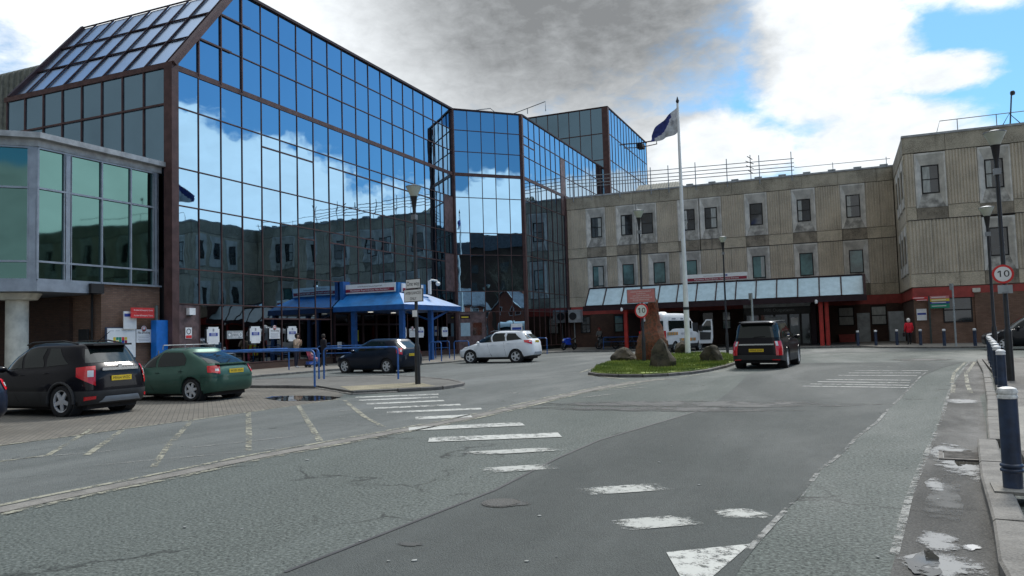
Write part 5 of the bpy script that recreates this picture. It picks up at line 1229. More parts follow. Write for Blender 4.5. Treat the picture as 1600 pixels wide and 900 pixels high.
cor = dict(L=4.0, W=1.74, H=1.49, paint=navy_p, zb=.2, wr=.31, axles=(-1.20, 1.31), lift=.02,
    belt=[(-2.0, 1.0), (-1.5, 1.0), (-.5, .94), (.7, .89), (1.2, .87), (2.0, .68)], hood=1, cowl=1.12, tail=-1.88, top=(-1.50, .25), gex=3.8,
    side=[(-.62, .02, -.05, -.58), (.10, 1.02, .12, .03), (-1.15, -.70, -.68, -.95)], seams=(-.68, .06, 1.0), tl=((-1.68, 3.2), (.58, 6.2)), tls=.6, tlm='taillight',
    handles=((-.9, .18), (-.12, .18)), plate=(3.1, 'NL10 SVH'), spokes=6, dbl=True, ry=(.74, .60), rv=(6.2, 7.95))
crz = PI-math.radians(10)
hx, hy = math.cos(crz), math.sin(crz)
c1_, C4 = hatch('parked_car', 'small black supermini car parked in front of the blue entrance canopy', (-17.95+hx*1.20, 29.25+hy*1.20, 0), crz, cor)

kug = dict(clad1=1, L=4.44, W=1.84, H=1.70, paint=white_p, clad=True, archtrim=False, zb=.26, lift=.06, wr=.35, axles=(-1.27, 1.42),
    belt=[(-2.22, 1.20), (-1.6, 1.18), (-.5, 1.10), (.7, 1.03), (1.3, 1.0), (2.22, .78)], hood=1, cowl=1.30, tail=-2.08, top=(-1.70, .20), zg=[(-2.2, 1.50), (-1.2, 1.56), (-.4, 1.59), (.3, 1.58), (2.2, 1.50)], gex=4.0,
    side=[(-.66, .05, .0, -.64), (.14, 1.05, .16, .08), (-1.62, -.76, -.74, -1.22)], seams=(-.72, .10, 1.05), tl=((-1.75, 3.6), (.62, 5.4)), tls=.5, tlm='taillight',
    handles=((-.95, .2), (-.08, .2)), plate=(4.4, 'MT09 YBK'), spokes=5, dbl=False, ry=(.74, .62), rv=(6.2, 7.9))
k1_, C5 = hatch('parked_car', 'white crossover car parked side-on in front of the splayed glass face', (-17.27, 38.62, 0), PI, kug)
for s_ in (1, -1): MB().tube([(-1.6, s_*.60, 1.66), (-1.0, s_*.63, 1.73), (.1, s_*.62, 1.72), (.3, s_*.6, 1.66)], .02, 6).build('roof_rail', K['silver'], k1_, rawlocal=True)
MB().box((-2.22, -.5, .42), (-2.16, .5, .56)).build('skid_plate', K['silver'], k1_, rawlocal=True)

rov = dict(L=4.5, W=1.91, H=1.77, paint=black_p, clad=True, archtrim=False, zb=.28, lift=0, wr=.37, axles=(-1.28, 1.38), gex=5.5,
    belt=[(-2.25, 1.02), (-1.6, 1.04), (-.5, 1.06), (.7, 1.06), (1.3, 1.05), (2.25, .95)], hood=1, cowl=1.05, tail=-2.14, top=(-1.98, .30),
    side=[(-.62, .05, .0, -.62), (.13, .98, .25, .08), (-1.82, -.72, -.70, -1.75)], seams=(-.68, .09, 1.05), sq=2.6, tl=((-2.0, 1.9), (.66, 5.0)), tlm='taillight', tlc=True,
    handles=((-.9, .2), (-.08, .2)), plate=(2.75, 'MF63 LHX'), spokes=6, dbl=True, ry=(.82, .74), rv=(6.25, 7.9))
rrz = PI/2-math.radians(5.5)
r1_, C6 = hatch('parked_car', 'black boxy four-by-four car seen from behind beside the grass island', (-2.84+1.28*math.cos(rrz), 30.28+1.28*math.sin(rrz), 0), rrz, rov)
p = P_(C6, 4.0); MB().box((p.x-.05, -.62, p.z-.02), (p.x+.02, .62, p.z+.03)).build('chrome_strip', K['chrome'], r1_, rawlocal=True)
MB().box((-2.12, -.60, 1.65), (-1.8, .60, 1.69)).build('roof_spoiler', black_p, r1_, rawlocal=True)
MB().bar((P_(C6, 6.5).x-.02, -.3, P_(C6, 6.4).z), (P_(C6, 6.4).x-.02, .1, P_(C6, 6.3).z), .03, .03).build('rear_wiper', K['blackm'], r1_, rawlocal=True)
for s_ in (1, -1): C6.patch('rear_reflector', ((C6.t_rear(s_*.80, 1.), .9), (C6.t_rear(s_*.55, 1.), .9), (C6.t_rear(s_*.55, 1.1), 1.15), (C6.t_rear(s_*.80, 1.1), 1.15)), K['taillight'], r1_, off=.02)
for s_ in (1, -1): MB().tube([(-1.8, s_*.66, 1.72), (.1, s_*.66, 1.76)], .016, 6).build('roof_rail', K['trim'], r1_, rawlocal=True)

tax = dict(L=4.6, W=1.78, H=1.80, paint=taxi_p, zb=.24, wr=.33, axles=(-1.4, 1.45), lift=.04,
    belt=[(-2.3, 1.06), (-1.6, 1.08), (-.5, 1.06), (.7, 1.04), (1.3, 1.02), (2.3, .86)], hood=1, cowl=1.25, tail=-2.15, top=(-1.90, .45), gex=4.4,
    side=[(-.72, .15, .15, -.72), (.25, 1.15, .42, .25), (-1.75, -.82, -.82, -1.65)], seams=(-.77, .2, 1.15), tl=((-2.0, 3.9), (.68, 5.5)), handles=((-.6, .2), (.4, .2)), plate=(3.2, 'MK12 TZR'), spokes=7, ry=(.76, .66), rv=(6.2, 7.9))
t1_, C7 = hatch('parked_car', 'black taxi-like car cut off by the right edge behind the bollards', (8.95, 46.6, 0), PI, tax)

# ---- ambulance ----
amz = PI/2-math.radians(17)
am = thing('ambulance', 'white patient transport ambulance with its driver door open behind the flagpole', 'ambulance', (0, 0, 0), amz)
amx, amy = -10.55, 49.9                        # rear right corner on the ground
fx, fy = math.cos(amz), math.sin(amz); lx, ly = -fy, fx
cxm, cym = amx+fx*2.8+lx*1.0, amy+fy*2.8+ly*1.0
am.location = (cxm, cym, 0); MW[am.name] = Matrix.Translation((cxm, cym, 0)) @ Matrix.Rotation(amz, 4, 'Z')
S = [(-2.75, 2.75, .97, 7, .32), (-2.8, 2.85, 1.0, 7, .55), (-2.8, 2.85, 1.01, 7, [(-3, .95), (1.9, .95), (2.9, .80)]), (-2.8, 2.35, 1.01, 7, [(-3, 1.3), (1.6, 1.3), (2.9, 1.05)]),
     (-2.79, 1.95, .99, 7, [(-3, 1.42), (1.5, 1.42), (2.2, 1.38)]), (-2.77, 1.42, .94, 7, 2.0), (-2.75, 1.05, .91, 7, 2.3), (-2.7, .8, .86, 6, 2.5), (-2.6, .5, .75, 5, 2.58), (-2.3, .1, .5, 4, 2.6)]
CA = Car(S, [(-1.55, .42), (1.95, .42)], .34)
am_p = paint('white_van_paint', (.66, .68, .70), rough=.35)
CA.body('body', [am_p, K['trim']], am, [1, 0, 0, 0, 0, 0, 0, 0, 0, 0])
MB().box((-2.5, -.75, .3), (2.5, .75, .75)).build('underbody', K['slot'], am, rawlocal=True)
for x_ in (-1.55, 1.95):
    for s_ in (1, -1): wheel(am, x_, s_*.88, .34, .22, 6, s_, 'grey')
def side_rect(name, x0, x1, z0, z1, mat, y=-1.015, parent=am): 
    return MB().box((x0, y-.012, z0), (x1, y+.03, z1)).build(name, mat, parent, rawlocal=True)
for s_ in (1, -1):
    side_rect('side_window', -2.3, -.2, 1.42, 2.1, K['carglass'], s_*.965); side_rect('side_window', .05, .85, 1.42, 2.1, K['carglass'], s_*.965)
side_rect('rear_window', 0, 0, 0, 0, K['slot']) if 0 else None
MB().box((-2.80, -.82, 1.42), (-2.77, -.06, 2.1)).build('rear_window', K['carglass'], am, rawlocal=True); MB().box((-2.80, .06, 1.42), (-2.77, .82, 2.1)).build('rear_window', K['carglass'], am, rawlocal=True)
for s_ in (1, -1):
    MB().box((-2.83, s_*.98-.1 if s_ > 0 else -.98, .75), (-2.74, s_*.98 if s_ > 0 else -.88, 1.45)).build('tail_light', K['taillight'], am, rawlocal=True)
yel = M('reflective_yellow', (.75, .75, .05), rough=.4)
MB().box((-2.815, -.86, .55), (-2.79, .86, 1.38)).build('rear_panel', yel, am, rawlocal=True)
for k in range(5):
    y0 = -.86+k*.36; mb = MB()
    mb.add([(-2.82, y0, .56), (-2.82, y0+.17, .56), (-2.82, min(.85, y0+.40), 1.37), (-2.82, min(.85, y0+.23), 1.37)], [(0, 1, 2, 3), (3, 2, 1, 0)]); mb.build('red_chevron', K['signred'], am, rawlocal=True)
text('lettering', 'AMBULANCE', .30, K['signred'], (-2.80, 0, 2.33), (0, -1, 0), am, width=1.3, rawlocal=True, depth=.012, bold=.02)
text('lettering', 'AMBULANCE', .22, K['inkgrey'], (.0, -1.03, 1.22), (1, 0, 0), am, width=1.6, rawlocal=True, bold=.02)
og = M('orange_chequer_band', (.55, .25, .06), rough=.5)
for (a, b, z) in ((-2.55, -1.2, 1.15), (-1.0, 1.3, .72)):
    n_ = 8
    for k in range(n_): side_rect('band_block', a+(b-a)*k/n_+.01, a+(b-a)*(k+1)/n_-.01, z, z+.2, og if k % 2 else K['tactile'], -1.012)
text('lettering', 'Pennine Transport', .12, K['inkgrey'], (-1.1, -.955, 2.25), (1, 0, 0), am, width=1.5, rawlocal=True) if 0 else MB().box((-1.8, -.945, 2.2), (-1.3, -.93, 2.27)).box((-.6, -.945, 2.2), (-.3, -.93, 2.27)).box((.2, -.945, 2.18), (.5, -.93, 2.3)).build('small_print', K['inkgrey'], am, rawlocal=True)
CA.patch('windscreen', ((CA.t_front(-.82, 4.1), 4.1), (CA.t_front(.82, 4.1), 4.1), (CA.t_front(.78, 5.9), 5.9), (CA.t_front(-.78, 5.9), 5.9)), K['carglass'], am, off=.01)
MB().lathe([(.0, -.06), (.3, -.05), (.38, .0), (.28, .08), (0, .1)], (-1.5, 0, 2.62), 14).build('roof_vent', K['white'], am, rawlocal=True, smooth=True)
# cab doorway (dark) and the open door
side_rect('door_opening', 1.0, 1.75, .55, 1.95, K['slot'], -.985)
da = math.radians(-62); hx_, hy_ = 1.78, -.99
mb = MB(); dv_ = Vector((math.cos(da), math.sin(da), 0)); nd = Vector((-dv_.y, dv_.x, 0))
o3 = Vector((hx_, hy_, 0))
def dquad(pts, t0, t1, name, mat):
    n_ = len(pts); vs = [o3+dv_*a+Vector((0, 0, z))+nd*t for t in (t0, t1) for a, z in pts]
    return MB().add(vs, [tuple(range(n_)), tuple(reversed(range(n_, 2*n_)))]+[(q, n_+q, n_+(q+1) % n_, (q+1) % n_) for q in range(n_)]).build(name, mat, am, rawlocal=True, recalc=True)
dquad([(0, .5), (.9, .5), (.98, .9), (.98, 1.45), (.95, 2.15), (.55, 2.15), (.0, 1.4)], -.04, .04, 'open_door', am_p)
dquad([(.12, 1.4), (.86, 1.4), (.86, 2.06), (.58, 2.06)], .045, .055, 'door_window', K['carglass']); dquad([(.12, 1.4), (.86, 1.4), (.86, 2.06), (.58, 2.06)], -.055, -.045, 'door_window', K['carglass'])
dquad([(.1, .75), (.8, .75), (.85, 1.25), (.1, 1.3)], .045, .07, 'door_card', K['trim']); dquad([(.1, .75), (.8, .75), (.85, 1.25), (.1, 1.3)], -.07, -.045, 'door_card', K['trim'])
for s_ in (1, -1): MB().box((1.75, s_*1.04, 1.35), (1.9, s_*1.28, 1.75)).build('door_mirror', K['trim'], am, rawlocal=True)

# ---- motorbikes and bicycle ----
def motorbike(label, loc, rz, col, screen=False):
    th = thing('motorbike', label, 'motorbike', loc, rz)
    for x in (-.68, .70):
        mb = MB().lathe([(.22, -.06), (.29, -.06), (.31, 0), (.29, .06), (.22, .06)], (x, 0, .31), 20, axis='Y', cap=False); o = mb.build('wheel', K['tyre'], th, rawlocal=True, smooth=True)
        m2 = MB(); m2.lathe([(.0, -.03), (.07, -.03), (.07, .03), (0, .03)], (x, 0, .31), 10, axis='Y')
        for k in range(5):
            a = 2*PI*k/5; m2.bar((x, 0, .31), (x+.23*math.cos(a), 0, .31+.23*math.sin(a)), .03, .03)
        m2.build('rim', K['trim'], o, rawlocal=True)
    f = MB(); f.tube([(.70, -.09, .31), (.45, -.09, .95)], .028, 6).tube([(.70, .09, .31), (.45, .09, .95)], .028, 6); f.build('fork', K['galv'], th, rawlocal=True)
    MB().tube([(-.68, -.1, .31), (-.2, -.12, .42), (.15, -.12, .4)], .035, 6).tube([(-.68, .1, .31), (-.2, .12, .42), (.15, .12, .4)], .035, 6).build('swing_arm', K['trim'], th, rawlocal=True)
    MB().box((-.22, -.17, .25), (.28, .17, .55)).lathe([(.0, -.12), (.12, -.12), (.14, 0), (.12, .12), (0, .12)], (.02, 0, .42), 12, axis='Y').build('engine', K['trim'], th, rawlocal=True)
    MB().add([(.5, -.16, .95), (.5, .16, .95), (.75, -.1, .78), (.75, .1, .78), (.55, -.2, .45), (.55, .2, .45), (-.05, -.2, .42), (-.05, .2, .42), (.1, -.17, .85), (.1, .17, .85)], [(0, 2, 4, 6, 8), (1, 9, 7, 5, 3), (0, 1, 3, 2), (2, 3, 5, 4), (8, 9, 1, 0), (4, 5, 7, 6)]).build('fairing', col, th, rawlocal=True)
    MB().lathe([(0, -.26), (.12, -.24), (.16, -.05), (.15, .15), (.08, .28), (0, .3)], (.1, 0, .85), 12, axis='X').build('fuel_tank', col, th, rawlocal=True, smooth=True)
    MB().add([(-.1, -.14, .78), (-.1, .14, .78), (-.85, -.09, .98), (-.85, .09, .98), (-.1, -.14, .70), (-.1, .14, .70), (-.8, -.07, .86), (-.8, .07, .86)], [(0, 1, 3, 2), (4, 6, 7, 5), (0, 2, 6, 4), (1, 5, 7, 3), (2, 3, 7, 6), (0, 4, 5, 1)]).build('seat', K['blackm'], th, rawlocal=True)
    MB().tube([(.42, -.36, 1.02), (.45, -.1, .98), (.45, .1, .98), (.42, .36, 1.02)], .018, 6).build('handlebar', K['black'], th, rawlocal=True)
    if screen: MB().add([(.48, -.17, .95), (.48, .17, .95), (.36, -.12, 1.32), (.36, .12, 1.32)], [(0, 1, 3, 2), (2, 3, 1, 0)]).build('windshield', K['carglass'], th, rawlocal=True)
    MB().lathe([(0, 0), (.07, .01), (.08, .05), (0, .06)], (.7, 0, .82), 10, axis='X').build('headlight', K['lamp_clear'], th, rawlocal=True)
    return th
bluep = paint('bright_blue_bike_paint', (.02, .06, .42))
motorbike('bright blue sports motorbike parked in the corner under the glass wall', (-20.4, 59.2, .09), -1.9, bluep)
motorbike('black motorbike with a tall windshield parked by the wall left of the red column', (-17.5, 60.2, .09), -2.6, K['black'], True)
bk = thing('bicycle', 'bicycle leaning against the low rail behind the left red column', 'bicycle', (-15.9, 60.6, .09), .25)
for x in (-.5, .52):
    mb = MB(); mb.tube([(x+.33*math.cos(2*PI*k/20), 0, .34+.33*math.sin(2*PI*k/20)) for k in range(21)], .018, 5, cap=False); o = mb.build('wheel', K['tyre'], bk, rawlocal=True)
    m2 = MB()
    for k in range(8): m2.tube([(x, 0, .34), (x+.32*math.cos(PI*k/4), 0, .34+.32*math.sin(PI*k/4))], .003, 3)
    m2.build('spokes', K['galv'], o, rawlocal=True)
mb = MB()
for a, b in (((-.5, 0, .34), (-.05, 0, .32)), ((-.5, 0, .34), (-.18, 0, .82)), ((-.05, 0, .32), (-.2, 0, .9)), ((-.05, 0, .32), (.38, 0, .85)), ((-.18, 0, .82), (.36, 0, .88)), ((.52, 0, .34), (.35, 0, .98))): mb.tube([a, b], .018, 6)
mb.build('frame', K['galv'], bk, rawlocal=True)
MB().tube([(.3, -.25, 1.0), (.36, 0, .99), (.3, .25, 1.0)], .014, 6).build('handlebar', K['black'], bk, rawlocal=True)
MB().box((-.34, -.06, .9), (-.08, .06, .95)).build('saddle', K['blackm'], bk, rawlocal=True)
# ================= STREET FURNITURE =================
def Gz(px, py, z=0.0):
    d = _f*1204.1+_r2*(px-800)-_u2*(py-450); k = (z-1.55)/d.z; return Vector((d.x*k, d.y*k, z))
def lamp_post(label, x, y, H, z0=0.0, group='black lamp posts with bowl lanterns'):
    th = thing('lamp_post', label, 'lamp post', (x, y, z0), 0, group)
    MB().lathe([(.085, 0), (.085, 1.15), (.075, 1.2), (.055, 1.24), (.045, H-1.0)], n=14).build('column', K['black'], th, rawlocal=True, smooth=True)
    MB().lathe([(.05, H-1.0), (.05, H-.75), (.10, H-.36), (.12, H-.33)], n=14).build('lantern_neck', K['black'], th, rawlocal=True, smooth=True)
    MB().lathe([(.10, H-.33), (.17, H-.18), (.235, H-.05), (.24, H-.03)], n=20).build('lantern_bowl', K['lampglass'], th, rawlocal=True, smooth=True)
    MB().lathe([(.25, H-.03), (.25, H-.01), (.1, H+.03), (0, H+.035)], n=20).build('lantern_cap', K['galv'], th, rawlocal=True, smooth=True)
    MB().box((-.075, -.075, H-1.05), (.075, .075, H-.9)).build('photocell_box', K['galv'], th, rawlocal=True)
    return th
lamp_post('lamp post carrying the One way and Ambulances only plates', -12.0, 20.59, 6.12, .08)
lamp_post('lamp post on the grass island carrying a red board and a speed sign', -8.17, 33.86, 6.9)
lamp_post('lamp post standing at the back of the island left of the black four-by-four', -6.27, 46.59, 6.9)
lamp_post('lamp post on the right footway, nearest and tallest in view, carrying a speed sign', 3.61, 21.58, 6.0, .09)
lamp_post('lamp post further back on the right footway behind the nearest one', 4.94, 31.95, 5.5, .09)
def sign_plate(name, label, c, xd, w, h, face, cat='sign', border=None, group=None, th_=.02, lines=None, parentloc=True, r=0.0):
    """flat rectangular sign: centre c, reading direction xd"""
    X = Vector(xd).normalized(); Z = Vector((0, 0, 1)); N_ = X.cross(Z)
    t_ = thing(name, label, cat, tuple(c), 0, group)
    def rect(cx, cz, w_, h_, d0, d1, nm, mat):
        vs = [X*(cx+a*w_/2)+Z*(cz+b*h_/2)+N_*d for d in (d0, d1) for a, b in ((-1, -1), (1, -1), (1, 1), (-1, 1))]
        return MB().add(vs, [(3, 2, 1, 0), (4, 5, 6, 7), (0, 1, 5, 4), (1, 2, 6, 5), (2, 3, 7, 6), (3, 0, 4, 7)]).build(nm, mat, t_, rawlocal=True, recalc=True)
    if border: rect(0, 0, w, h, 0, th_, 'sign_frame', border); rect(0, 0, w-.05, h-.05, th_, th_+.006, 'sign_face', face)
    else: rect(0, 0, w, h, 0, th_, 'sign_face', face)
    t_['_'] = 0; del t_['_']
    return t_, rect, X, N_
def wr(t_, s, size, mat, cx, cz, X, N_, d=.03, width=None, bold=.0):
    return text('lettering', s, size, mat, X*cx+Vector((0, 0, cz))+N_*d, X, t_, rawlocal=True, width=width, depth=0.0, bold=bold)
xd = (.95, -.25, 0); f1 = Vector((-12.0, 20.59, 0))+Vector((-.02, -.1, 0))
t_, rect, X, N_ = sign_plate('one_way_sign', 'white plate lettered One way at the top of the left lamp post', f1+Vector((0, 0, 3.16)), xd, .64, .31, K['white'], border=K['black'])
wr(t_, 'One way', .19, K['ink'], 0, 0, X, N_, width=.53, bold=.015)
t_, rect, X, N_ = sign_plate('ambulances_only_sign', 'white plate lettered Ambulances only below the One way plate', f1+Vector((0, 0, 2.80)), xd, .82, .40, K['white'], border=K['black'])
wr(t_, 'AMBULANCES', .13, K['ink'], 0, .075, X, N_, width=.66, bold=.012); wr(t_, 'ONLY', .13, K['ink'], 0, -.10, X, N_, width=.27, bold=.012)
for k, (dz, m_) in enumerate(((2.28, 'white'), (2.22, 'grey'))):
    pass
st = thing('pole_sticker', 'small white notice strapped to the left lamp post below the plates', 'notice', (-12.0, 20.5, 2.25))
MB().box((-.09, -.0, -.1), (.07, .012, .1)).build('notice_face', K['white'], st, rawlocal=True)
def speed_sign(label, c, xd, r):
    X = Vector(xd).normalized(); N_ = X.cross(Vector((0, 0, 1))); t_ = thing('speed_limit_sign', label, 'road sign', tuple(c), 0, 'round ten speed limit signs')
    def disc(rr, d0, d1, nm, mat):
        n = 32; vs = [X*(rr*math.cos(2*PI*k/n))+Vector((0, 0, rr*math.sin(2*PI*k/n)))+N_*d for d in (d0, d1) for k in range(n)]
        MB().add(vs, [tuple(range(n)), tuple(range(n, 2*n))]+[(k, (k+1) % n, n+(k+1) % n, n+k) for k in range(n)]).build(nm, mat, t_, rawlocal=True, recalc=True)
    disc(r, 0, .015, 'red_ring', K['signred']); disc(r*.78, .015, .022, 'white_disc', K['white'])
    wr(t_, '10', r*.98, K['ink'], r*.05, -r*.0, X, N_, d=.026, width=r*.88, bold=.018)
    q = X*(-r*.36)+Vector((0, 0, r*.27))+N_*.025; MB().bar(q-X*r*.10-Vector((0, 0, r*.10)), q+X*r*.05+Vector((0, 0, r*.06)), .004, r*.10, up=Vector((0, 0, 1))).build('numeral_flag', K['ink'], t_, rawlocal=True); return t_
speed_sign('round red ringed 10 sign on the island lamp post', (-8.17, 33.72, 2.40), (.97, -.22, 0), .33)
speed_sign('round red ringed 10 sign on the tall right-hand lamp post', (3.57, 21.46, 2.63), (.98, -.15, 0), .225)
sb = thing('sign_back', 'grey back of a small sign fixed below the right speed limit sign', 'sign', (3.6, 21.5, 2.27)); MB().box((-.15, -.03, -.1), (.15, .0, .1)).build('sign_plate', K['grey'], sb, rawlocal=True)
MB().box((-.06, -.06, -.1), (.06, .02, -.06)).build('sign_bracket', K['galv'], sb, rawlocal=True)
t_, rect, X, N_ = sign_plate('red_notice_board', 'faded red notice board with grey frame above the island speed sign', (-8.17, 33.74, 3.06), (.97, -.2, 0), 1.38, .62, K['signpink'], border=K['galv'])
for k, (s, w_) in enumerate((('EMERGENCY VEHICLE & RESIDENT', .98), ('ACCESS ROUTE', .46), ('KEEP CLEAR AT ALL TIMES', .8), ('VEHICLES CAUSING OBSTRUCTION WILL BE', 1.08), ('REMOVED WITHOUT NOTICE', .78))): wr(t_, s, .07, K['inkw'], 0, .19-.092*k, X, N_, width=w_, bold=.01)
# bollards
def bollard(label, x, y, z0=.095, H=.92, r=.088, near=False, group='navy bollards with white caps'):
    th = thing('bollard', label, 'bollard', (x, y, z0), 0, group); n = 24 if near else 12
    MB().lathe([(r*1.02, 0), (r, .02), (r*.97, H*.885), (r*.9, H*.89)], n=n).build('post', K['navy_post'], th, rawlocal=True, smooth=True)
    for z in ((.155, .195) if near else (.16,)):
        MB().lathe([(r, z-.018), (r*1.16, z-.01), (r*1.2, z), (r*1.16, z+.01), (r, z+.018)], n=n, cap=False).build('collar', K['navy_post'], th, rawlocal=True, smooth=True)
    MB().lathe([(r*.97, H*.885), (r*1.04, H*.89), (r*1.04, H*.915), (r*.92, H*.92), (r*.92, H*.935), (r*1.05, H*.94), (r*1.05, H*.965), (r*.9, H*.988), (r*.5, H), (0, H*1.003)], n=n).build('cap', M('chipped_white_cap', (.62, .62, .60), rough=.6, var=.2, scale=14) if near else K['white'], th, rawlocal=True, smooth=True)
    return th
bollard('large navy bollard with chipped white cap, nearest, at the right edge', 1.27, 7.8, z0=.11, H=.86, r=.076, near=True)
rowp = [(2.80, 17.6), (3.16, 20.3), (3.5, 22.7), (3.85, 25.2), (4.2, 27.8), (4.55, 30.4), (4.85, 32.6)]
nm_ = ['nearest', 'second', 'third', 'fourth', 'fifth', 'sixth', 'farthest']
for k, (x, y) in enumerate(rowp): bollard('navy bollard, %s of the close row along the right kerb' % nm_[k], x, y, H=.87, r=.082)
for k, (px, yy, nn) in enumerate(((1341, 56.0, 'in front of the grey door'), (1369, 56.0, 'in front of the small wall window'), (1402, 56.0, 'in front of the leaning grey board'), (1439, 54.6, 'just right of the person in red'), (1476, 52.0, 'in front of the wing window'), (1524, 50.9, 'nearest the black taxi-like car'))):
    p = PYy(px, 540, yy); bollard('distant navy bollard %s' % nn, p.x, yy, z0=.09, H=1.0, r=.09)
# thin grey posts
for (px, yy, H, lab) in ((1494, 51.2, 3.7, 'thin grey signpost rising in front of the wing window'), (1178, 43.5, 3.35, 'thin grey signpost sticking up behind the black four-by-four')):
    p = PYy(px, 540, yy); th = thing('signpost', lab, 'signpost', (p.x, yy, 0)); MB().tube([(0, 0, 0), (0, 0, H)], .05, 8).build('pole', K['grey'], th, rawlocal=True)
    MB().box((-.16, -.02, H-.35), (.05, .02, H+.02)).build('sign_plate', K['galv'], th, rawlocal=True)
# blue rails
def hoop(label, a, b, z0, H=1.08, mid=False, r=.032):
    a = Vector(a+(0,)); b = Vector(b+(0,)); d = (b-a).normalized(); th = thing('guard_rail', label, 'railing', (a.x, a.y, z0), 0, 'blue tubular guard rails')
    e = b-a; c = .14; pts = [Vector((0, 0, 0))]
    MB().tube([(0, 0, 0), (0, 0, H-c)]+[tuple(d*(c-c*math.cos(t))+Vector((0, 0, H-c+c*math.sin(t)))) for t in (PI/6, PI/3, PI/2)], r, 8).build('leg', K['blue_rail'], th, rawlocal=True, smooth=True)
    MB().tube([tuple(d*c+Vector((0, 0, H))), tuple(e-d*c+Vector((0, 0, H)))], r, 8).build('top_rail', K['blue_rail'], th, rawlocal=True, smooth=True)
    MB().tube([tuple(e-d*(c-c*math.cos(t))+Vector((0, 0, H-c+c*math.sin(t)))) for t in (PI/2, PI/3, PI/6)]+[tuple(e+Vector((0, 0, H-c))), tuple(e)], r, 8).build('leg', K['blue_rail'], th, rawlocal=True, smooth=True)
    if mid: MB().tube([tuple(Vector((0, 0, H*.62))), tuple(e+Vector((0, 0, H*.62)))], r*.8, 8).build('mid_rail', K['blue_rail'], th, rawlocal=True, smooth=True)
K['blue_rail'] = M('blue_rail_paint', (.02, .10, .32), rough=.4, var=.15, scale=4)
hoop('long blue rail along the near kerb, ending just right of the green car', (-15.2, 19.75), (-21.5, 20.7), .08, 1.12)
hoop('long blue rail along the far kerb of the footway island, behind the near one', (-17.85, 23.45), (-23.2, 22.95), .08, 1.12)
hoop('wide blue rail in front of the small black car', (-17.55, 23.35), (-14.3, 23.2), .08, 1.12)
hoop('blue rail on the pavement below the glass wall posters', (-25.0, 30.5), (-25.9, 25.6), .09, 1.05)
hoop('blue rail with a middle bar left of the blue canopy columns', (-26.9, 35.2), (-24.2, 37.0), .09, 1.05, True)
p, q = Gz(671, 564.5, .09), Gz(690, 564.5, .09); hoop('narrow blue hoop in front of the right blue canopy column', (p.x, p.y), (q.x, q.y), .09, 1.1)
p, q = Gz(681, 560, .09), Gz(702.5, 560, .09); hoop('blue hoop with a middle bar behind the narrow hoop', (p.x, p.y), (q.x, q.y), .09, 1.1, True)
p, q = Gz(710, 562, .09), Gz(733, 562, .09); hoop('blue hoop partly behind the bonnet of the white car', (p.x, p.y), (q.x, q.y), .09, 1.1)
p, q = Gz(855, 553, .09), Gz(834, 553, .09); hoop('blue hoop beside the tail of the white car', (p.x, p.y), (q.x, q.y), .09, 1.1)
hoop('low blue rail beside the black motorbike and bicycle', (-17.6, 59.5), (-14.6, 59.5), .09, .95, True)
# ---- flagpole and flag ----
fp = thing('flagpole', 'tall white flagpole standing at the back of the grass island', 'flagpole', (-8.17, 44.4, 0))
MB().tube([(0, 0, 0), (0, 0, 2.6), (0, 0, 8.5), (0, 0, 14.6)], [.15, .15, .10, .065], 14).build('pole', K['white'], fp, rawlocal=True, smooth=True)
MB().lathe([(.02, 14.6), (.07, 14.65), (.1, 14.75), (.06, 14.85), (.02, 15.0), (0, 15.02)], n=12).build('finial', K['trim'], fp, rawlocal=True, smooth=True)
MB().lathe([(.155, 2.62), (.17, 2.64), (.17, 2.76), (.155, 2.78)], n=14).build('collar', K['trim'], fp, rawlocal=True)
MB().tube([(.06, -.1, 8.1), (.22, -.12, 8.3), (.28, -.1, 7.6), (.1, -.1, 7.3), (.12, -.12, 8.6)], .012, 5).build('halyard', K['white'], fp, rawlocal=True)
fl = thing('flag', 'blue and white flag with a small crest flying left from the flagpole', 'flag', (-8.17, 44.4, 0))
nu, nv = 26, 14; vs = []; fs = []; mi = []
wd = Vector((-.93, .36, 0)); wn = Vector((.36, .93, 0))
for j in range(nv+1):
    for i in range(nu+1):
        u, v = i/nu, j/nv
        zt = 14.42-1.05*u**.9-.35*max(0, u-.6); zb_ = 12.92-.15*math.sin(u*3)-(.55*max(0, u-.55))
        zz = lerp(zb_, zt, v); L_ = 1.75*(u-.08*math.sin(u*PI)*(1-v))
        w_ = .13*math.sin(u*11+v*2.2)*(.25+u)+.05*math.sin(v*8+u*5)
        p = wd*(L_+.08)+wn*w_; vs.append((p.x, p.y, zz))
for j in range(nv):
    for i in range(nu):
        fs.append((j*(nu+1)+i, j*(nu+1)+i+1, (j+1)*(nu+1)+i+1, (j+1)*(nu+1)+i))
        u, v = (i+.5)/nu, (j+.5)/nv
        mi.append(1 if (v < .60-.60*max(0, u-.35) and u < .9) or u < .22+.3*(v < .8)*(1-v) else 0)
def flagcloth(name, col):
    m = M(name, col, rough=.8, var=.12, scale=4); return m
me = bpy.data.meshes.new('cloth'); me.from_pydata(vs, [], fs); me.materials.append(flagcloth('navy_flag_cloth', (.035, .05, .22))); me.materials.append(flagcloth('white_flag_cloth', (.55, .57, .62)))
me.polygons.foreach_set('material_index', mi); me.polygons.foreach_set('use_smooth', [True]*len(fs)); me.update()
o = bpy.data.objects.new('cloth', me); COL.objects.link(o); o.parent = fl
mb = MB()
for k in range(5):
    a = k*1.256; mb.bar(wd*(.34)+wn*(-.12)+Vector((0, 0, 13.55)), wd*(.34+.1*math.cos(a))+wn*(-.12)+Vector((0, 0, 13.55+.16*math.sin(a))), .05, .05)
mb.build('crest', K['inkgrey'], fl, rawlocal=True)
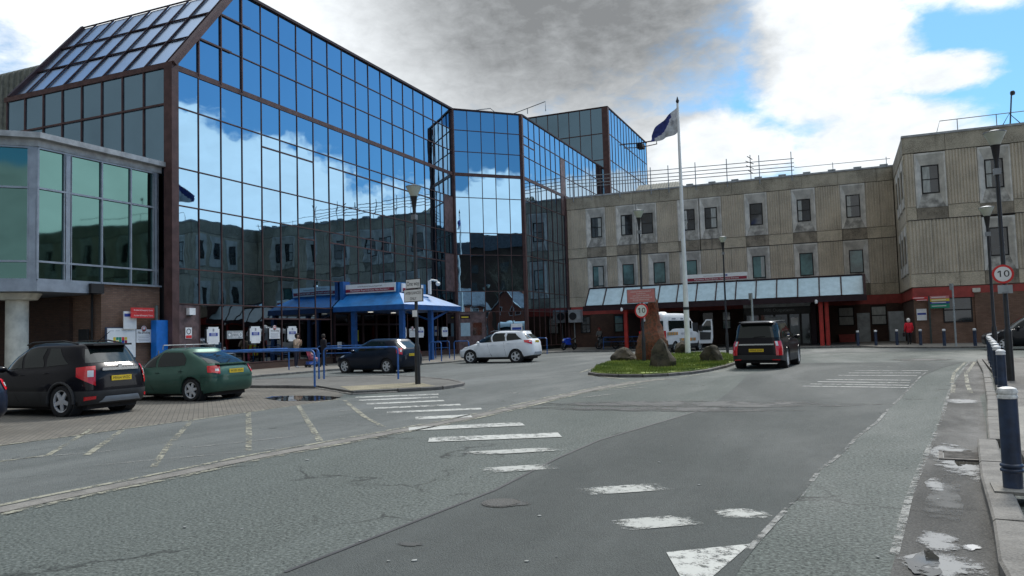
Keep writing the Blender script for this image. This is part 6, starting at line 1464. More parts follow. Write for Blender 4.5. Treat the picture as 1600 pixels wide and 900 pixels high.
# ---- rocks ----
def rockmesh(seed, sx, sy, sz, prof=None, rough=.16, sub=4):
    rr_ = random.Random(seed); b = bmesh.new(); bmesh.ops.create_icosphere(b, subdivisions=sub, radius=1)
    from mathutils import noise as mn
    of = Vector((seed*3.1, seed*1.7, 0))
    planes = [(Vector((rr_.uniform(-1, 1), rr_.uniform(-1, 1), rr_.uniform(-.4, 1))).normalized(), rr_.uniform(.62, .9)) for _ in range(9)]
    for v in b.verts:
        p = v.co.copy()
        for n_, d_ in planes:
            k = p.dot(n_)
            if k > d_: p -= n_*(k-d_)*.85
        p *= 1+rough*(mn.fractal(p*1.3+of, .9, 2.1, 4))+.05*mn.noise(p*5+of)
        z = max(-.15, (p.z+.62)/1.5)
        x, y = p.x, p.y
        if prof:
            k = pl(prof, z); r_ = max(.15, math.sqrt(max(0.02, 1-min(1, abs(p.z))**2))); x = x/r_*k if r_ > .3 else x/r_*k*.9; y = y/r_*k if r_ > .3 else y/r_*k*.9
        v.co = Vector((x*sx, y*sy, z*sz))
    me = bpy.data.meshes.new('stone'); b.to_mesh(me); b.free(); me.polygons.foreach_set('use_smooth', [True]*len(me.polygons)); me.set_sharp_from_angle(angle=.5); return me
def rock(label, x, y, sx, sy, sz, seed, mat, prof=None, rz=0, name='boulder', cat='boulder', group='boulders on the grass island'):
    me = rockmesh(seed, sx, sy, sz, prof); me.materials.append(mat); o = bpy.data.objects.new(name, me); COL.objects.link(o); o.location = (x, y, -.02); o.rotation_euler = (0, 0, rz); return tag(o, label, cat, group)
rock('brown mossy boulder, leftmost on the grass island', -9.45, 35.2, .62, .5, .72, 3, K['rock'])
def stone_loft(label, x, y, sx, sy, H, prof, seed, mat, lean=(0, 0), name='boulder', cat='boulder', group=None, rz=0, n=22, m=26, am=.16):
    """standing stone: irregular facetted rings"""
    from mathutils import noise as mn
    rr_ = random.Random(seed); vs = []; of = Vector((seed, seed*2.3, 0)); cuts = [(rr_.uniform(0, 2*PI), rr_.uniform(.66, .92), rr_.uniform(-.25, .25)) for _ in range(8)]
    for j in range(m+1):
        z = j/m; k = pl(prof, z)
        for i in range(n):
            a = 2*PI*i/n; r_ = 1.0
            for ca, cd, tw in cuts:
                c_ = math.cos(a-ca-tw*z*3)
                if c_ > 0: r_ = min(r_, (cd+.12*math.sin(z*5+ca*3))/c_) if c_ > .3 else r_
            p = Vector((math.cos(a), math.sin(a), z*H/sx))
            r_ *= 1+am*mn.fractal(p*1.6+of, .8, 2.2, 5)+.05*mn.noise(p*7+of)
            vs.append((x+lean[0]*z+k*r_*sx*math.cos(a+rz), y+lean[1]*z+k*r_*sy*math.sin(a+rz), z*H-.03+.04*mn.noise(p*3+of)))
    fs = [(j*n+i, j*n+(i+1) % n, (j+1)*n+(i+1) % n, (j+1)*n+i) for j in range(m) for i in range(n)]+[tuple(m*n+i for i in range(n))]
    me = bpy.data.meshes.new('stone'); me.from_pydata(vs, [], fs); me.materials.append(mat); me.polygons.foreach_set('use_smooth', [True]*len(fs)); me.set_sharp_from_angle(angle=.45); me.update()
    o = bpy.data.objects.new(name, me); COL.objects.link(o); return tag(o, label, cat, group)
stone_loft('pointed grey boulder in front of the tall red standing stone', -6.35, 28.75, .70, .55, 1.22, [(0, 1.0), (.3, .88), (.6, .62), (.85, .38), (1.0, .12)], 5, K['rock'], (.05, 0), group='boulders on the grass island', n=16, m=12)
rock('squarish boulder standing behind the flagpole foot', -8.55, 44.9, .55, .45, .85, 8, K['rock'])
rock('rounded boulder, rightmost on the grass island', -5.2, 33.4, .52, .48, .86, 11, K['rock'], [(0, 1.0), (.5, .9), (.85, .6), (1.05, .25)])
stone_loft('tall red sandstone standing stone behind the speed sign', -8.05, 35.0, .78, .58, 3.06, [(0, .92), (.15, 1.0), (.34, .95), (.44, .80), (.55, .58), (.66, .46), (.82, .40), (.95, .32), (1.0, .2)], 14, K['rockred'], (.08, 0), 'standing_stone', 'standing stone', rz=.2)
# ---- grass ----
gp = [(x*.985+(-7.1)*.015, y*.995+35*.005) for x, y in ISL]
def inpoly(x, y, P):
    c = False; j = len(P)-1
    for i in range(len(P)):
        if (P[i][1] > y) != (P[j][1] > y) and x < (P[j][0]-P[i][0])*(y-P[i][1])/(P[j][1]-P[i][1])+P[i][0]: c = not c
        j = i
    return c
mb = MB(); mb.prism(gp, .0, .13)
gmat = M('grass', (.10, .18, .022), rough=.9, var=.3, scale=.8, tint=(.24, .26, .06), fine=.3, fscale=40)
vs = list(mb.v); fs = list(mb.f); k0 = len(vs)
cnt = 0; RG = random.Random(3)
while cnt < 26000:
    x = RG.uniform(-10, -4.1); y = RG.uniform(24.9, 46.4)
    if not inpoly(x, y, gp): continue
    if y > 34 and RG.random() < .45: continue
    if (math.sin(x*2.1+1)*math.sin(y*1.3)+math.sin(x*5+y*3)*.4) > .75 and RG.random() < .8: continue
    a = RG.uniform(0, PI); h = RG.uniform(.04, .11)*(1.4 if RG.random() < .1 else 1); w_ = .014; lx_, ly_ = RG.uniform(-.03, .03), RG.uniform(-.03, .03)
    k = len(vs); vs += [(x-w_*math.cos(a), y-w_*math.sin(a), .12), (x+w_*math.cos(a), y+w_*math.sin(a), .12), (x+lx_, y+ly_, .13+h)]; fs.append((k, k+1, k+2)); cnt += 1
me = bpy.data.meshes.new('grass'); me.from_pydata(vs, [], fs); me.materials.append(gmat); me.update(); o = bpy.data.objects.new('grass', me); COL.objects.link(o); tag(o, 'short green grass covering the kerbed traffic island', 'grass', kind='stuff')
# ---- posters and signs on the glass wall ----
def wall_sign(name, label, y0, y1, z0, z1, x=-27.83, face='white', cat='poster', group=None):
    th = thing(name, label, cat, (x, (y0+y1)/2, z0), 0, group)
    MB().box((x-.02, y0, z0), (x, y1, z1)).build('poster_sheet', K[face], th); return th
def nhs_poster(label, y0, y1, z0, z1, x=-27.83):
    th = wall_sign('information_poster', label, y0, y1, z0, z1, x, group='white and blue hospital site posters'); w_, h_ = y1-y0, z1-z0; c = (y0+y1)/2
    MB().box((x-.02, y0-.08, z0+.1), (x-.006, y0, z1-.1)).build('backing_tab', K['white'], th); MB().box((x-.02, y1, z0+.1), (x-.006, y1+.07, z1-.1)).build('backing_tab', K['white'], th)
    MB().box((x, y0+w_*.08, z0+h_*.48), (x+.006, y1-w_*.08, z0+h_*.66)).build('blue_band', K['signblue'], th)
    MB().box((x, c-.05, z0+h_*.74), (x+.006, c+.05, z0+h_*.90)).build('small_emblem', K['inkgrey'], th)
    for k in range(2): MB().box((x+.006, c-w_*.25, z0+h_*(.525+.07*k)), (x+.009, c+w_*.25, z0+h_*(.55+.07*k))).build('print_line', K['inkw'], th)
nhs_poster('white and blue poster left of the smoking shelter sign on the glass wall', 28.15, 28.8, 1.44, 2.28)
nhs_poster('white and blue poster right of the smoking shelter sign on the glass wall', 31.05, 31.7, 1.44, 2.3)
nhs_poster('white and blue poster above the rail beside the standing woman', 33.95, 34.6, 1.48, 2.3)
nhs_poster('white and blue poster between the canopy columns', 45.6, 46.3, 1.46, 2.2)
nhs_poster('white and blue poster just left of the right canopy column', 47.9, 48.7, 1.46, 2.2)
nhs_poster('white and blue poster right of the blue canopy column', 51.6, 52.4, 1.46, 2.2)
sk = wall_sign('smoking_shelter_sign', 'grey Smoking shelter sign with an arrow on the dark glass', 29.37, 30.46, 1.69, 2.09, face='grey', cat='sign')
text('lettering', 'Smoking', .19, K['inkw'], (-27.82, 29.93, 1.97), (0, 1, 0), sk, width=.5, bold=.02); text('lettering', 'shelter', .19, K['inkw'], (-27.82, 29.93, 1.80), (0, 1, 0), sk, width=.42, bold=.02)
MB().add([(-27.82, 29.43, 1.89), (-27.82, 29.55, 1.97), (-27.82, 29.55, 1.91), (-27.82, 29.63, 1.91), (-27.82, 29.63, 1.87), (-27.82, 29.55, 1.87), (-27.82, 29.55, 1.81)], [(0, 6, 5, 4, 3, 2, 1)]).build('arrow', K['inkw'], sk)
MB().lathe([(.11, 0), (.11, .006), (.08, .006), (.08, 0)], (-27.83, 30.3, 1.89), 16, axis='X', cap=False).build('smoking_symbol', K['inkw'], sk)
def nosmoke(label, y0, y1, z0, z1, x=-27.83):
    th = wall_sign('no_smoking_sign', label, y0, y1, z0, z1, x, cat='sign', group='white no smoking signs'); c = (y0+y1)/2; w_ = y1-y0; h_ = z1-z0
    MB().lathe([(.13, 0), (.13, .012)], (x-.012, c, z1+.03), 16, axis='X').build('round_top', K['white'], th); MB().lathe([(.10, 0), (.10, .006), (.075, .006), (.075, 0)], (x, c, z1+.03), 16, axis='X', cap=False).build('red_ring', K['signred'], th)
    text('lettering', 'No Smoking', .15, K['ink'], (x+.004, c, z1-h_*.24), (0, 1, 0), th, width=w_*.78)
    for k in range(4): MB().box((x, c-w_*(.38-.04*(k % 2)), z0+h_*(.48-.12*k)), (x+.004, c+w_*(.38-.05*(k % 2)), z0+h_*(.51-.12*k))).build('print_line', K['inkgrey'], th)
nosmoke('white No Smoking sign on the dark glass behind the blue rails', 32.42, 33.25, 1.64, 2.2)
nosmoke('white No Smoking sign on the brown brick wall beside the site map', 24.5, 25.3, 1.62, 2.2, -28.33)
nosmoke('white No Smoking sign between the canopy posters', 46.75, 47.6, 1.5, 2.1)
th = wall_sign('warning_sign', 'small white and red sign on the brown panel at the corner of the glass wall', 26.76, 27.14, 1.75, 2.26, cat='sign')
MB().box((-27.83, 26.78, 1.77), (-27.824, 27.12, 1.9)).build('red_band', K['signred'], th); MB().lathe([(.13, 0), (.13, .006), (.10, .006), (.10, 0)], (-27.83, 26.95, 2.08), 16, axis='X', cap=False).build('black_ring', K['ink'], th)
eb = thing('wall_box', 'small white electrical box on the brown corner panel above the warning sign', 'electrical box', (-27.8, 27.0, 2.8)); MB().box((-27.88, 26.86, 2.84), (-27.68, 27.22, 3.16)).build('box_cover', K['white'], eb); MB().box((-27.86, 26.9, 2.78), (-27.72, 27.1, 2.84)).build('cable_gland', K['ink'], eb)
# site map board, red direction sign on post, blue door
th = thing('site_map_board', 'white site map board with a coloured plan on the brown brick wall', 'notice board', (-28.36, 23.7, 1.1))
MB().box((-28.36, 22.95, .95), (-28.30, 24.45, 2.3)).build('board_case', K['navy_post'], th); MB().box((-28.30, 23.02, 1.0), (-28.28, 24.42, 2.26)).build('map_sheet', K['white'], th)
cols = ['signred', 'signyel', 'signgreen', 'signblue', 'signmar', 'signyel', 'signgreen', 'signgreen', 'signred', 'signyel']
for k in range(10): MB().box((-28.28, 23.3+(k % 5)*.14, 1.62+(k//5)*.14-(k % 3)*.02), (-28.274, 23.42+(k % 5)*.14, 1.74+(k//5)*.14)).build('map_block', K[cols[k]], th)
for k in range(4): MB().box((-28.28, 23.12+k*.3, 2.14), (-28.275, 23.32+k*.3, 2.155)).build('print_line', K['inkgrey'], th)
th = thing('direction_sign', 'red and white direction sign on a grey post beside the blue door', 'sign', (-28.0, 25.4, 0))
MB().tube([(-28.05, 25.32, .05), (-28.05, 25.32, 3.25)], .055, 8).build('post', M('grey_green_post', (.09, .13, .13), rough=.5), th)
for k, (z0, s) in enumerate(((2.92, 'Accident & Emergency Centre'), (2.69, 'Accident & Emergency Centre'))):
    MB().box((-28.10, 24.0, z0), (-28.05, 25.2, z0+.22)).build('red_sign_panel', K['signred'], th)
    text('lettering', s, .10, K['inkw'], (-28.045, 24.62, z0+.11), (0, 1, 0), th, width=1.0)
th = thing('wall_notice', 'white notice with a blue band below the red direction sign', 'notice', (-28.2, 24.0, 2.2)); MB().box((-28.24, 23.75, 2.22), (-28.2, 24.4, 2.98)).build('notice_face', K['white'], th); MB().box((-28.2, 23.78, 2.75), (-28.194, 24.37, 2.88)).build('blue_band', K['signblue'], th)
th = thing('blue_door', 'bright blue door between the brick wall and the glass corner', 'door', (-28.0, 25.6, 0)); MB().box((-28.3, 25.25, .09), (-27.97, 25.88, 2.6)).build('door_leaf', K['blue_door'], th); MB().box((-27.97, 25.32, 1.05), (-27.93, 25.36, 1.25)).build('door_handle', K['galv'], th)
# glazed door + name strips on the splayed face
def onB(s0, s1, z0, z1, name, mat, parent, o0=.03, o1=.06):
    d = Vector((s2, s2, 0)); n = Vector((s2, -s2, 0)); b0 = Vector((-27.9, 54.0, 0)); vs = [b0+d*s_+n*o_+Vector((0, 0, z)) for o_ in (o0, o1) for s_, z in ((s0, z0), (s1, z0), (s1, z1), (s0, z1))]
    return MB().add(vs, [(3, 2, 1, 0), (4, 5, 6, 7), (0, 1, 5, 4), (1, 2, 6, 5), (2, 3, 7, 6), (3, 0, 4, 7)]).build(name, mat, parent, recalc=True)
th = thing('side_entrance', 'brown framed side door with an obscured pane and gold lettering strip on the splayed face', 'door', (-27.5, 54.3, 0))
onB(.2, 2.42, .1, 3.3, 'door_surround', K['mauve'], th, .035, .07); onB(.34, 1.12, 1.45, 2.5, 'obscured_pane', K['canopyglass'], th, .07, .08); onB(1.35, 2.1, 1.5, 2.5, 'glass_pane', K['shopglass'], th, .07, .08)
onB(.32, 1.15, 2.82, 3.15, 'name_panel', K['maroon_d'], th, .07, .08); onB(1.35, 2.2, 2.82, 3.15, 'name_panel', K['mauve'], th, .07, .08); onB(.42, 1.0, 2.9, 3.0, 'gold_lettering', K['signyel'], th, .08, .086)
p_ = thing('information_poster', 'white and blue poster on the splayed glass face behind the white car', 'poster', (-24.4, 57.5, 1.8), 0, 'white and blue hospital site posters'); onB(4.6, 5.6, 1.55, 2.35, 'poster_sheet', K['white'], p_, .05, .06); onB(4.7, 5.5, 1.85, 2.05, 'blue_band', K['signblue'], p_, .06, .066)
# air-con unit
th = thing('air_conditioner', 'grey wall-mounted air conditioning unit at the left end of the concrete block', 'air conditioner', (-22.9, 68.5, 2.4))
MB().box((-23.45, 68.1, 2.42), (-22.25, 68.75, 3.6)).build('case', K['silver_l'], th); MB().lathe([(.36, 0), (.36, -.03), (.30, -.03), (.30, -.01), (.0, -.01)], (-23.0, 68.1, 3.0), 20, axis='Y').build('fan_grille', K['ink'], th); MB().tube([(-23.0, 68.5, 0), (-23.0, 68.5, 2.42)], .05, 8).build('drain_pipe', K['grey'], th)
# under-canopy objects at right
th = thing('grey_board', 'large pale grey board leaning against the brick wall behind the person in red', 'board', (4.0, 68.4, 0)); MB().add([(3.42, 68.0, .09), (4.6, 68.0, .09), (4.6, 68.5, 2.45), (3.42, 68.5, 2.45), (3.42, 68.06, .09), (4.6, 68.06, .09), (4.6, 68.56, 2.45), (3.42, 68.56, 2.45)], [(0, 1, 2, 3), (7, 6, 5, 4), (0, 4, 5, 1), (1, 5, 6, 2), (2, 6, 7, 3), (3, 7, 4, 0)]).build('board_face', K['grey_board'], th)
MB().bar((3.38, 67.95, .09), (3.38, 68.45, 2.45), .06, .06).build('edge_trim', K['galv'], th)
th = thing('grit_bin', 'low orange-red storage box under the wall window right of the red column', 'storage box', (.3, 68.2, .09)); MB().box((-.3, 67.9, .09), (.85, 68.5, .62)).build('box_body', K['redband'], th); MB().box((-.34, 67.86, .62), (.89, 68.54, .72)).build('lid', K['redband'], th)
# signs on the wing wall
th = thing('wayfinding_sign', 'stacked pink, yellow and green wayfinding sign on the wing brick wall', 'sign', (6, 58.3, 2.4))
a_, b_ = PYy(1454, 480, 58.2), PYy(1483, 463, 58.2); x0_, x1_ = a_.x, b_.x
for z0, z1, mt in ((3.05, 3.25, 'signpink'), (2.87, 3.05, 'signyel'), (2.72, 2.87, 'signblue'), (2.42, 2.72, 'signgreen')): MB().box((x0_, 58.2, z0), (x1_, 58.24, z1-.01)).build('sign_panel', K[mt], th); MB().box((x0_+.08, 58.19, (z0+z1)/2-.02), (x1_-.2, 58.2, (z0+z1)/2+.02)).build('print_line', K['inkw'], th)
MB().box((x0_-.12, 58.2, .1), (x0_-.02, 58.3, 3.25)).build('post', M('dark_green_post', (.04, .06, .055)), th)
th = thing('direction_sign', 'narrow red direction sign left of the green wayfinding sign', 'sign', (4.9, 58.2, 3.1)); MB().box((4.4, 58.2, 3.08), (5.32, 58.24, 3.22)).build('red_sign_panel', K['signred'], th); MB().box((4.6, 58.2, 2.96), (5.32, 58.24, 3.05)).build('red_sign_panel', K['signred'], th); MB().box((4.45, 58.19, 3.13), (5.1, 58.2, 3.17)).box((4.65, 58.19, 2.98), (5.25, 58.2, 3.01)).build('print_line', K['inkw'], th)
th = thing('information_poster', 'white and blue poster on the brick wall behind the person in red', 'poster', (4.8, 58.4, 1.9), 0, 'white and blue hospital site posters'); MB().box((4.62, 58.5, 1.65), (5.22, 58.56, 2.42)).build('poster_sheet', K['white'], th); MB().box((4.66, 58.49, 2.02), (5.18, 58.5, 2.15)).build('blue_band', K['signblue'], th)
th = thing('wall_lamp_box', 'small pale box on the red band above the wing window', 'light fitting', (8.1, 58.4, 3.5)); MB().box((7.95, 58.38, 3.42), (8.4, 58.52, 3.66)).build('box_cover', K['cream'], th); MB().box((8.0, 58.4, 3.38), (8.35, 58.5, 3.42)).build('lens', K['lampglass'], th)

# ================= PEOPLE =================
SKIN = M('skin', (.42, .25, .18), rough=.6, var=.06)
def person(label, loc, rz, joints, edges, radii, mats, hair, headp, extra=None, cat='person'):
    """one continuous skinned body; materials are assigned by height/limb"""
    th = thing('person', label, cat, loc, rz)
    me = bpy.data.meshes.new('body'); names = list(joints); idx = {n: i for i, n in enumerate(names)}
    me.from_pydata([joints[n] for n in names], [(idx[a], idx[b]) for a, b in edges], [])
    o = bpy.data.objects.new('body', me); COL.objects.link(o); o.parent = th
    sk_ = o.modifiers.new('skin', 'SKIN'); 
    for i, n in enumerate(names):
        r = radii[n]; me.skin_vertices[0].data[i].radius = r if isinstance(r, tuple) else (r, r); me.skin_vertices[0].data[i].use_root = (n == 'pelvis')
    ss = o.modifiers.new('sub', 'SUBSURF'); ss.levels = 2; ss.render_levels = 2
    dg = bpy.context.evaluated_depsgraph_get(); dg.update(); m2 = bpy.data.meshes.new_from_object(o.evaluated_get(dg))
    o.modifiers.clear(); o.data = m2; m2.materials.clear()
    for m_ in mats: m2.materials.append(m_[0])
    mi = []
    for p in m2.polygons:
        c = p.center; k = 0
        for q, (m_, f) in enumerate(mats):
            if f is None or f(c): k = q
        mi.append(k)
    m2.polygons.foreach_set('material_index', mi); m2.polygons.foreach_set('use_smooth', [True]*len(mi))
    if hair:
        hm, hs, back = hair; h = Vector(headp); b = bmesh.new(); bmesh.ops.create_icosphere(b, subdivisions=3, radius=1)
        for v in b.verts:
            v.co = Vector((v.co.x*.105*hs, v.co.y*.115*hs, v.co.z*.125*hs))
            if v.co.y > .05*hs and v.co.z < .04: v.co.y = .05*hs
        m3 = bpy.data.meshes.new('hair'); b.to_mesh(m3); b.free(); m3.materials.append(hm); m3.polygons.foreach_set('use_smooth', [True]*len(m3.polygons)); q = bpy.data.objects.new('hair', m3); COL.objects.link(q); q.parent = th; q.location = h+Vector((0, -.02, .025)); 
    return th
def std(H=1.7, arm='down', spread=.1, lean=0.0, stride=.0, coat=1.0):
    k = H/1.7; J = {}; Rr = {}
    def j(n, p, r): J[n] = (p[0]*k, (p[1]+lean*max(0, p[2]-.9))*k, p[2]*k); Rr[n] = tuple(x*k for x in r) if isinstance(r, tuple) else r*k
    j('pelvis', (0, 0, .93), (.15*coat, .12*coat)); j('waist', (0, 0, 1.10), (.145*coat, .11*coat)); j('chest', (0, 0, 1.30), (.17*coat, .125*coat)); j('neckb', (0, 0, 1.42), (.09, .075)); j('neck', (0, .005, 1.47), .055); j('head', (0, .015, 1.585), (.080, .095)); j('crown', (0, .01, 1.65), (.07, .08))
    j('jaw', (0, .03, 1.53), .06)
    E_ = [('pelvis', 'waist'), ('waist', 'chest'), ('chest', 'neckb'), ('neckb', 'neck'), ('neck', 'jaw'), ('jaw', 'head'), ('head', 'crown')]
    for s_, n in ((1, 'l'), (-1, 'r')):
        st_ = stride*s_
        j('hip'+n, (s_*spread, 0, .86), (.095, .10)); j('knee'+n, (s_*(spread+.01), st_*.5+.01, .48), .062); j('ankle'+n, (s_*(spread+.01), st_-.02, .09), .042); j('toe'+n, (s_*(spread+.02), st_+.13, .035), .035)
        j('sh'+n, (s_*.185, 0, 1.385), .065*coat)
        if arm == 'down': j('el'+n, (s_*.25, -.02, 1.12), .046*coat); j('wr'+n, (s_*.25, .05, .88), .034); j('ha'+n, (s_*.245, .08, .80), .03)
        elif arm == 'face': j('el'+n, (s_*.23, .1, 1.12), .05); j('wr'+n, (s_*.08, .22, 1.32), .036); j('ha'+n, (s_*.03, .2, 1.40), .032)
        elif arm == 'front': j('el'+n, (s_*.24, .06, 1.12), .048*coat); j('wr'+n, (s_*.15, .28, 1.05), .034); j('ha'+n, (s_*.13, .36, 1.04), .032)
        E_ += [('pelvis', 'hip'+n), ('hip'+n, 'knee'+n), ('knee'+n, 'ankle'+n), ('ankle'+n, 'toe'+n), ('chest', 'sh'+n), ('sh'+n, 'el'+n), ('el'+n, 'wr'+n), ('wr'+n, 'ha'+n)]
    return J, E_, Rr, k
def cloth(name, c): return M(name, c, rough=.85, var=.12, scale=6)
def mk(label, loc, rz, H, arm, top, bottom, hairc, hs=1.0, coatlen=.82, stride=.04, lean=0.0, coat=1.0, shoe=(.02, .02, .02)):
    J, E_, Rr, k = std(H, arm, .095, lean, stride, coat)
    hd = Vector(J['head'])
    mats = [(SKIN, None), (cloth('trousers_'+label[:12].replace(' ', '_'), bottom), lambda c: c.z < coatlen*k*1.0), (cloth('shoes_'+label[:12].replace(' ', '_'), shoe), lambda c: c.z < .085*k),
            (cloth('jacket_'+label[:12].replace(' ', '_'), top), lambda c: coatlen*k <= c.z < 1.455*k and not (arm != 'down' and c.y > .25*k and c.z > 1.0*k) and (c.z > .86*k or abs(c.x) < .2*k))]
    return person(label, loc, rz, J, E_, Rr, mats, (cloth('hair_'+label[:12].replace(' ', '_'), hairc), hs*k, 0), hd)
pr = PYy(1421.5, 541, 56.4)
red = mk('person with white hair in a bright red coat seen from behind', (pr.x, 56.4, .09), .25, 1.68, 'down', (.62, .015, .03), (.012, .012, .014), (.62, .60, .56), 1.12, .80, .12, 0, 1.22)
hb = thing('handbag', 'small brown handbag held by the person in the red coat', 'bag', (pr.x-.30, 56.4, .62)); MB().box((-.06, -.13, 0), (.06, .13, .24)).build('bag_body', K['maroon_d'], hb, rawlocal=True); MB().tube([(0, -.1, .24), (0, -.05, .42), (0, .05, .42), (0, .1, .24)], .01, 5).build('strap', K['maroon_d'], hb, rawlocal=True)
def at_wall(px, X=-26.9): p = PXx(px, 576, X); return (X, p.y, .09)
lw = at_wall(463, -26.2)
mk('person with dark hair in a beige jacket holding hands to the face', lw, -1.5, 1.76, 'face', (.40, .30, .22), (.012, .014, .03), (.02, .014, .01), 1.08, .98, .03, .1, 1.05, (.5, .5, .5))
ld = at_wall(506, -25.8)
mk('person in a long dark coat standing right of the pushchair', ld, -.4, 1.70, 'down', (.012, .012, .018), (.012, .012, .014), (.02, .015, .012), 1.05, .55, .03, 0, 1.15)
lm = PYy(938, 545, 60.9)
mk('person in a grey jacket and red cap standing behind the black motorbike', (lm.x, 60.9, .09), 2.9, 1.72, 'front', (.18, .18, .17), (.015, .015, .02), (.40, .03, .03), 1.05, .95, .03, .12, 1.1)
# pushchair with a child
lp = at_wall(489, -25.7)
pc = thing('pushchair', 'pushchair with pink and blue fabric standing between the two people', 'pushchair', lp, -.5)
MB().tube([(-.2, -.35, .95), (-.2, .3, .15)], .015, 6).tube([(.2, -.35, .95), (.2, .3, .15)], .015, 6).tube([(-.2, -.35, .95), (.2, -.35, .95)], .015, 6).tube([(-.2, .3, .45), (-.2, -.3, .12)], .015, 6).tube([(.2, .3, .45), (.2, -.3, .12)], .015, 6).build('frame', K['galv'], pc, rawlocal=True)
MB().add([(-.2, .2, .42), (.2, .2, .42), (.2, -.12, .38), (-.2, -.12, .38), (.2, -.3, .85), (-.2, -.3, .85)], [(0, 1, 2, 3), (3, 2, 4, 5), (3, 2, 1, 0), (5, 4, 2, 3)]).build('seat', cloth('pink_fabric', (.60, .22, .32)), pc, rawlocal=True)
MB().box((-.2, -.3, .15), (.2, .1, .3)).build('basket', cloth('blue_fabric', (.05, .12, .45)), pc, rawlocal=True)
MB().lathe([(.22, -.2), (.22, .2)], (0, -.12, .78), 12, axis='X').build('hood', cloth('pink_hood', (.55, .30, .36)), pc, rawlocal=True) if 0 else None
for x in (-.22, .22):
    for y in (-.28, .3): MB().lathe([(.05, -.02), (.085, -.02), (.085, .02), (.05, .02)], (x, y, .085), 12, axis='X').build('wheel', K['tyre'], pc, rawlocal=True)
J = {'pelvis': (0, 0, .48), 'chest': (0, -.1, .66), 'neck': (0, -.12, .74), 'head': (0, -.11, .84), 'hipl': (.07, .05, .47), 'kneel': (.08, .22, .46), 'footl': (.08, .28, .28), 'hipr': (-.07, .05, .47), 'kneer': (-.08, .22, .46), 'footr': (-.08, .28, .28), 'shl': (.11, -.1, .68), 'hal': (.13, .1, .56), 'shr': (-.11, -.1, .68), 'har': (-.13, .1, .56)}
person('small child in pale pink clothes sitting in the pushchair', lp, -.5, J, [('pelvis', 'chest'), ('chest', 'neck'), ('neck', 'head'), ('pelvis', 'hipl'), ('hipl', 'kneel'), ('kneel', 'footl'), ('pelvis', 'hipr'), ('hipr', 'kneer'), ('kneer', 'footr'), ('chest', 'shl'), ('shl', 'hal'), ('chest', 'shr'), ('shr', 'har')],
    {'pelvis': .1, 'chest': .1, 'neck': .045, 'head': .085, 'hipl': .06, 'kneel': .045, 'footl': .035, 'hipr': .06, 'kneer': .045, 'footr': .035, 'shl': .045, 'hal': .028, 'shr': .045, 'har': .028}, [(SKIN, None), (cloth('pink_clothes', (.65, .35, .42)), lambda c: c.z < .72)], (cloth('fair_hair', (.35, .25, .15)), .9, 0), (0, -.11, .84))

# ================= BEHIND THE CAMERA'S RIGHT: seen in the mirror glass =================
def house(name, label, x, y, rz, W_, D_, H_, rh):
    th = thing(name, label, 'house', (x, y, 0), rz, 'red brick houses across the road'); w_, d_ = W_/2, D_/2
    MB().add([(-w_, -d_, 0), (w_, -d_, 0), (w_, d_, 0), (-w_, d_, 0), (-w_, -d_, H_), (w_, -d_, H_), (w_, d_, H_), (-w_, d_, H_), (0, -d_, H_+rh), (0, d_, H_+rh)], [(0, 1, 5, 8, 4), (1, 2, 6, 5), (2, 3, 7, 9, 6), (3, 0, 4, 7)]).build('wall', K['brick_red'], th, rawlocal=True)
    for s_ in (1, -1): MB().add([(s_*(w_+.4), -d_-.4, H_-.25), (s_*(w_+.4), d_+.4, H_-.25), (0, d_+.4, H_+rh+.12), (0, -d_-.4, H_+rh+.12), (s_*(w_+.4), -d_-.4, H_-.05), (s_*(w_+.4), d_+.4, H_-.05), (0, d_+.4, H_+rh+.3), (0, -d_-.4, H_+rh+.3)], [(0, 1, 2, 3), (4, 5, 6, 7), (0, 3, 7, 4), (1, 2, 6, 5), (0, 1, 5, 4)]).build('roof', K['slate'], th, rawlocal=True, recalc=True)
    for s_ in (1, -1): MB().bar((s_*(w_+.4), -d_-.42, H_-.15), (0, -d_-.42, H_+rh+.2), .06, .3, up=(0, 1, 0)).build('barge_board', K['white'], th, rawlocal=True)
    MB().box((-.4, -.4, H_+rh-.6), (.4, .4, H_+rh+1.4)).build('chimney', K['brick_red'], th, rawlocal=True)
    for z in (1.0, 4.0):
        for xx in (-w_*.55, w_*.3): f = MB().box((xx, -d_-.05, z), (xx+1.1, -d_+.02, z+1.7)).build('window', K['white'], th, rawlocal=True); MB().box((xx+.1, -d_-.07, z+.1), (xx+1.0, -d_-.05, z+1.6)).build('pane', K['winglass'], f, rawlocal=True)
        for yy in (-d_*.6, 0, d_*.5): f = MB().box((-w_-.05, yy, z), (-w_+.02, yy+1.1, z+1.7)).build('window', K['white'], th, rawlocal=True); MB().box((-w_-.07, yy+.1, z+.1), (-w_-.05, yy+1.0, z+1.6)).build('pane', K['winglass'], f, rawlocal=True)
    return th
house('brick_house', 'red brick gabled house mirrored at the left of the splayed glass face', 31.5, 23.5, -1.1, 7, 9, 6.2, 2.6)
house('brick_house', 'red brick gabled house mirrored beside the first one in the splayed glass face', 37.5, 33.5, -1.15, 7, 8, 5.8, 2.4)
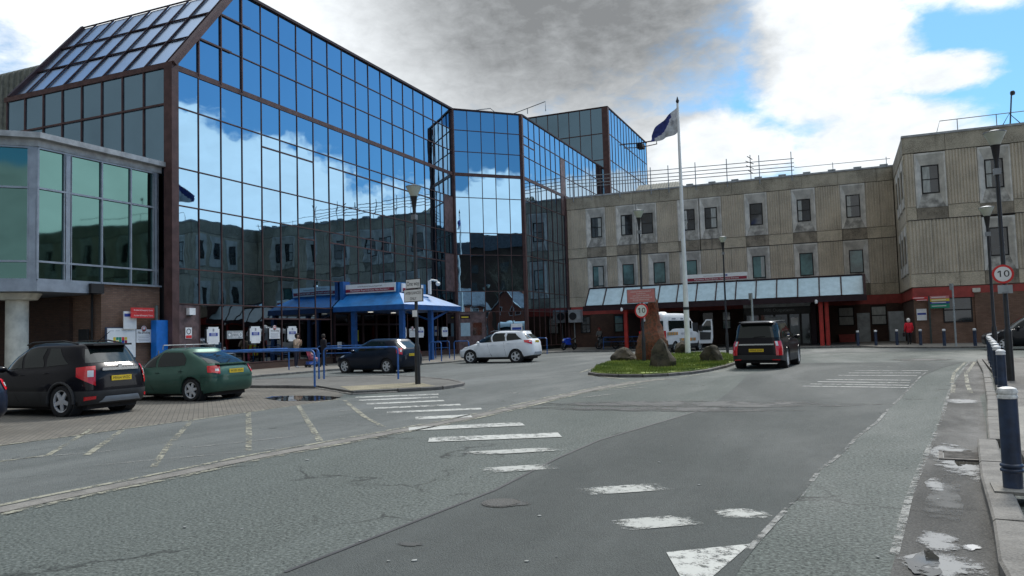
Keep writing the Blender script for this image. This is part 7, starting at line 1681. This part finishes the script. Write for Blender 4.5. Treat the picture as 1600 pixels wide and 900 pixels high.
def tree(label, x, y, H, seed, r0=.32):
    th = thing('bare_tree', label, 'tree', (x, y, 0), 0, 'bare winter trees across the road'); RT = random.Random(seed); tr_ = MB(); br = MB(); tw = MB()
    def grow_(p, d, L, r, lev):
        n = 4; pts = [p]; rs = [r]; q = p.copy(); dd = d.copy()
        for i in range(n):
            dd = (dd+Vector((RT.uniform(-.16, .16), RT.uniform(-.16, .16), RT.uniform(-.02, .12)))).normalized(); q = q+dd*(L/n); pts.append(q.copy()); rs.append(r*(1-.5*(i+1)/n))
        (tr_ if lev == 0 else br if lev < 3 else tw).tube(pts, rs, 7 if lev == 0 else 5 if lev < 3 else 3, cap=False)
        if lev >= 5 or r < .008: return
        for k in range(RT.choice((3, 4)) if lev else 5):
            t_ = RT.uniform(.35, 1.0) if lev else RT.uniform(.45, 1); i = min(n-1, int(t_*n)); bp = pts[i].lerp(pts[i+1], t_*n-i)
            a = RT.uniform(0, 2*PI); sp = RT.uniform(.5, .95); nd_ = (dd+Vector((math.cos(a), math.sin(a), RT.uniform(-.05, .35)))*sp).normalized()
            grow_(bp, nd_, L*RT.uniform(.58, .78), rs[i]*RT.uniform(.5, .68), lev+1)
    grow_(Vector((0, 0, 0)), Vector((0, 0, 1)), H*.42, r0, 0)
    tr_.build('trunk', K['trunk'], th, rawlocal=True, smooth=True); br.build('crown', K['trunk'], th, rawlocal=True); o = tw.build('twigs', K['trunk'], th, rawlocal=True, kind='stuff')
tree('bare tree mirrored behind the brick houses, at the left', 44, 14, 17, 1); tree('bare tree mirrored behind the brick houses, in the middle', 47, 24, 19, 2); tree('bare tree mirrored behind the brick houses, at the right', 49, 36, 17, 4); tree('bare tree mirrored between the two brick houses', 36, 44, 14, 9, .26)
tree('bare tree mirrored at the far right of the splayed glass face', 42, 29, 18, 12)
mb = MB().prism([(33, -40), (80, -40), (80, 60), (60, 60)], 0, .0) if 0 else None
far = thing('terrace_block', 'long dark brick terrace behind the bare trees, seen only in the mirror glass', 'building', (70, 20, 0)); MB().box((66, -30, 0), (76, 60, 19)).build('wall', K['brick_lo'], far); MB().prism([(65.6, -30.4), (76.4, -30.4), (76.4, 60.4), (65.6, 60.4)], 19, 22.5).build('roof', K['slate'], far)
for k in range(14):
    for z in (1.2, 4.6, 8.2, 11.8, 15.4): MB().box((65.9, -26+k*6, z), (66.02, -24.4+k*6, z+1.9)).build('window', K['winglass'], far)
